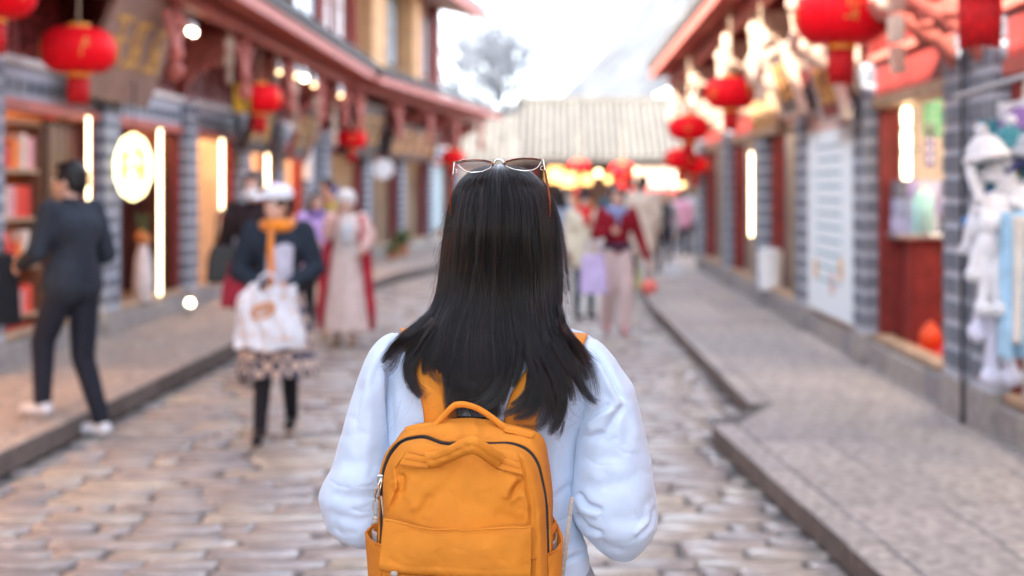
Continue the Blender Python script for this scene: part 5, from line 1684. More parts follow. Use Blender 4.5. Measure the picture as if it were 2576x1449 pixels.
for a in (-1, 1):
    q = MB()
    q.tube([P['sh' + ('L' if a < 0 else 'R')] + D((a * .0, .03, .03)), P['chest'] + D((a * .18, .02, -.1)), P['pelvis'] + D((a * .22, .02, -.1)), G((a * .26, .0, .42)), G((a * .27, .0, .17))], [.06, .075, .08, .09, .07], 10, flat=.55)
    q.build('cloak_side', C('cloak_red', (.42, .012, .03), .7), pr_, True)
q = MB(); q.tube([P['neck'] + D((0, -.06, 0)), P['chest'] + D((0, -.16, 0)), P['pelvis'] + D((0, -.2, 0)), G((0, -.25, .2))], [.12, .2, .24, .26], 14, flat=.2)
q.build('cloak_back', C('cloak_red', (.42, .012, .03), .7), pr_, True)
q = MB(); q.tube([P['chest'] + D((-.04, .13, .08)), P['chest'] + D((-.03, .16, -.06)), P['chest'] + D((-.02, .16, -.18))], [.05, .09, .02], 10, flat=.4)
q.build('chest_cloth', C('pale_blue_cloth', (.52, .60, .68), .7), pr_, True)

# child-sized figure with blue hat and yellow coat behind her
person((-2.95, 18.8, 0), math.radians(150), 'person in blue hat and yellow coat half hidden behind the woman in the red cloak', 1.62,
    top='yellow_coat', topc=(.45, .38, .10), legc=(.05, .05, .07), hair='short', hairc=(.02, .03, .16), coat=.2)
person((-3.45, 21.5, .14), math.radians(100), 'person in rust coat in front of the far left doorway', 1.6,
    top='rust_coat', topc=(.50, .20, .08), legc=(.06, .05, .05), coat=.2)

# ---- crowd on the right
pg, P, D, G, Hd = person((0.66, 15.6, 0), math.radians(185), 'woman in burgundy sweater and wide pink trousers walking towards us', 1.60,
    pose=dict(elL=(-.26, -.02, 1.08), wrL=(-.34, .08, .82), elR=(.24, .04, 1.10), wrR=(.08, .24, 1.14), knL=(-.09, .10, .48), anL=(-.07, .16, .08), knR=(.08, .0, .48), anR=(.10, -.10, .09)),
    top='burgundy_sweater', topc=(.22, .008, .018), legc=(.56, .42, .40), shoec=(.62, .30, .32), hair='short', topfat=1.15, legfat=1.45, hairc=(.014, .01, .01))
q = MB(); pts = [P['neck'] + D((.09 * math.cos(a), .10 * math.sin(a), -.01)) for a in np.linspace(0, 2 * math.pi, 15)]
q.tube(pts, .045, 8); q.tube([P['neck'] + D((0, .11, -.02)), P['chest'] + D((0, .15, 0))], [.09, .05], 10, flat=.4); q.build('scarf', C('blue_scarf', (.26, .32, .55), .8), pg, True)
q = MB(); pts = [P['pelvis'] + D((.15 * math.cos(a), .14 * math.sin(a), .07)) for a in np.linspace(0, 2 * math.pi, 15)]
q.tube(pts, .035, 8)
for a in (-1, 1): q.tube([P['pelvis'] + D((a * .13, .05, .05)), P['pelvis'] + D((a * .2, .05, -.12)), P['pelvis'] + D((a * .2, .05, -.28))], [.05, .065, .03], 8, flat=.5)
q.build('tied_jacket', C('tied_navy', (.025, .03, .06), .8), pg, True)
handbag(W(1492, 690, 15.2), .30, .42, .12, C('lilac_bag', (.55, .45, .72), .6), 'large lilac shopping bag at the side of the woman in burgundy', 'bag', 'shopping_bag', .14)
root = empty('small_lantern', W(1633, 722, 15.3), 'small coral red round lantern carried beside the woman in burgundy', 'lantern')
p = W(1633, 722, 15.3)
MB().ball(p, (.09, .09, .085), 14, 10).build('body', C('coral', (.72, .16, .13), .5), root, True)
MB().tube([p + Vector((0, 0, .08)), p + Vector((0, 0, .28))], .006, 5).build('handle', M['string'], root)
handbag(W(1598, 700, 15.8), .16, .24, .08, C('lime_bag', (.62, .64, .35), .6), 'pale lime bag beside the coral lantern', 'bag', 'shopping_bag', .12)

pc_, P, D, G, Hd = person((0.33, 17.2, 0), math.radians(200), 'person in red beanie and cream coat left of the woman in burgundy', 1.55,
    top='red_hood_coat', topc=(.66, .60, .46), legc=(.04, .07, .07), hair='short', hairc=(.02, .01, .01), coat=.22, topfat=1.2, pose=dict(elL=(-.24, .05, 1.1), wrL=(-.08, .26, 1.1)))
q = MB(); q.ball((0, -.01, .06), (.095, .10, .075), 14, 10); MB().add([Hd(*v) for v in q.v], q.f).build('beanie', C('beanie_black', (.03, .015, .015), .9), pc_, True)
q = MB(); q.tube([P['neck'] + D((-.08, 0, .02)), P['neck'] + D((0, .09, 0)), P['neck'] + D((.08, 0, .02)), P['neck'] + D((0, -.1, .02)), P['neck'] + D((-.08, 0, .02))], .06, 8)
q.tube([P['neck'] + D((0, .08, -.03)), P['chest'] + D((0, .14, -.02))], [.11, .10], 10, flat=.5); q.build('red_scarf', C('bright_red', (.66, .015, .02), .8), pc_, True)
person((0.05, 21.5, 0), math.radians(10), 'person in grey blue coat walking away beside the girl in the red scarf', 1.6, top='greyblue', topc=(.30, .36, .48), legc=(.05, .06, .09), coat=.2, hair='long')
pt_, P, D, G, Hd = person((1.33, 22.0, 0), math.radians(-12), 'tall person in long cream coat seen from behind', 1.80, top='cream_coat', topc=(.62, .52, .43), legc=(.30, .24, .24), shoec=(.1, .08, .08), coat=.35, topfat=1.2, hairc=(.05, .03, .025))
person((1.85, 24.5, 0), math.radians(170), 'person in dark clothes with pale hood carrying a white bag', 1.55, top='dark_clothes', topc=(.06, .07, .08), legc=(.03, .03, .05), hair='long', hairc=(.30, .24, .20), sleevec=('grey_sleeve', (.34, .34, .36)))
handbag(W(1695, 700, 23.5), .32, .46, .14, C('bag_white', (.72, .74, .80), .45), 'white carrier bag held by the person in dark clothes', 'bag', 'shopping_bag', .14)
person((2.72, 31.0, .0), math.radians(5), 'person in pink jacket walking away at the far right', 1.55, top='pink_jacket', topc=(.66, .34, .48), legc=(.015, .02, .05), hair='short', topfat=1.2, coat=.08)
person((1.9, 33.5, .0), math.radians(5), 'person in brown coat deep in the crowd', 1.7, top='brown_coat', topc=(.28, .20, .16), legc=(.04, .04, .05), coat=.25)
person((0.55, 31, 0), math.radians(0), 'person in orange jacket deep in the crowd', 1.6, top='orange_jacket', topc=(.75, .27, .03), legc=(.05, .05, .06), coat=.1)
person((1.05, 27, 0), math.radians(180), 'person in teal jacket between the burgundy and cream figures', 1.65, top='teal_jacket', topc=(.05, .12, .16), legc=(.05, .05, .06), coat=.1)
person((3.3, 35, 0), math.radians(20), 'person in pale blue jacket near the far right shop', 1.6, top='paleblue_jacket', topc=(.45, .52, .62), legc=(.10, .11, .16), coat=.1)
person((0.2, 36, 0), math.radians(190), 'person in beige jacket far behind near the hall', 1.65, top='beige_jacket', topc=(.50, .42, .34), legc=(.06, .06, .07), coat=.1)
# ------------------------------------------------------------------ the woman with the orange backpack
NP = np
_w = NP.random.default_rng(11)
WK = [(_w.normal(size=3) * s_, _w.uniform(0, 6.28), a_) for s_, a_, n_ in ((9, 1.0, 8), (22, .45, 10), (48, .18, 12)) for _ in range(n_)]
def wobble(V, sc=1.0, seed=0):
    """soft uneven field built from a few waves"""
    Q = V * sc + seed
    Q = Q + 0.05 * NP.sin(V[..., ::-1] * 21 * sc + seed)
    r_ = NP.zeros(V.shape[:-1])
    for k, ph, a in WK:
        r_ += a * NP.sin(Q @ k + ph)
    return r_ / 4.0

def proj(V):
    return 1400 + FP * V[..., 0] / V[..., 1], 475 + FP * (CAMZ - V[..., 2]) / V[..., 1]

def grid_normals(V, closed=False):
    du = NP.gradient(V, axis=0)
    if closed:
        dv = (NP.roll(V, -1, 1) - NP.roll(V, 1, 1))
    else:
        dv = NP.gradient(V, axis=1)
    n = NP.cross(du, dv)
    n /= (NP.linalg.norm(n, axis=-1, keepdims=True) + 1e-12)
    return n

def dist_poly(px, py, pts):
    """distance to a polyline and position along it (0..1)"""
    best = NP.full(px.shape, 1e9); tt = NP.zeros(px.shape); side = NP.zeros(px.shape)
    L = [math.dist(pts[i], pts[i + 1]) for i in range(len(pts) - 1)]
    tot = sum(L); acc = 0
    for i in range(len(pts) - 1):
        ax, ay = pts[i]; bx, by = pts[i + 1]
        dx, dy = bx - ax, by - ay
        t = NP.clip(((px - ax) * dx + (py - ay) * dy) / (dx * dx + dy * dy), 0, 1)
        ex, ey = px - ax - t * dx, py - ay - t * dy
        d = NP.hypot(ex, ey)
        m_ = d < best
        best = NP.where(m_, d, best); tt = NP.where(m_, (acc + t * L[i]) / tot, tt)
        side = NP.where(m_, NP.sign(dx * ey - dy * ex), side)
        acc += L[i]
    return best, tt, side

FA, FW = .55, 1.0
def folds(V, N, lst, front=True):
    """cloth folds: each is (points as seen from behind, width, height in m); negative is a valley with a soft lip"""
    px, py = proj(V)
    D_ = NP.zeros(px.shape)
    for pts, w, a in lst:
        d, t, sd = dist_poly(px, py, pts)
        big = abs(a) > .0075; fine = w <= 4
        if fine: a = a * .5
        if not fine: a = a * (.7 if big else .42); w = w * (1.0 if big else 1.5)
        fade = NP.clip(NP.minimum(t, 1 - t) * 5 + .12, 0, 1)
        fade = fade * fade * (3 - 2 * fade)
        if a < 0:
            D_ += a * fade * NP.exp(-(d / w) ** 2) - a * (.75 if big else .25) * fade * NP.exp(-((d - 2.1 * w) / (1.5 * w)) ** 2) * (.6 + .4 * sd)
        else:
            D_ += a * fade * NP.exp(-(d / w) ** 2)
    if front:
        D_ *= NP.clip(.35 - N[..., 1] * 1.2, 0, 1)
    return V + N * D_[..., None]

def orient(N):
    return N

sweat = mat('sweatshirt_fleece', (.58, .69, .86), .9, .03, 25, .25, 700, sheen=.35)
orangecloth = mat('backpack_cloth', (.74, .255, .024), .72, .06, 14, .35, 900, weave=420, spec=.3)
orangedark = mat('backpack_binding', (.55, .16, .012), .6, .05, 14, .2, 900, weave=420)
ziptape = mat('zip_tape', (.012, .013, .018), .6, .05, 50)
zipteeth = mat('zip_teeth', (.03, .03, .035), .25, .05, 50)
greycord = mat('grey_cord', (.48, .42, .36), .7, .15, 200, .4, 700)
greylining = mat('grey_lining', (.50, .45, .42), .6, .05, 20)
hero = empty('person', (-.10, 2.52, 0), 'woman in pale blue sweatshirt seen from behind, long black hair, in sharp focus', 'person')

# body (one continuous mesh): head, neck, trunk, arms bent forward, legs
b = MB()
hc = Vector((-.104, 2.52, 1.515))
q = MB(); q.ball(hc, (.076, .092, .096), 18, 14); q.ball(hc + Vector((0, .022, -.06)), (.058, .068, .07), 16, 12); q.ball(hc + Vector((0, .045, -.10)), (.036, .04, .03), 12, 8)
b.add(q.v, q.f)
q = MB(); q.tube([hc + Vector((0, .088, .0)), hc + Vector((0, .106, -.035)), hc + Vector((0, .098, -.05))], [.009, .014, .008], 8); b.add(q.v, q.f)
for a in (-1, 1):
    b.ball(hc + Vector((a * .078, .0, -.02)), (.010, .02, .03), 8, 6)
b.tube([hc + Vector((-.022, .087, -.075)), hc + Vector((0, .098, -.075)), hc + Vector((.022, .087, -.075))], [.005, .009, .005], 6)
b.capsule((-.104, 2.52, 1.33), .055, (-.104, 2.52, 1.43), .05)
b.capsule((-.19, 2.53, 1.265), .045, (-.02, 2.53, 1.265), .045)
b.capsule((-.15, 2.53, 1.20), .09, (-.05, 2.53, 1.20), .09); b.capsule((-.1, 2.53, 1.2), .10, (-.1, 2.53, .98), .095)
b.capsule((-.155, 2.53, .88), .105, (-.05, 2.53, .88), .105)
for a in (-1, 1):
    sh_p = Vector((-.10 + a * .145, 2.53, 1.24)); el_p = Vector((-.10 + a * .215, 2.52, 1.02)); wr_p = Vector((-.10 + a * .12, 2.73, 1.06))
    b.capsule(sh_p, .042, el_p, .036); b.capsule(el_p, .038, wr_p, .024)
    hand(b, wr_p, wr_p - el_p, Vector((0, 0, 1)), 1.0, .6)
    hip_p = Vector((-.10 + a * .085, 2.53, .86)); kn = Vector((-.10 + a * .09, 2.52 - a * .03, .47)); an = Vector((-.10 + a * .095, 2.52 - a * .06, .085))
    b.capsule(hip_p, .085, kn, .052); b.capsule(kn, .052, an, .036); b.capsule(an + Vector((0, -.02, -.04)), .036, an + Vector((0, .15, -.05)), .032)
b.build('body', M['skin'], hero, remesh=.009)
for a in (-1, 1):
    MB().ball(hc + Vector((a * .03, .086, .0)), (.014, .008, .007), 10, 8).build('eye', M['white'], hero, True)
    MB().ball(hc + Vector((a * .03, .0925, .0)), (.0065, .004, .0065), 10, 8).build('iris', M['black'], hero, True)
MB().tube([hc + Vector((-.02, .092, -.076)), hc + Vector((0, .104, -.077)), hc + Vector((.02, .092, -.076))], [.003, .007, .003], 6).build('mouth', C('lip', (.5, .14, .13), .5), hero, True)
g = MB(); lm = C('hero_jeans', (.35, .40, .50), .8)
g.capsule((-.15, 2.53, .86), .118, (-.05, 2.53, .86), .118)
for a in (-1, 1):
    hip_p = Vector((-.10 + a * .085, 2.53, .84)); kn = Vector((-.10 + a * .09, 2.52 - a * .03, .47)); an = Vector((-.10 + a * .095, 2.52 - a * .06, .12))
    g.capsule(hip_p, .098, kn, .07); g.capsule(kn, .07, an, .055)
g.build('trousers', lm, hero, remesh=.012)
for a in (-1, 1):
    an = Vector((-.10 + a * .095, 2.52 - a * .06, .085)); g = MB()
    g.capsule(an + Vector((0, -.04, -.035)), .045, an + Vector((0, .15, -.042)), .042); g.capsule(an, .05, an + Vector((0, -.03, -.03)), .045)
    g.v = [(v[0], v[1], max(v[2], .004)) for v in g.v]
    g.build('shoe', M['white'], hero, True)

def px_hw(y, ys, L, R, Yc):
    l = smooth_interp(y, ys, L); r_ = smooth_interp(y, ys, R)
    return (l + r_) / 2, (r_ - l) / 2

def loft_rows(ys, L, R, dep, Yc, nrow, ncol, pw=2.3, zend=None):
    yy = NP.linspace(ys[0], ys[-1], nrow)
    # denser rows near both ends so caps stay round
    t = NP.linspace(0, 1, nrow); t = .5 - .5 * NP.cos(NP.pi * t) * (1) if True else t
    yy = ys[0] + (ys[-1] - ys[0]) * (0.35 * t + .65 * NP.linspace(0, 1, nrow))
    l = smooth_interp(yy, ys, L); r_ = smooth_interp(yy, ys, R)
    d = smooth_interp(yy, ys, dep); Y_ = smooth_interp(yy, ys, Yc) if not NP.isscalar(Yc) else NP.full(nrow, Yc)
    th = NP.linspace(0, 2 * NP.pi, ncol, endpoint=False)
    c, s = NP.cos(th), NP.sin(th)
    cx = NP.sign(c) * NP.abs(c) ** (2 / pw); sx_ = NP.sign(s) * NP.abs(s) ** (2 / pw)
    mid = (l + r_) / 2; hw = NP.maximum((r_ - l) / 2, .5)
    X = ((mid - 1400) * Y_ / FP)[:, None] + (hw * Y_ / FP)[:, None] * cx[None, :]
    Yv = Y_[:, None] - d[:, None] * sx_[None, :]
    Z = (CAMZ - (yy - 475) * Y_ / FP)[:, None] + 0 * X
    return NP.stack([X, Yv, Z], -1)

# trunk of the sweatshirt
ty = [792, 806, 822, 838, 856, 880, 920, 1000, 1100, 1200, 1300, 1400, 1449, 1560, 1600]
tL = [1186, 1150, 1090, 1020, 985, 970, 962, 960, 965, 975, 985, 985, 982, 975, 985]
tR = [1330, 1362, 1415, 1468, 1495, 1508, 1512, 1500, 1458, 1448, 1452, 1482, 1484, 1492, 1485]
tD = [.055, .062, .072, .085, .095, .105, .115, .122, .122, .118, .118, .122, .125, .13, .12]
V = loft_rows(ty, tL, tR, tD, 2.53, 230, 260, 2.3)
N = grid_normals(V, True)
if N[100, 65, 1] > 0: N = -N
TF = [([(1450, 1214), (1420, 1232), (1390, 1256)], 6, -.007), ([(1486, 1385), (1450, 1396), (1412, 1418)], 6, -.008),
      ([(978, 955), (984, 1030), (986, 1110)], 7, -.006), ([(1005, 900), (1000, 1000), (1012, 1080)], 9, .003), ([(1030, 940), (1028, 1040)], 7, -.002),
      ([(1470, 1060), (1452, 1120), (1449, 1180)], 7, -.006), ([(1380, 1130), (1420, 1180), (1440, 1250)], 10, -.0025), ([(1395, 1010), (1430, 1050), (1442, 1100)], 9, -.003),
      ([(1400, 1320), (1440, 1300), (1470, 1310)], 8, -.004), ([(1475, 1350), (1440, 1360), (1420, 1380)], 7, -.004)]
V = folds(V, N, TF)
V = V + N * (wobble(V, .6) * .0012)[..., None]
trunk = grid_obj('sweatshirt', V, sweat, hero, closed=True)
# ribbed neckband
q = MB(); pts = [(-.104 + .062 * math.cos(a), 2.53 + .058 * math.sin(a), 1.352 + .008 * math.sin(a)) for a in NP.linspace(0, 2 * math.pi, 33)]
q.tube(pts, .009, 8); q.build('neckband', sweat, trunk, True)

def sleeve(name, ys, L, R, dep, Yc, fl, seed, wrist):
    V = loft_rows(ys, L, R, dep, Yc, 220, 200, 2.15)
    N = grid_normals(V, True)
    if N[100, 50, 1] > 0: N = -N
    V = V + N * (wobble(V, .5, seed) * .0012)[..., None]
    V = folds(V, N, fl)
    s = grid_obj(name, V, sweat, trunk, closed=True)
    # forearm of the sleeve going forward, gathered into a cuff
    a, c_ = wrist
    g = MB(); n = 10
    pts = [Vector(a).lerp(Vector(c_), t / n) for t in range(n + 1)]
    g.tube(pts, [.062 - .030 * (t / n) ** 2 + .003 * math.sin(t * 2.3) for t in range(n + 1)], 20)
    g.build('sleeve_forearm', sweat, trunk, True)
    g = MB(); d = (Vector(c_) - Vector(a)).normalized(); g.tube([Vector(c_) - d * .01, Vector(c_) + d * .045], [.034, .031], 20); g.build('cuff', sweat, trunk, True)
    return s
sly = [837, 843, 852, 870, 900, 925, 960, 1000, 1060, 1120, 1180, 1215, 1240, 1290, 1330, 1352, 1366, 1373]
slL = [988, 972, 958, 940, 922, 912, 899, 886, 868, 850, 832, 812, 803, 814, 832, 860, 893, 920]
slR = [996, 1006, 1012, 1012, 1000, 992, 985, 980, 980, 985, 990, 992, 992, 990, 985, 975, 955, 932]
slD = [.006, .024, .038, .052, .060, .064, .067, .070, .074, .078, .082, .085, .086, .084, .076, .062, .040, .010]
LF = [([(990, 842), (955, 885), (925, 930), (908, 975)], 9, .006), ([(999, 850), (972, 890), (948, 935), (935, 985)], 6, -.006), ([(972, 862), (940, 900), (915, 945), (903, 1000)], 5, -.004),
      ([(906, 968), (898, 1015), (890, 1070)], 7, -.006), ([(975, 930), (972, 1000), (979, 1060), (984, 1120)], 6, -.010), ([(961, 880), (952, 940), (962, 1000), (965, 1060)], 8, .004),
      ([(925, 1010), (918, 1060), (905, 1110), (890, 1150)], 11, -.005), ([(960, 1120), (930, 1160), (890, 1165), (850, 1150)], 13, -.006), ([(815, 1205), (860, 1200), (910, 1215), (950, 1205)], 14, .006),
      ([(955, 1240), (915, 1252), (865, 1250), (830, 1235)], 10, -.006), ([(818, 1280), (850, 1300), (900, 1310), (950, 1295)], 9, -.007), ([(828, 1322), (860, 1340), (905, 1345)], 7, -.006),
      ([(950, 1160), (930, 1200), (938, 1230)], 7, -.005), ([(850, 1090), (880, 1100), (910, 1090)], 8, -.003), ([(880, 1040), (900, 1080), (930, 1100)], 6, -.003), ([(940, 1270), (905, 1285), (880, 1282)], 6, -.004),
      ([(994, 846), (978, 872), (966, 900)], 4, -.0018), ([(1002, 856), (992, 900), (985, 950)], 4, -.0018), ([(984, 842), (962, 868), (944, 900)], 4, -.0018), ([(828, 1205), (850, 1222), (884, 1228)], 4, -.0018), ([(900, 1225), (935, 1222), (955, 1230)], 4, -.0018), ([(842, 1330), (858, 1345), (872, 1352)], 4, -.0018), ([(905, 1000), (900, 1040), (893, 1072)], 4, -.0018), ([(975, 1000), (968, 1050), (975, 1100)], 4, -.0018), ([(880, 1280), (910, 1290), (945, 1285)], 4, -.0018)]
sleeve('sleeve', sly, slL, slR, slD, 2.50, LF, 0.0, ((-.335, 2.52, 1.02), (-.225, 2.73, 1.05)))
sry = [849, 854, 862, 880, 900, 925, 974, 1010, 1071, 1116, 1174, 1205, 1240, 1280, 1329, 1356, 1385, 1400, 1408]
srL = [1474, 1462, 1455, 1448, 1448, 1450, 1454, 1456, 1454, 1448, 1444, 1442, 1439, 1438, 1462, 1484, 1515, 1540, 1564]
srR = [1484, 1500, 1512, 1530, 1547, 1563, 1596, 1604, 1618, 1628, 1639, 1642, 1647, 1652, 1648, 1635, 1610, 1592, 1578]
srD = [.006, .022, .036, .050, .058, .064, .070, .073, .078, .080, .084, .086, .087, .086, .080, .068, .050, .032, .008]
RF = [([(1480, 868), (1502, 884), (1526, 925), (1550, 975), (1574, 1016)], 7, -.013), ([(1466, 872), (1490, 905), (1515, 950), (1540, 1000)], 12, .006),
      ([(1574, 1016), (1550, 1045), (1524, 1088), (1476, 1107)], 9, -.009), ([(1462, 1062), (1500, 1036), (1540, 1014)], 7, -.009), ([(1455, 960), (1468, 1010), (1462, 1060)], 7, -.006),
      ([(1590, 1000), (1600, 1060), (1612, 1110)], 10, .005), ([(1572, 1030), (1582, 1085), (1570, 1130)], 9, -.005), ([(1450, 1140), (1490, 1158), (1540, 1150), (1580, 1160)], 12, -.006),
      ([(1448, 1200), (1510, 1228), (1575, 1212), (1620, 1180)], 13, -.006), ([(1452, 1236), (1476, 1270), (1516, 1284)], 7, -.011), ([(1446, 1290), (1476, 1328), (1520, 1345)], 7, -.009),
      ([(1650, 1268), (1638, 1320), (1600, 1358)], 6, -.008), ([(1640, 1240), (1628, 1290), (1600, 1325)], 9, -.006), ([(1530, 1300), (1570, 1310), (1610, 1290)], 12, -.005),
      ([(1480, 1340), (1530, 1375), (1575, 1385)], 7, -.006), ([(1600, 1130), (1615, 1180), (1640, 1200)], 8, -.005), ([(1500, 1170), (1530, 1200), (1520, 1240)], 9, -.004), ([(1490, 1080), (1530, 1110), (1560, 1100)], 6, -.004),
      ([(1482, 864), (1510, 900), (1536, 950)], 4, -.0018), ([(1473, 870), (1482, 920), (1480, 965)], 4, -.0018), ([(1508, 1040), (1535, 1030), (1556, 1022)], 4, -.0018), ([(1470, 1150), (1500, 1170), (1540, 1172)], 4, -.0018), ([(1465, 1250), (1490, 1290), (1520, 1305)], 4, -.0018), ([(1645, 1230), (1640, 1270), (1622, 1310)], 4, -.0018), ([(1560, 1370), (1590, 1360), (1615, 1335)], 4, -.0018), ([(1455, 1105), (1480, 1095), (1510, 1094)], 4, -.0018), ([(1545, 1120), (1570, 1140), (1600, 1142)], 4, -.0018)]
sleeve('sleeve', sry, srL, srR, srD, 2.50, RF, 3.0, ((.115, 2.52, 1.0), (.02, 2.73, 1.04)))
# shoulder seams where the gathered sleeves are set in
for pts in ([(985, 843), (968, 880), (966, 960), (975, 1060), (985, 1120)], [(1484, 858), (1462, 905), (1458, 980), (1464, 1050), (1450, 1115)]):
    q = MB()

# ---------------- backpack
bp = empty('backpack', W(1175, 1640, 2.33), 'bright orange cloth backpack worn by the woman in pale blue', 'backpack')
def ringpts(pts, n=420):
    """closed outline: open list runs bottom left - top - bottom right, closed along the base"""
    P_ = list(pts)
    x0, x1, yb = P_[0][0], P_[-1][0], P_[0][1]
    P_ = P_ + [(lerp(x1, x0, k / 6), yb + 8 * math.sin(math.pi * k / 6)) for k in range(1, 6)]
    P_ = NP.array(P_ + [P_[0]], float)
    s = NP.arange(len(P_))
    t = NP.linspace(0, len(P_) - 1, n, endpoint=False)
    # catmull-rom through the points
    i = NP.floor(t).astype(int); f = t - i; m = len(P_) - 1
    p0, p1, p2, p3 = P_[(i - 1) % m], P_[i % m], P_[(i + 1) % m], P_[(i + 2) % m]
    f = f[:, None]
    return .5 * ((2 * p1) + (-p0 + p2) * f + (2 * p0 - 5 * p1 + 4 * p2 - p3) * f**2 + (-p0 + 3 * p1 - 3 * p2 + p3) * f**3)
A_ = [(948, 1640), (946, 1500), (952, 1390), (957, 1310), (959, 1250), (960, 1199), (972, 1140), (995, 1108), (1020, 1078), (1060, 1064), (1120, 1056), (1178, 1051), (1240, 1058), (1300, 1071), (1350, 1086), (1371, 1112), (1380, 1155), (1387, 1205), (1391, 1256), (1391, 1310), (1397, 1400), (1400, 1500), (1400, 1640)]
B_ = [(950, 1640), (948, 1500), (952, 1390), (956, 1310), (956, 1250), (957, 1199), (970, 1150), (987, 1122), (1008, 1105), (1034, 1096), (1072, 1093), (1118, 1108), (1178, 1108), (1236, 1111), (1288, 1111), (1330, 1127), (1356, 1160), (1368, 1205), (1377, 1256), (1381, 1310), (1384, 1400), (1386, 1500), (1386, 1640)]
C_ = [(958, 1640), (955, 1500), (959, 1390), (963, 1310), (963, 1250), (965, 1199), (978, 1157), (995, 1131), (1013, 1114), (1037, 1106), (1070, 1104), (1116, 1119), (1176, 1120), (1236, 1117), (1284, 1118), (1325, 1135), (1350, 1167), (1362, 1210), (1371, 1256), (1374, 1310), (1377, 1400), (1379, 1500), (1379, 1640)]
D_ = [(985, 1640), (980, 1500), (981, 1390), (984, 1310), (988, 1250), (996, 1208), (1008, 1170), (1022, 1148), (1036, 1134), (1056, 1128), (1085, 1126), (1125, 1136), (1178, 1138), (1232, 1134), (1272, 1135), (1304, 1152), (1326, 1182), (1338, 1220), (1348, 1262), (1352, 1310), (1355, 1400), (1357, 1500), (1357, 1640)]
rA, rB, rC, rD = [ringpts(p) for p in (A_, B_, C_, D_)]
def ring3(r_, Y_):
    return Wn(r_[:, 0], r_[:, 1], Y_)
def strip(r0, r1, Y0, Y1, n, bulge=0.0, out=0.0):
    rows = []
    for i in range(n):
        t = i / (n - 1)
        r_ = r0 * (1 - t) + r1 * t
        rows.append(ring3(r_, lerp(Y0, Y1, t) - bulge * math.sin(math.pi * t)))
    return NP.array(rows)
# back panel + gusset
V = NP.concatenate([NP.array([ring3(rA * .0 + NP.array([1175, 1350]) * 1.0 + (rA - NP.array([1175, 1350])) * k, 2.412 - .004 * (1 - k)) for k in (.02, .5, .96)]),
                    strip(rA, rA, 2.408, 2.375, 6), strip(rA, rB, 2.372, 2.322, 26, .012)])
N = grid_normals(V, True)
if N[20, 120, 1] > 0: N = -N
GF = [([(1180, 1055), (1192, 1075), (1200, 1100)], 6, .004), ([(1200, 1052), (1216, 1075), (1225, 1100)], 6, -.005), ([(1090, 1066), (1100, 1085), (1120, 1104)], 7, -.003), ([(1260, 1080), (1300, 1090), (1340, 1110)], 8, -.003),
      ([(1120, 1060), (1150, 1080), (1160, 1104)], 8, .004), ([(1360, 1150), (1378, 1210), (1385, 1260)], 6, .002)]
V[9:] = folds(V[9:], N[9:], GF, False)
body = grid_obj('bag_body', V, orangecloth, bp, closed=True)
# zip strip
V = strip(rB, rC, 2.320, 2.302, 5)
zp = grid_obj('zip_tape', V, ziptape, bp, closed=True)
tm_ = MB(); mid = (rB * .55 + rC * .45)
k = 0
rrB = ringpts([tuple(lerp(NP.array(a), NP.array(b_), .45)) for a, b_ in zip(B_, C_)], 900)
for i in range(0, 900, 3):
    x, y_ = rrB[i]
    if y_ > 1330: continue
    p = W(x, y_, 2.308); tm_.box(p.x - .0016, p.x + .0016, p.y - .0022, p.y + .001, p.z - .0010, p.z + .0010)
tm_.build('zip_teeth', zipteeth, zp)['kind'] = 'stuff'
# raised lips of cloth either side of the zip
q = MB(); pts = [tuple(p) for p in ring3(ringpts(B_, 220) , 2.319)]; q.tube(pts + [pts[0]], .0024, 6); q.build('zip_binding', orangecloth, bp, True)
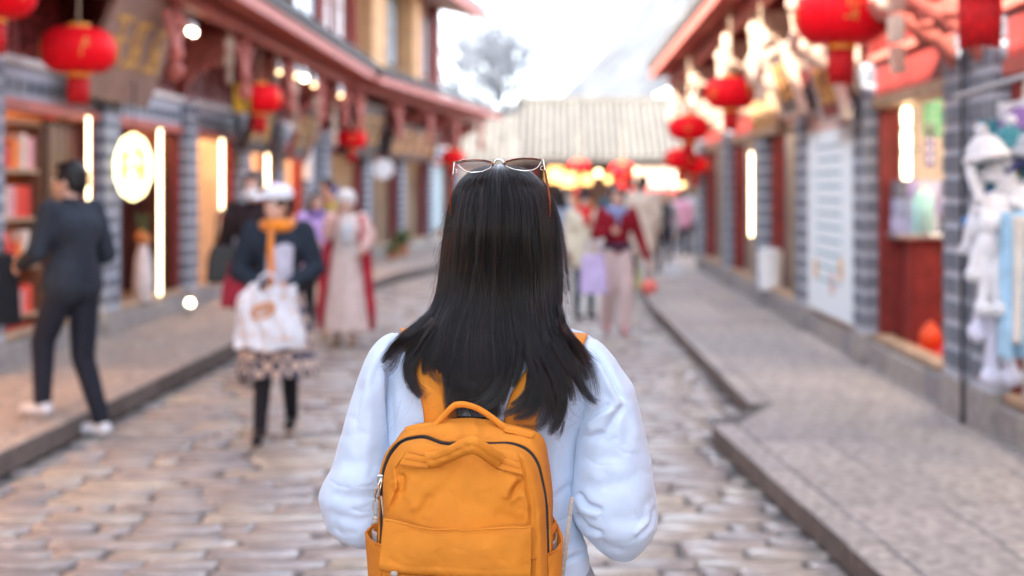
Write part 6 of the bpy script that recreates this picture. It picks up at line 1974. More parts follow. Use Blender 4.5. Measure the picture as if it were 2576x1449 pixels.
# front panel
rows = [ring3(rC, 2.3005), ring3(rC * .9 + rD * .1, 2.294)]
for i in range(12):
    t = (i + 1) / 12
    rows.append(ring3(rC * (1 - t) * .9 + rD * (.1 + .9 * t) if t < 1 else rD, 2.294 - .022 * math.sin(t * math.pi / 2)))
cen = NP.array([1170, 1390])
for i in range(110):
    t = (i + 1) / 111
    r_ = cen + (rD - cen) * (1 - t)
    rows.append(ring3(r_, 2.272 - .030 * (1 - (1 - t) ** 1.8)))
V = NP.array(rows)
N = NP.zeros_like(V); N[..., 1] = -1
PF = [# seams down either side
      ([(1035, 1122), (1020, 1150), (997, 1180), (1003, 1205), (1004, 1228), (985, 1270), (974, 1300)], 3.6, -.009),
      ([(1302, 1130), (1312, 1160), (1319, 1200), (1333, 1265), (1337, 1325)], 3.6, -.009),
      # crumpled folds
      ([(1003, 1192), (1015, 1203), (1010, 1232), (1000, 1245)], 7, -.008), ([(1016, 1190), (1030, 1215), (1032, 1250), (1050, 1290)], 12, .006), ([(1182, 1150), (1172, 1180), (1150, 1210), (1130, 1240)], 12, .004),
      ([(1165, 1155), (1150, 1185), (1120, 1225), (1078, 1262), (1066, 1300)], 11, -.006), ([(1085, 1240), (1070, 1270), (1062, 1300), (1064, 1322)], 8, -.005), ([(1200, 1165), (1215, 1200), (1222, 1240)], 14, .003),
      ([(1316, 1205), (1300, 1225), (1290, 1240), (1288, 1260)], 7, -.008), ([(1300, 1190), (1280, 1215), (1275, 1245), (1292, 1270)], 9, .005), ([(1312, 1240), (1322, 1262), (1330, 1280)], 8, .005), ([(1310, 1250), (1302, 1272), (1310, 1290)], 6, -.005),
      ([(1110, 1170), (1090, 1200), (1060, 1215)], 10, -.004), ([(1240, 1290), (1275, 1300), (1320, 1322)], 9, -.004), ([(1225, 1275), (1190, 1262), (1150, 1268)], 12, -.003), ([(980, 1215), (985, 1240), (975, 1280)], 6, -.004),
      ([(970, 1220), (974, 1250), (972, 1280)], 5, .003), ([(1345, 1200), (1356, 1250), (1358, 1300)], 5, -.003), ([(1340, 1330), (1352, 1350), (1344, 1385), (1352, 1410)], 6, -.005), ([(1362, 1280), (1355, 1320), (1365, 1360)], 5, .004)]
V = folds(V, N, PF, False)
V[..., 1] += wobble(V, 1.2, 5.0) * .0014 * NP.clip(NP.arange(len(rows)) / 14, 0, 1)[:, None]
fp = grid_obj('front_panel', V, orangecloth, bp, closed=True)

def sheet(name, edge_top, edge_bot, Yt, Yb, nu, nv, m, parent, bulge=.0, fl=(), wob=.001, solid=.003, seed=0, corr=0, rnd=0.0):
    """cloth panel between two edge lines (as seen from behind) with folds"""
    def res(e, n):
        e = NP.array(e, float); s = NP.concatenate([[0], NP.cumsum(NP.hypot(*NP.diff(e[:, :2], axis=0).T))]); s /= s[-1]
        u = NP.linspace(0, 1, n)
        return NP.stack([smooth_interp(u, s, e[:, k]) for k in range(e.shape[1])], -1)
    T_, B2 = res(edge_top, nu), res(edge_bot, nu)
    V = NP.zeros((nv, nu, 3))
    u = NP.linspace(-1, 1, nu)
    for j in range(nv):
        t = j / (nv - 1)
        e = T_ * (1 - t) + B2 * t
        Yv = (e[:, 2] if e.shape[1] > 2 else lerp(Yt, Yb, t)) - bulge * (1 - u ** 4) * (.4 + .6 * math.sin(math.pi * min(1, t * 1.2)))
        if rnd: Yv = Yv + rnd * (NP.abs(u) ** 8 + (abs(2 * t - 1)) ** 10)
        if corr: Yv = Yv - .0022 * abs(math.sin(math.pi * corr * t)) * .5
        V[j] = Wn(e[:, 0], e[:, 1], Yv)
    N = NP.zeros_like(V); N[..., 1] = -1
    if fl: V = folds(V, N, fl, False)
    V[..., 1] += wobble(V, 1.3, seed) * wob
    return grid_obj(name, V, m, parent, solid=solid)
FL = [([(1000, 1330), (1012, 1355), (1008, 1385), (1020, 1420)], 12, -.004), ([(1030, 1335), (1045, 1370), (1040, 1410)], 12, .003), ([(1150, 1335), (1155, 1365), (1150, 1390)], 14, -.003), ([(1270, 1345), (1275, 1385), (1262, 1420)], 14, -.004),
      ([(1215, 1370), (1235, 1400), (1225, 1440)], 12, .003), ([(1095, 1380), (1110, 1410), (1100, 1435)], 11, -.003), ([(1320, 1340), (1310, 1380), (1322, 1420)], 9, .003), ([(975, 1400), (1010, 1425), (1060, 1436)], 7, -.003), ([(1050, 1340), (1100, 1350), (1150, 1345)], 8, .002)]
flap = sheet('pocket_flap', [(966, 1306), (985, 1308), (1020, 1317), (1052, 1325), (1090, 1331), (1152, 1329), (1165, 1333), (1215, 1330), (1285, 1325), (1320, 1326), (1335, 1323)],
      [(953, 1430), (970, 1436), (995, 1439), (1060, 1444), (1119, 1447), (1200, 1452), (1280, 1454), (1335, 1452)], 2.244, 2.236, 150, 60, orangecloth, bp, .008, FL, .0016, .004, 2.0, rnd=.006)
sheet('lower_pocket', [(962, 1425), (1060, 1436), (1200, 1440), (1340, 1440)], [(968, 1640), (1060, 1645), (1200, 1645), (1342, 1640)], 2.250, 2.262, 90, 40, orangecloth, bp, .012, (), .002, .003, 4.0, rnd=.012)
# piping on the flap top edge
q = MB(); q.tube([W(x, y_ + 1, 2.2375 - .004) for x, y_ in ((968, 1308), (985, 1309), (1020, 1318), (1052, 1326), (1090, 1332), (1152, 1330), (1165, 1334), (1215, 1331), (1285, 1326), (1320, 1327), (1334, 1324))], .0016, 6)
q.build('flap_edge', orangecloth, flap, True)
# side pockets
for nm, lip, base_, inn in (('left', [(962, 1299, 2.385), (940, 1318, 2.375), (921, 1341, 2.355), (930, 1357, 2.325), (945, 1367, 2.30), (959, 1371, 2.282)], [(950, 1640, 2.385), (938, 1640, 2.375), (936, 1640, 2.355), (938, 1640, 2.325), (948, 1640, 2.30), (962, 1640, 2.285)], (938, 1352, 948)),
                          ('right', [(1388, 1299, 2.385), (1402, 1322, 2.375), (1414, 1363, 2.350), (1398, 1385, 2.322), (1370, 1399, 2.30), (1338, 1406, 2.262)], [(1398, 1640, 2.385), (1408, 1640, 2.375), (1416, 1640, 2.35), (1408, 1640, 2.32), (1376, 1640, 2.30), (1342, 1640, 2.27)], (1392, 1350, 1400))):
    sp = sheet('side_pocket', lip, base_, 0, 0, 60, 60, orangecloth, bp, 0, [([(lip[4][0], 1380), (lip[3][0], 1410), (lip[4][0], 1445)], 8, -.004)], .0015, .0035, 6.0)
    q = MB(); q.tube([W(x, y_ + .5, Y_ - .0015) for x, y_, Y_ in lip], .0022, 6); q.build('pocket_hem', orangedark, sp, True)
    s1 = 1 if nm == 'left' else -1
    sheet('pocket_lining', [(lip[1][0] + s1 * 3, lip[1][1] + 8, 2.378), (lip[2][0] + s1 * 16, lip[2][1] - 8, 2.362), (lip[2][0] + s1 * 26, lip[3][1] - 18, 2.34)],
          [(lip[1][0] + s1 * 4, 1460, 2.378), (lip[2][0] + s1 * 14, 1460, 2.362), (lip[2][0] + s1 * 24, 1460, 2.34)], 0, 0, 20, 14, greylining, sp, 0, (), .003, .002)
# right pocket pleat
sheet('pocket_pleat', [(1372, 1352, 2.33), (1384, 1330, 2.345), (1396, 1312, 2.36)], [(1374, 1364, 2.328), (1390, 1345, 2.342), (1400, 1326, 2.358)], 0, 0, 16, 8, orangedark, bp, 0, (), .001, .004)
# handle pads and handles
pad = [([(1036, 1119), (1060, 1126), (1087, 1136)], [(1003, 1170), (1040, 1176), (1079, 1179)]), ([(1250, 1127), (1275, 1132), (1304, 1145)], [(1249, 1180), (1282, 1188), (1316, 1196)])]
for T_, B2 in pad:
    pd = sheet('handle_pad', T_, B2, 2.276, 2.262, 40, 36, orangecloth, bp, .003, (), .0006, .003, 1.0, 3)
    q = MB()
    for j in (0.33, .66, .95):
        for k in range(14):
            t0 = (k + .1) / 14; t1 = t0 + .045
            e0 = NP.array(T_[0]) * (1 - j) + NP.array(B2[0]) * j; e1 = NP.array(T_[-1]) * (1 - j) + NP.array(B2[-1]) * j
            p0, p1 = e0 + (e1 - e0) * t0, e0 + (e1 - e0) * t1
            q.tube([W(p0[0], p0[1], lerp(2.276, 2.262, j) - .0055), W(p1[0], p1[1], lerp(2.276, 2.262, j) - .0055)], .0009, 4)
    q.build('stitching', orangedark, pd)['kind'] = 'stuff'
def padded(pts, rad, flat, name, groove=True, seed=0):
    """soft padded handle with a lengthwise groove and small puckers"""
    P_ = NP.array([list(W(*p)) for p in pts]); n = 90
    s = NP.linspace(0, 1, len(P_)); t = NP.linspace(0, 1, n)
    Q = NP.stack([smooth_interp(t, s, P_[:, k]) for k in range(3)], -1)
    r_ = smooth_interp(t, s, rad) if not NP.isscalar(rad) else NP.full(n, rad)
    d = NP.gradient(Q, axis=0); d /= NP.linalg.norm(d, axis=1, keepdims=True)
    up = NP.cross(d, NP.array([0, -1.0, 0])); up /= NP.linalg.norm(up, axis=1, keepdims=True)
    if up[n // 2, 2] < 0: up = -up
    out_ = NP.cross(up, d); out_ *= NP.sign(-out_[:, 1:2])
    K = 36; V = NP.zeros((n, K, 3))
    for k in range(K):
        a = 2 * math.pi * k / K
        f = 1.0
        if groove: f = 1 - .16 * math.exp(-((math.sin(a / 2 - 0) * 2) / .22) ** 2) if False else 1 - .22 * math.exp(-(((a if a < math.pi else a - 2 * math.pi)) / .20) ** 2)
        pk = 1 + .05 * NP.sin(t * 46 + seed + 2 * math.sin(a * 2))
        V[:, k] = Q + out_ * (r_ * flat * math.cos(a) * f * pk)[:, None] + up * (r_ * math.sin(a) * (1 + .03 * NP.sin(t * 31 + a)))[:, None]
    return grid_obj(name, V, orangecloth, bp, closed=True, caps=True)
padded([(1076, 1158, 2.262), (1105, 1152, 2.255), (1140, 1137, 2.243), (1170, 1124, 2.236), (1186, 1119, 2.234), (1202, 1124, 2.236), (1228, 1141, 2.245), (1254, 1158, 2.260)], [.0135, .0125, .0125, .0135, .0140, .0130, .0125, .0130], .62, 'front_handle', True, 1)
padded([(1048, 1084, 2.352), (1082, 1080, 2.350), (1096, 1068, 2.352), (1116, 1046, 2.354), (1138, 1024, 2.356), (1152, 1018, 2.356), (1172, 1018, 2.356), (1206, 1030, 2.356), (1240, 1052, 2.354), (1262, 1070, 2.350), (1284, 1082, 2.348), (1306, 1090, 2.346)],
       [.004, .0058, .0052, .0050, .0052, .0055, .0052, .0050, .0052, .0056, .0058, .004], .9, 'top_handle', False, 4)
for T_, B2, Y_ in (([(1018, 1077), (1050, 1068), (1086, 1064)], [(1024, 1087), (1056, 1083), (1090, 1084)], 2.352), ([(1270, 1072), (1300, 1076), (1348, 1090)], [(1268, 1086), (1300, 1094), (1336, 1102)], 2.345)):
    sheet('handle_patch', T_, B2, Y_, Y_ - .006, 30, 10, orangecloth, bp, .002, (), .0006, .004)
sheet('black_loop', [(1150, 1046, 2.404), (1240, 1050, 2.404)], [(1150, 1062, 2.402), (1240, 1062, 2.402)], 0, 0, 14, 6, ziptape, bp, 0, (), .001, .004)
# zip pull: slider, ring and knotted cords
q = MB(); p = W(957, 1204, 2.306); q.box(p.x - .0045, p.x + .0045, p.y - .006, p.y + .002, p.z - .007, p.z + .007, .0015); zs = q.build('zip_slider', M['chrome'], bp)
q = MB(); pts = [W(x, y_, 2.297) for x, y_ in ((957, 1206), (951, 1222), (944, 1248), (946, 1261), (950, 1258), (955, 1235), (960, 1212), (957, 1206))]; q.tube(pts, .0012, 6); q.build('pull_tab', M['chrome'], zs, True)
q = MB()
q.tube([W(x, y_, 2.294) for x, y_ in ((950, 1224), (943, 1232), (941, 1248), (946, 1258), (952, 1246), (952, 1230), (950, 1224))], .0015, 6)
q.tube([W(x, y_, 2.292) for x, y_ in ((945, 1254), (939, 1262), (938, 1280), (944, 1300), (950, 1280), (951, 1264), (946, 1254))], .0015, 6)
p = W(944, 1303, 2.292); q.ball(p, (.0050, .0045, .0042), 10, 8); q.ball(p + Vector((.001, 0, -.005)), (.0045, .0042, .004), 10, 8)
q.tube([W(943, 1306, 2.292), W(938, 1317, 2.292)], .0018, 6); q.tube([W(944, 1306, 2.29), W(936, 1322, 2.29)], .0018, 6)
q.build('pull_cord', greycord, zs, True)
q = MB(); q.tube([W(x, y_, 2.30) for x, y_ in ((959, 1248), (961, 1270), (964, 1290), (966, 1308))], .0016, 6); q.build('inner_cord', greycord, zs, True)
q = MB(); p = W(991, 1444, 2.232); q.ball(p, (.0065, .005, .005), 10, 8); q.tube([p, p - Vector((0, 0, .02))], .003, 6); q.build('flap_cord', greycord, flap, True)
# shoulder straps over the shoulders and down the back
def strapsheet(c, w0, name, seed):
    pts = NP.array(c, float); n = 80; s = NP.linspace(0, 1, len(pts)); t = NP.linspace(0, 1, n)
    q = NP.stack([smooth_interp(t, s, pts[:, k]) for k in range(4)], -1)
    V = NP.zeros((n, 22, 3))
    for k in range(22):
        u = k / 21 * 2 - 1
        V[:, k] = Wn(q[:, 0] + u * q[:, 3] / 2, q[:, 1] + u * w0, q[:, 2] + .006 * abs(u) ** 4)
    V[..., 1] += wobble(V, 1.5, seed) * .0008
    return grid_obj(name, V, orangecloth, bp, solid=.011)
strapsheet([(1062, 960, 2.66, 78), (1058, 880, 2.62, 78), (1050, 838, 2.55, 80), (1048, 844, 2.47, 78), (1058, 880, 2.432, 76), (1076, 930, 2.415, 76), (1094, 980, 2.402, 76), (1106, 1030, 2.397, 74), (1110, 1085, 2.398, 72)], 3, 'shoulder_strap', 1.0)
strapsheet([(1428, 960, 2.66, 78), (1432, 880, 2.62, 78), (1438, 844, 2.55, 80), (1434, 850, 2.47, 78), (1412, 885, 2.432, 76), (1372, 930, 2.415, 76), (1338, 980, 2.402, 76), (1316, 1030, 2.397, 74), (1306, 1085, 2.398, 72)], 5, 'shoulder_strap', 2.0)
for side in (-1, 1):
    q = MB()
    q.tube([(-.10 + side * .135, 2.66, 1.20), (-.10 + side * .13, 2.66, 1.06), (-.10 + side * .128, 2.58, .90), (-.10 + side * .125, 2.48, .84), (-.10 + side * .10, 2.42, .80)], .008, 6, flat=2)
    q.build('lower_strap', orangecloth, bp, True)
q = MB()
for x0 in (0,):
    for k in range(34):
        t = k / 34; a = W(lerp(1098, 1124, t), lerp(930, 1050, t), 2.388); c_ = W(lerp(1098, 1124, t + .016), lerp(930, 1050, t + .016), 2.388)
        q.tube([a, c_], .0008, 4)
q.build('stitching', orangedark, bp)['kind'] = 'stuff'
# grey woven strap of a small bag at her right side
gb = empty('crossbody_strap', W(1425, 1340, 2.42), 'thin grey woven strap hanging between her right sleeve and the backpack', 'strap')
sheet('webbing', [(1434, 1250, 2.40), (1444, 1250, 2.40)], [(1406, 1470, 2.392), (1418, 1470, 2.392)], 0, 0, 6, 30, greycord, gb, 0, (), .0003, .003)

# ---------------- sunglasses on her head
sg = empty('sunglasses', W(1254, 405, 2.46), 'silver and tortoiseshell sunglasses pushed up on top of the woman\'s black hair', 'sunglasses')
Ys = 2.455
steel = mat('silver_frame', (.80, .76, .68), .18, .03, 40, metal=1.0)
tort = mat('tortoise_shell', (.33, .07, .02), .25, .3, 60, c2=(.05, .012, .006))
def sgp(x, y_, dy=0.0): return W(x, y_, Ys + dy)
lens_m = bpy.data.materials.new('tinted_lens'); lens_m.use_nodes = True
tn = lens_m.node_tree; tn.nodes.clear()
o_ = tn.nodes.new('ShaderNodeOutputMaterial'); mx = tn.nodes.new('ShaderNodeMixShader'); tr = tn.nodes.new('ShaderNodeBsdfTransparent'); gl = tn.nodes.new('ShaderNodeBsdfGlossy'); fr = tn.nodes.new('ShaderNodeFresnel')
tr.inputs[0].default_value = (.50, .38, .33, 1); gl.inputs['Roughness'].default_value = .03; fr.inputs[0].default_value = 1.18
tn.links.new(fr.outputs[0], mx.inputs[0]); tn.links.new(tr.outputs[0], mx.inputs[1]); tn.links.new(gl.outputs[0], mx.inputs[2]); tn.links.new(mx.outputs[0], o_.inputs[0])
for nm, outl in (('l', [(1146, 409), (1165, 404), (1194, 402), (1218, 403), (1236, 407), (1241, 413), (1232, 424), (1212, 432), (1186, 434), (1172, 431), (1163, 425), (1155, 417)]),
                 ('r', [(1362, 402), (1340, 398), (1314, 398), (1290, 401), (1273, 406), (1268, 412), (1276, 420), (1296, 427), (1322, 430), (1340, 428), (1352, 422), (1359, 412)])):
    pts = [sgp(x, y_, -(y_ - 402) * .0009) for x, y_ in outl]
    q = MB(); n = len(pts); cc = sum(pts, Vector()) / n
    v = [tuple(p) for p in pts] + [tuple(cc + Vector((0, -.0015, 0)))]
    q.add(v, [(i, (i + 1) % n, n) for i in range(n)]); ln = q.build('lens', lens_m, sg, True)
    q = MB(); q.tube(pts[5:] + [pts[0]], .0011, 6); q.build('lower_rim', steel, sg, True)
    q = MB(); q.tube(pts[:6], .0019, 6); q.build('brow_bar', steel, sg, True)
    q = MB(); q.tube([p + Vector((0, -.0022, .0004)) for p in pts[:6]], .0011, 6); q.build('brow_inlay', tort, sg, True)
q = MB(); q.tube([sgp(x, y_) for x, y_ in ((1239, 411), (1243, 409), (1246, 403), (1254, 401), (1263, 403), (1266, 409), (1271, 410))], .0017, 6); q.build('bridge', steel, sg, True)
for a in ((1240, 414), (1270, 413)):
    q = MB(); q.ball(sgp(*a, -.006), (.0025, .002, .0035), 8, 6); q.build('nose_pad', steel, sg, True)
for T_, mid_, e_ in (((1143, 408), (1139, 442), (1133, 500)), ((1366, 401), (1372, 432), (1384, 505))):
    q = MB(); q.tube([sgp(*T_), sgp(lerp(T_[0], mid_[0], .5), lerp(T_[1], mid_[1], .5), -.004), sgp(*mid_, -.01)], [.0018, .0014, .0014], 8); tp = q.build('temple', steel, sg, True)
    q = MB(); q.tube([sgp(*mid_, -.01), sgp(lerp(mid_[0], e_[0], .5), lerp(mid_[1], e_[1], .5), -.016), sgp(*e_, -.02), sgp(e_[0] + (2 if e_[0] < 1200 else -2), e_[1] + 40, -.01)], [.0017, .0019, .0020, .0015], 8); q.build('temple_tip', tort, tp, True)
    s_ = 1 if T_[0] < 1200 else -1
    q = MB(); q.tube([sgp(T_[0] + s_ * 1, T_[1] + 17, -.003), sgp(T_[0] + s_ * 7, T_[1] + 20, -.003), sgp(T_[0] + s_ * 6, T_[1] + 25, -.004), sgp(T_[0] - 0 * s_, T_[1] + 27, -.004)], .0009, 5); q.build('hinge', steel, tp, True)
# ---------------- long black hair
hr = NP.random.default_rng(5)
UY = NP.array([413, 418, 425, 435, 450, 480, 520, 570, 620, 680, 740], float)
UL = NP.array([1250, 1215, 1192, 1176, 1159, 1140, 1126, 1116, 1110, 1104, 1098], float)
UR = NP.array([1262, 1300, 1323, 1340, 1357, 1379, 1394, 1403, 1409, 1413, 1414], float)
UD = NP.array([.004, .035, .052, .066, .082, .100, .112, .116, .113, .108, .105], float)
YC = 2.515
hairm = bpy.data.materials.new('black_hair'); hairm.use_nodes = True
tn = hairm.node_tree; tn.nodes.clear()
o_ = tn.nodes.new('ShaderNodeOutputMaterial'); ph = tn.nodes.new('ShaderNodeBsdfHairPrincipled')
ph.parametrization = 'COLOR'
ph.inputs['Roughness'].default_value = .16; ph.inputs['Radial Roughness'].default_value = .25
ph.inputs['Random Roughness'].default_value = .5; ph.inputs['IOR'].default_value = 1.40
hi = tn.nodes.new('ShaderNodeHairInfo'); tn.links.new(hi.outputs['Random'], ph.inputs['Random'])
hrp = tn.nodes.new('ShaderNodeValToRGB')
hrp.color_ramp.elements[0].position = .7; hrp.color_ramp.elements[0].color = (.0008, .0008, .0012, 1)
hrp.color_ramp.elements[1].position = 1; hrp.color_ramp.elements[1].color = (.055, .040, .042, 1)
tn.links.new(hi.outputs['Random'], hrp.inputs[0]); tn.links.new(hrp.outputs[0], ph.inputs['Color'])
tn.links.new(ph.outputs[0], o_.inputs[0])
capm = mat('hair_underlayer', (.008, .007, .008), .5, .1, 30)

# dark underlayer so that no scalp shows
ys_ = NP.concatenate([UY + 3, [800, 860]]); l_ = NP.concatenate([UL + 9, [1100, 1125]]); r_ = NP.concatenate([UR - 9, [1398, 1385]])
d_ = NP.concatenate([NP.maximum(UD - .012, .002), [.078, .07]])
V = loft_rows(list(ys_), list(l_), list(r_), list(d_), YC, 80, 72, 2.0)
hair_root = grid_obj('hair', V, capm, hero, closed=True)

# locks below the neck: (u at the neck line, points as seen from behind, width at the end, depth offset at the end)
LK = [(-1.00, [(1090, 775), (1062, 812), (1022, 845), (988, 878), (962, 915)], 9, .030),
      (-.97, [(1092, 780), (1070, 815), (1035, 850), (1000, 885), (975, 905)], 9, .028),
      (-.93, [(1096, 785), (1078, 825), (1048, 862), (1028, 900), (1024, 940), (1034, 975), (1062, 998)], 8, .012),
      (-.88, [(1100, 790), (1086, 832), (1058, 868), (1035, 905), (1028, 945), (1040, 978), (1064, 995)], 8, .010),
      (-.82, [(1104, 790), (1092, 835), (1072, 880), (1064, 915), (1068, 945)], 5, .006),
      (-.76, [(1110, 795), (1102, 845), (1088, 885), (1078, 905), (1085, 925), (1108, 940)], 7, .004),
      (-.66, [(1122, 800), (1116, 860), (1112, 900), (1118, 930), (1132, 950)], 8, .003),
      (-.56, [(1134, 800), (1130, 870), (1128, 920), (1134, 970), (1130, 1010), (1134, 1040)], 10, .002),
      (-.46, [(1150, 800), (1146, 870), (1142, 930), (1150, 985), (1175, 1020), (1150, 1048)], 16, .0),
      (-.34, [(1170, 800), (1168, 870), (1166, 940), (1172, 990), (1192, 1030), (1205, 1056)], 18, .0),
      (-.22, [(1192, 800), (1194, 870), (1196, 940), (1198, 990), (1216, 1035), (1236, 1058)], 18, .0),
      (-.12, [(1212, 800), (1216, 870), (1222, 930), (1214, 975), (1222, 1020), (1240, 1062)], 14, -.002),
      (-.02, [(1232, 800), (1240, 870), (1246, 930), (1238, 980), (1240, 1020), (1252, 1052)], 14, -.002),
      (.08, [(1254, 800), (1264, 870), (1272, 920), (1262, 965), (1244, 1000), (1236, 1030)], 8, -.003),
      (.18, [(1276, 800), (1288, 860), (1294, 905), (1282, 950), (1268, 990), (1262, 1020)], 6, -.002),
      (.28, [(1296, 800), (1310, 860), (1314, 900), (1306, 940), (1290, 975)], 5, .0),
      (.36, [(1308, 800), (1324, 870), (1336, 930), (1338, 980), (1316, 1010), (1284, 1018)], 6, .0),
      (.44, [(1320, 800), (1338, 870), (1352, 930), (1358, 985), (1338, 1025), (1300, 1040), (1266, 1042)], 10, .001),
      (.52, [(1334, 800), (1352, 870), (1366, 930), (1372, 990), (1364, 1030), (1336, 1052), (1290, 1055)], 11, .001),
      (.60, [(1346, 800), (1364, 870), (1380, 940), (1390, 1000), (1392, 1040), (1372, 1068), (1346, 1074)], 10, .002),
      (.68, [(1358, 800), (1378, 870), (1396, 940), (1408, 1000), (1410, 1045), (1398, 1080), (1378, 1094)], 9, .003),
      (.75, [(1370, 800), (1392, 865), (1412, 930), (1424, 985), (1424, 1030), (1410, 1070), (1392, 1092)], 7, .004),
      (.81, [(1380, 800), (1402, 860), (1426, 920), (1436, 965), (1438, 1010)], 6, .006),
      (.86, [(1390, 800), (1412, 855), (1436, 905), (1450, 950), (1468, 990), (1502, 1014)], 7, .010),
      (.90, [(1396, 800), (1418, 852), (1446, 900), (1466, 925), (1478, 960)], 6, .014),
      (.94, [(1402, 800), (1424, 845), (1452, 880), (1470, 900), (1492, 926)], 6, .020),
      (.98, [(1408, 800), (1428, 840), (1452, 868), (1476, 890), (1486, 905)], 5, .026),
      (1.0, [(1412, 790), (1416, 810), (1410, 828), (1404, 840)], 4, .02)]
GU = NP.array([k[0] for k in LK])
NL = 12
def resample(P_, n):
    P_ = NP.array(P_, float)
    s = NP.concatenate([[0], NP.cumsum(NP.hypot(*NP.diff(P_, axis=0).T))]); s /= s[-1]
    u = NP.linspace(0, 1, n)
    return NP.stack([smooth_interp(u, s, P_[:, 0]), smooth_interp(u, s, P_[:, 1])], -1)
def bodyY(x, y_):
    """depth of the surface that the hair lies on, below the neck"""
    c = NP.interp(y_, [740, 800, 860, 930, 1000, 1060, 1110], [2.410, 2.406, 2.397, 2.386, 2.379, 2.375, 2.375])
    return c + .026 * (NP.abs(x - 1235) / 250) ** 2.4
LKp = []
for u0, pts, w, dz in LK:
    x740 = NP.interp(740, UY, UL) + (NP.interp(740, UY, UR) - NP.interp(740, UY, UL)) * (math.sin(NP.clip(u0, -1, 1) * math.pi / 2) + 1) / 2
    x740 = NP.interp(u0, [-1, 1], [1098, 1414])
    LKp.append(resample([(x740, 742)] + pts, NL))
NU = 12
P_all, R_all = [], []
def strand(u0, layer, root_t, endf, li, off, jit, rad, cw):
    # upper part down the back of the head; u0 = sine of the longitude
    y0 = 413 + 150 * root_t
    ya = NP.concatenate([NP.linspace(0, 1, NU) ** 1.5 * (742 - y0) + y0])
    ya[-1] = 742
    hl = smooth_interp(ya, UY, UL); hR = smooth_interp(ya, UY, UR); dd = smooth_interp(ya, UY, UD)
    mid = (hl + hR) / 2; hw = (hR - hl) / 2
    sway = (NP.sin(ya * .019 + cw[0] * 6.3) * 2.6 + jit * .9) * (ya - y0) / 330
    x = mid + (hw - layer * 180) * u0 + sway
    cosl = math.sqrt(max(0, 1 - u0 * u0))
    Yv = YC - (dd - layer) * cosl
    up = NP.stack([x, ya, Yv], -1)
    # lower part follows its lock, drawn together towards the end
    G_ = LKp[li]
    n2 = NL
    s = NP.linspace(0, 1, n2) * endf
    gx = NP.interp(s, NP.linspace(0, 1, NL), G_[:, 0]); gy = NP.interp(s, NP.linspace(0, 1, NL), G_[:, 1])
    wend = LK[li][2]
    conv = (1 - s) ** 1.9
    dx0 = x[-1] - G_[0, 0]
    dirx = NP.gradient(gx); diry = NP.gradient(gy); nn = NP.hypot(dirx, diry) + 1e-6
    sp = off[0] * wend * (NP.sin(s * 3.1) * .9 + .9 * s ** 1.5)
    gx2 = gx + dx0 * conv + (diry / nn) * sp; gy2 = gy - (dirx / nn) * sp
    wig = (cw[1] * 5 * NP.sin(s * 6 + cw[2] * 6) + jit * 1.5) * s
    gx2 += wig
    y_s = bodyY(gx2, gy2) + LK[li][3] * .25 * s - .002 - .010 * off[2] * NP.sin(NP.clip(s, 0, 1) * 3.14159) ** 2 + layer * .35
    # ease the depth from the head to the back
    bl = NP.clip(s * 1.7, 0, 1); bl = bl * bl * (3 - 2 * bl)
    y_d = up[-1, 2] * (1 - bl) + y_s * bl
    lo = NP.stack([gx2, gy2, y_d], -1)[1:]
    A = NP.concatenate([up, lo])
    for _ in range(5):
        A[3:-1] = .25 * A[2:-2] + .5 * A[3:-1] + .25 * A[4:]
    P_all.append(Wn(A[:, 0], A[:, 1], A[:, 2]))
    n = len(A)
    r_ = NP.full(n, rad); r_[-8:] *= NP.linspace(1, .2, 8)
    R_all.append(r_)
NH = 20000
CWS = NP.concatenate([hr.random((320, 1)), hr.normal(size=(320, 1)) * .6, hr.random((320, 2)), hr.normal(size=(320, 1)) * .7], 1)
for i in range(NH):
    th = hr.uniform(-1.62, 1.62)
    u0 = math.sin(th) if abs(th) < 1.57 else math.copysign(1, th)
    # even coverage across the picture as well as round the head
    if hr.random() < .55: u0 = hr.uniform(-1, 1)
    # the strands gather in fine clumps
    lev = int(hr.integers(0, 3)); cl = (round(u0 * 17 + lev * .33) - lev * .33) / 17
    u0 = NP.clip(u0 * .55 + cl * .45 + hr.normal() * .003, -1, 1)
    uu = u0 + hr.normal() * .035
    li = int(NP.argmin(NP.abs(GU - uu + hr.normal(size=len(GU)) * .025)))
    cw = CWS[(int(round(cl * 17 + lev * .33)) + 22) * 3 + lev]
    layer = abs(hr.normal()) * .002 + .007 * min(1.3, abs((u0 - cl) * 60)) ** 1.7 + .0075 * cw[3] + lev * .001 - .002
    rt = hr.random() ** 2.2
    if abs(u0) > .5: rt = max(rt, 0) 
    e = 1 - .45 * hr.random() ** 1.6
    strand(float(u0), layer, rt * .6, e, li, (cw[4] * .8 + hr.normal() * .35, hr.normal(), hr.random()), hr.normal() * .35, .00026 * hr.uniform(.6, 1.4), cw)
def free(pts, Y_, rad=.00009):
    q = resample(pts, 22)
    Yv = NP.linspace(Y_[0], Y_[1], 22)
    P_all.append(Wn(q[:, 0], q[:, 1], Yv)[: 22]); R_all.append(NP.linspace(rad, rad * .4, 22))
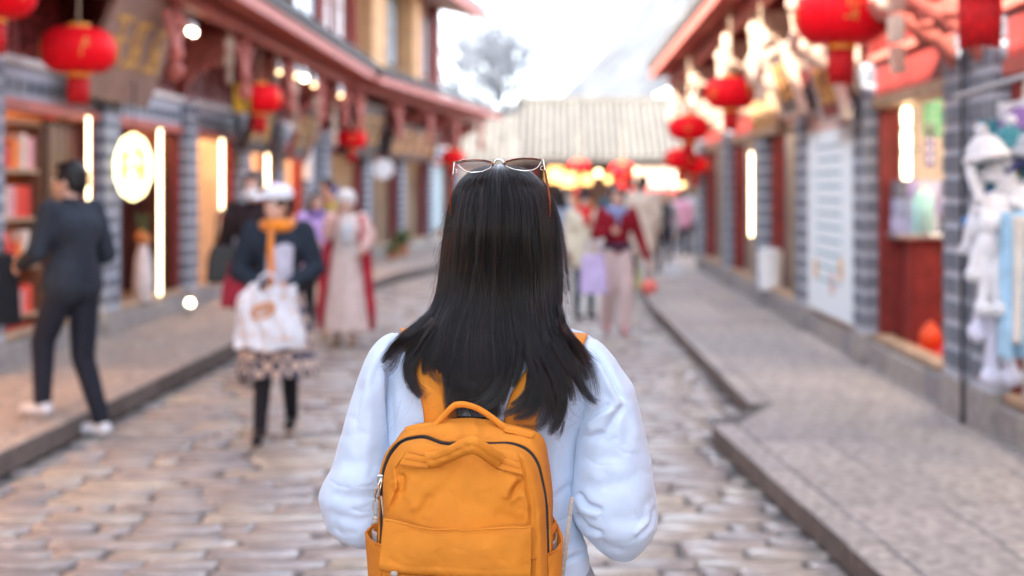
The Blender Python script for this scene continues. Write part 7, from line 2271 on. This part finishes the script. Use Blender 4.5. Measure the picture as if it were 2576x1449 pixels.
# side lock on the right that hangs away from the head, with gaps
for i in range(420):
    a = hr.normal() * .5; b_ = hr.uniform(.6, 1)
    pts = [(1372 + a * 6, 470), (1394 + a * 6, 520), (1410 + a * 8, 580), (1420 + a * 7, 640 * 1.0), (1427 + a * 4, 690), (1432 + a * 2, 732)]
    if i % 3 == 0: pts = [(1372 + a * 6, 470), (1396 + a * 5, 540), (1408 + a * 5, 620), (1412 + a * 6, 700), (1410 + a * 5, 770), (1404 + a * 3, 815)]
    if i % 3 == 1: pts = [(1365 + a * 6, 460), (1392 + a * 5, 530), (1404 + a * 5, 600), (1409 + a * 4, 680), (1412 + a * 4, 760), (1414 + a * 4, 830)]
    n = max(3, int(len(pts) * b_ + .5)); free(pts[:n], (2.50, 2.47), .00016)
# fine wisps that leave the ends of the locks
for (pts_, w_, n_) in (([(1404, 800), (1432, 856), (1462, 900), (1488, 940), (1504, 1012)], 8, 110), ([(1400, 800), (1430, 862), (1452, 915), (1462, 960), (1476, 1000), (1506, 1018)], 7, 110), ([(1408, 815), (1440, 862), (1476, 892), (1506, 918)], 8, 90),
                       ([(1404, 820), (1432, 870), (1468, 910), (1500, 940)], 7, 80), ([(1380, 860), (1420, 930), (1440, 980), (1446, 1020)], 8, 120), ([(1360, 900), (1392, 980), (1400, 1040), (1390, 1096)], 9, 140), ([(1340, 900), (1372, 990), (1376, 1050), (1352, 1072), (1300, 1070)], 9, 80),
                       ([(1090, 800), (1050, 845), (1005, 880), (975, 930), (966, 935)], 12, 260), ([(1100, 810), (1060, 870), (1036, 920), (1042, 965), (1076, 1000)], 10, 160), ([(1120, 850), (1090, 900), (1082, 930), (1100, 955), (1124, 960)], 6, 60),
                       ([(1150, 900), (1136, 960), (1128, 1010), (1138, 1050), (1160, 1060)], 8, 80), ([(1260, 900), (1250, 960), (1222, 1000), (1180, 1020), (1146, 1020)], 10, 90), ([(1290, 920), (1272, 980), (1240, 1016), (1200, 1030)], 9, 80),
                       ([(1420, 1060), (1412, 1085), (1398, 1108)], 5, 25), ([(1330, 950), (1322, 1000), (1290, 1034), (1256, 1040)], 8, 70)):
    for i in range(n_):
        o1, o2, f_ = hr.normal() * .5, hr.normal(), hr.uniform(.65, 1.08)
        P2 = resample(pts_, 16); k_ = max(6, int(16 * min(1, f_)))
        s2 = NP.linspace(0, 1, 16)
        nx_, ny_ = -NP.gradient(P2[:, 1]), NP.gradient(P2[:, 0]); nl_ = NP.hypot(nx_, ny_) + 1e-6
        of = o1 * w_ * (.5 + s2 * 1.1) + o2 * 4 * s2 ** 2
        q_ = NP.stack([P2[:, 0] + nx_ / nl_ * of, P2[:, 1] + ny_ / nl_ * of], -1)[:k_]
        Yv = bodyY(q_[:, 0], q_[:, 1]) - .006
        P_all.append(Wn(q_[:, 0], q_[:, 1], Yv)); R_all.append(NP.linspace(.00026, .00008, k_))
# fly-away hairs
for i in range(320):
    s_ = -1 if hr.random() < .5 else 1
    y0 = hr.uniform(440, 860)
    ex = NP.interp(y0, list(UY) + [800, 860], list(UL) + [1062, 1010]) if s_ < 0 else NP.interp(y0, list(UY) + [800, 860], list(UR) + [1412, 1440])
    L = hr.uniform(30, 130); k = hr.uniform(6, 26)
    pts = [(ex - s_ * 10, y0 - 10), (ex + s_ * k * .5, y0 + L * .3), (ex + s_ * k, y0 + L * .65), (ex + s_ * k * hr.uniform(.2, 1.5), y0 + L)]
    free(pts, (2.50, 2.47), .00013)
for i in range(90):
    x0 = hr.uniform(1000, 1480); y0 = hr.uniform(870, 1040); a = hr.uniform(-50, 50); L = hr.uniform(30, 90)
    free([(x0, y0), (x0 + a * .3, y0 + L * .4), (x0 + a, y0 + L * .75), (x0 + a * 1.7, y0 + L)], (2.372, 2.366), .00011)
for i in range(34):
    x0 = hr.uniform(1190, 1330); k = hr.uniform(-70, 70); h_ = hr.uniform(3, 22)
    free([(x0, 424), (x0 + k * .4, 412 - h_ * .6), (x0 + k, 408 - h_ * .3), (x0 + k * 1.6, 425)], (2.49, 2.46), .00009)
cd = bpy.data.hair_curves.new('hair_strands')
sizes = [len(p) for p in P_all]
cd.add_curves(sizes)
L0 = NP.array(parent_world(hair_root))
cd.points.foreach_set('position', (NP.concatenate(P_all) - L0).astype(NP.float32).ravel())
cd.points.foreach_set('radius', NP.concatenate(R_all).astype(NP.float32))
cd.materials.append(hairm)
ho = bpy.data.objects.new('hair_strands', cd); col.objects.link(ho); ho.parent = hair_root; ho['kind'] = 'stuff'
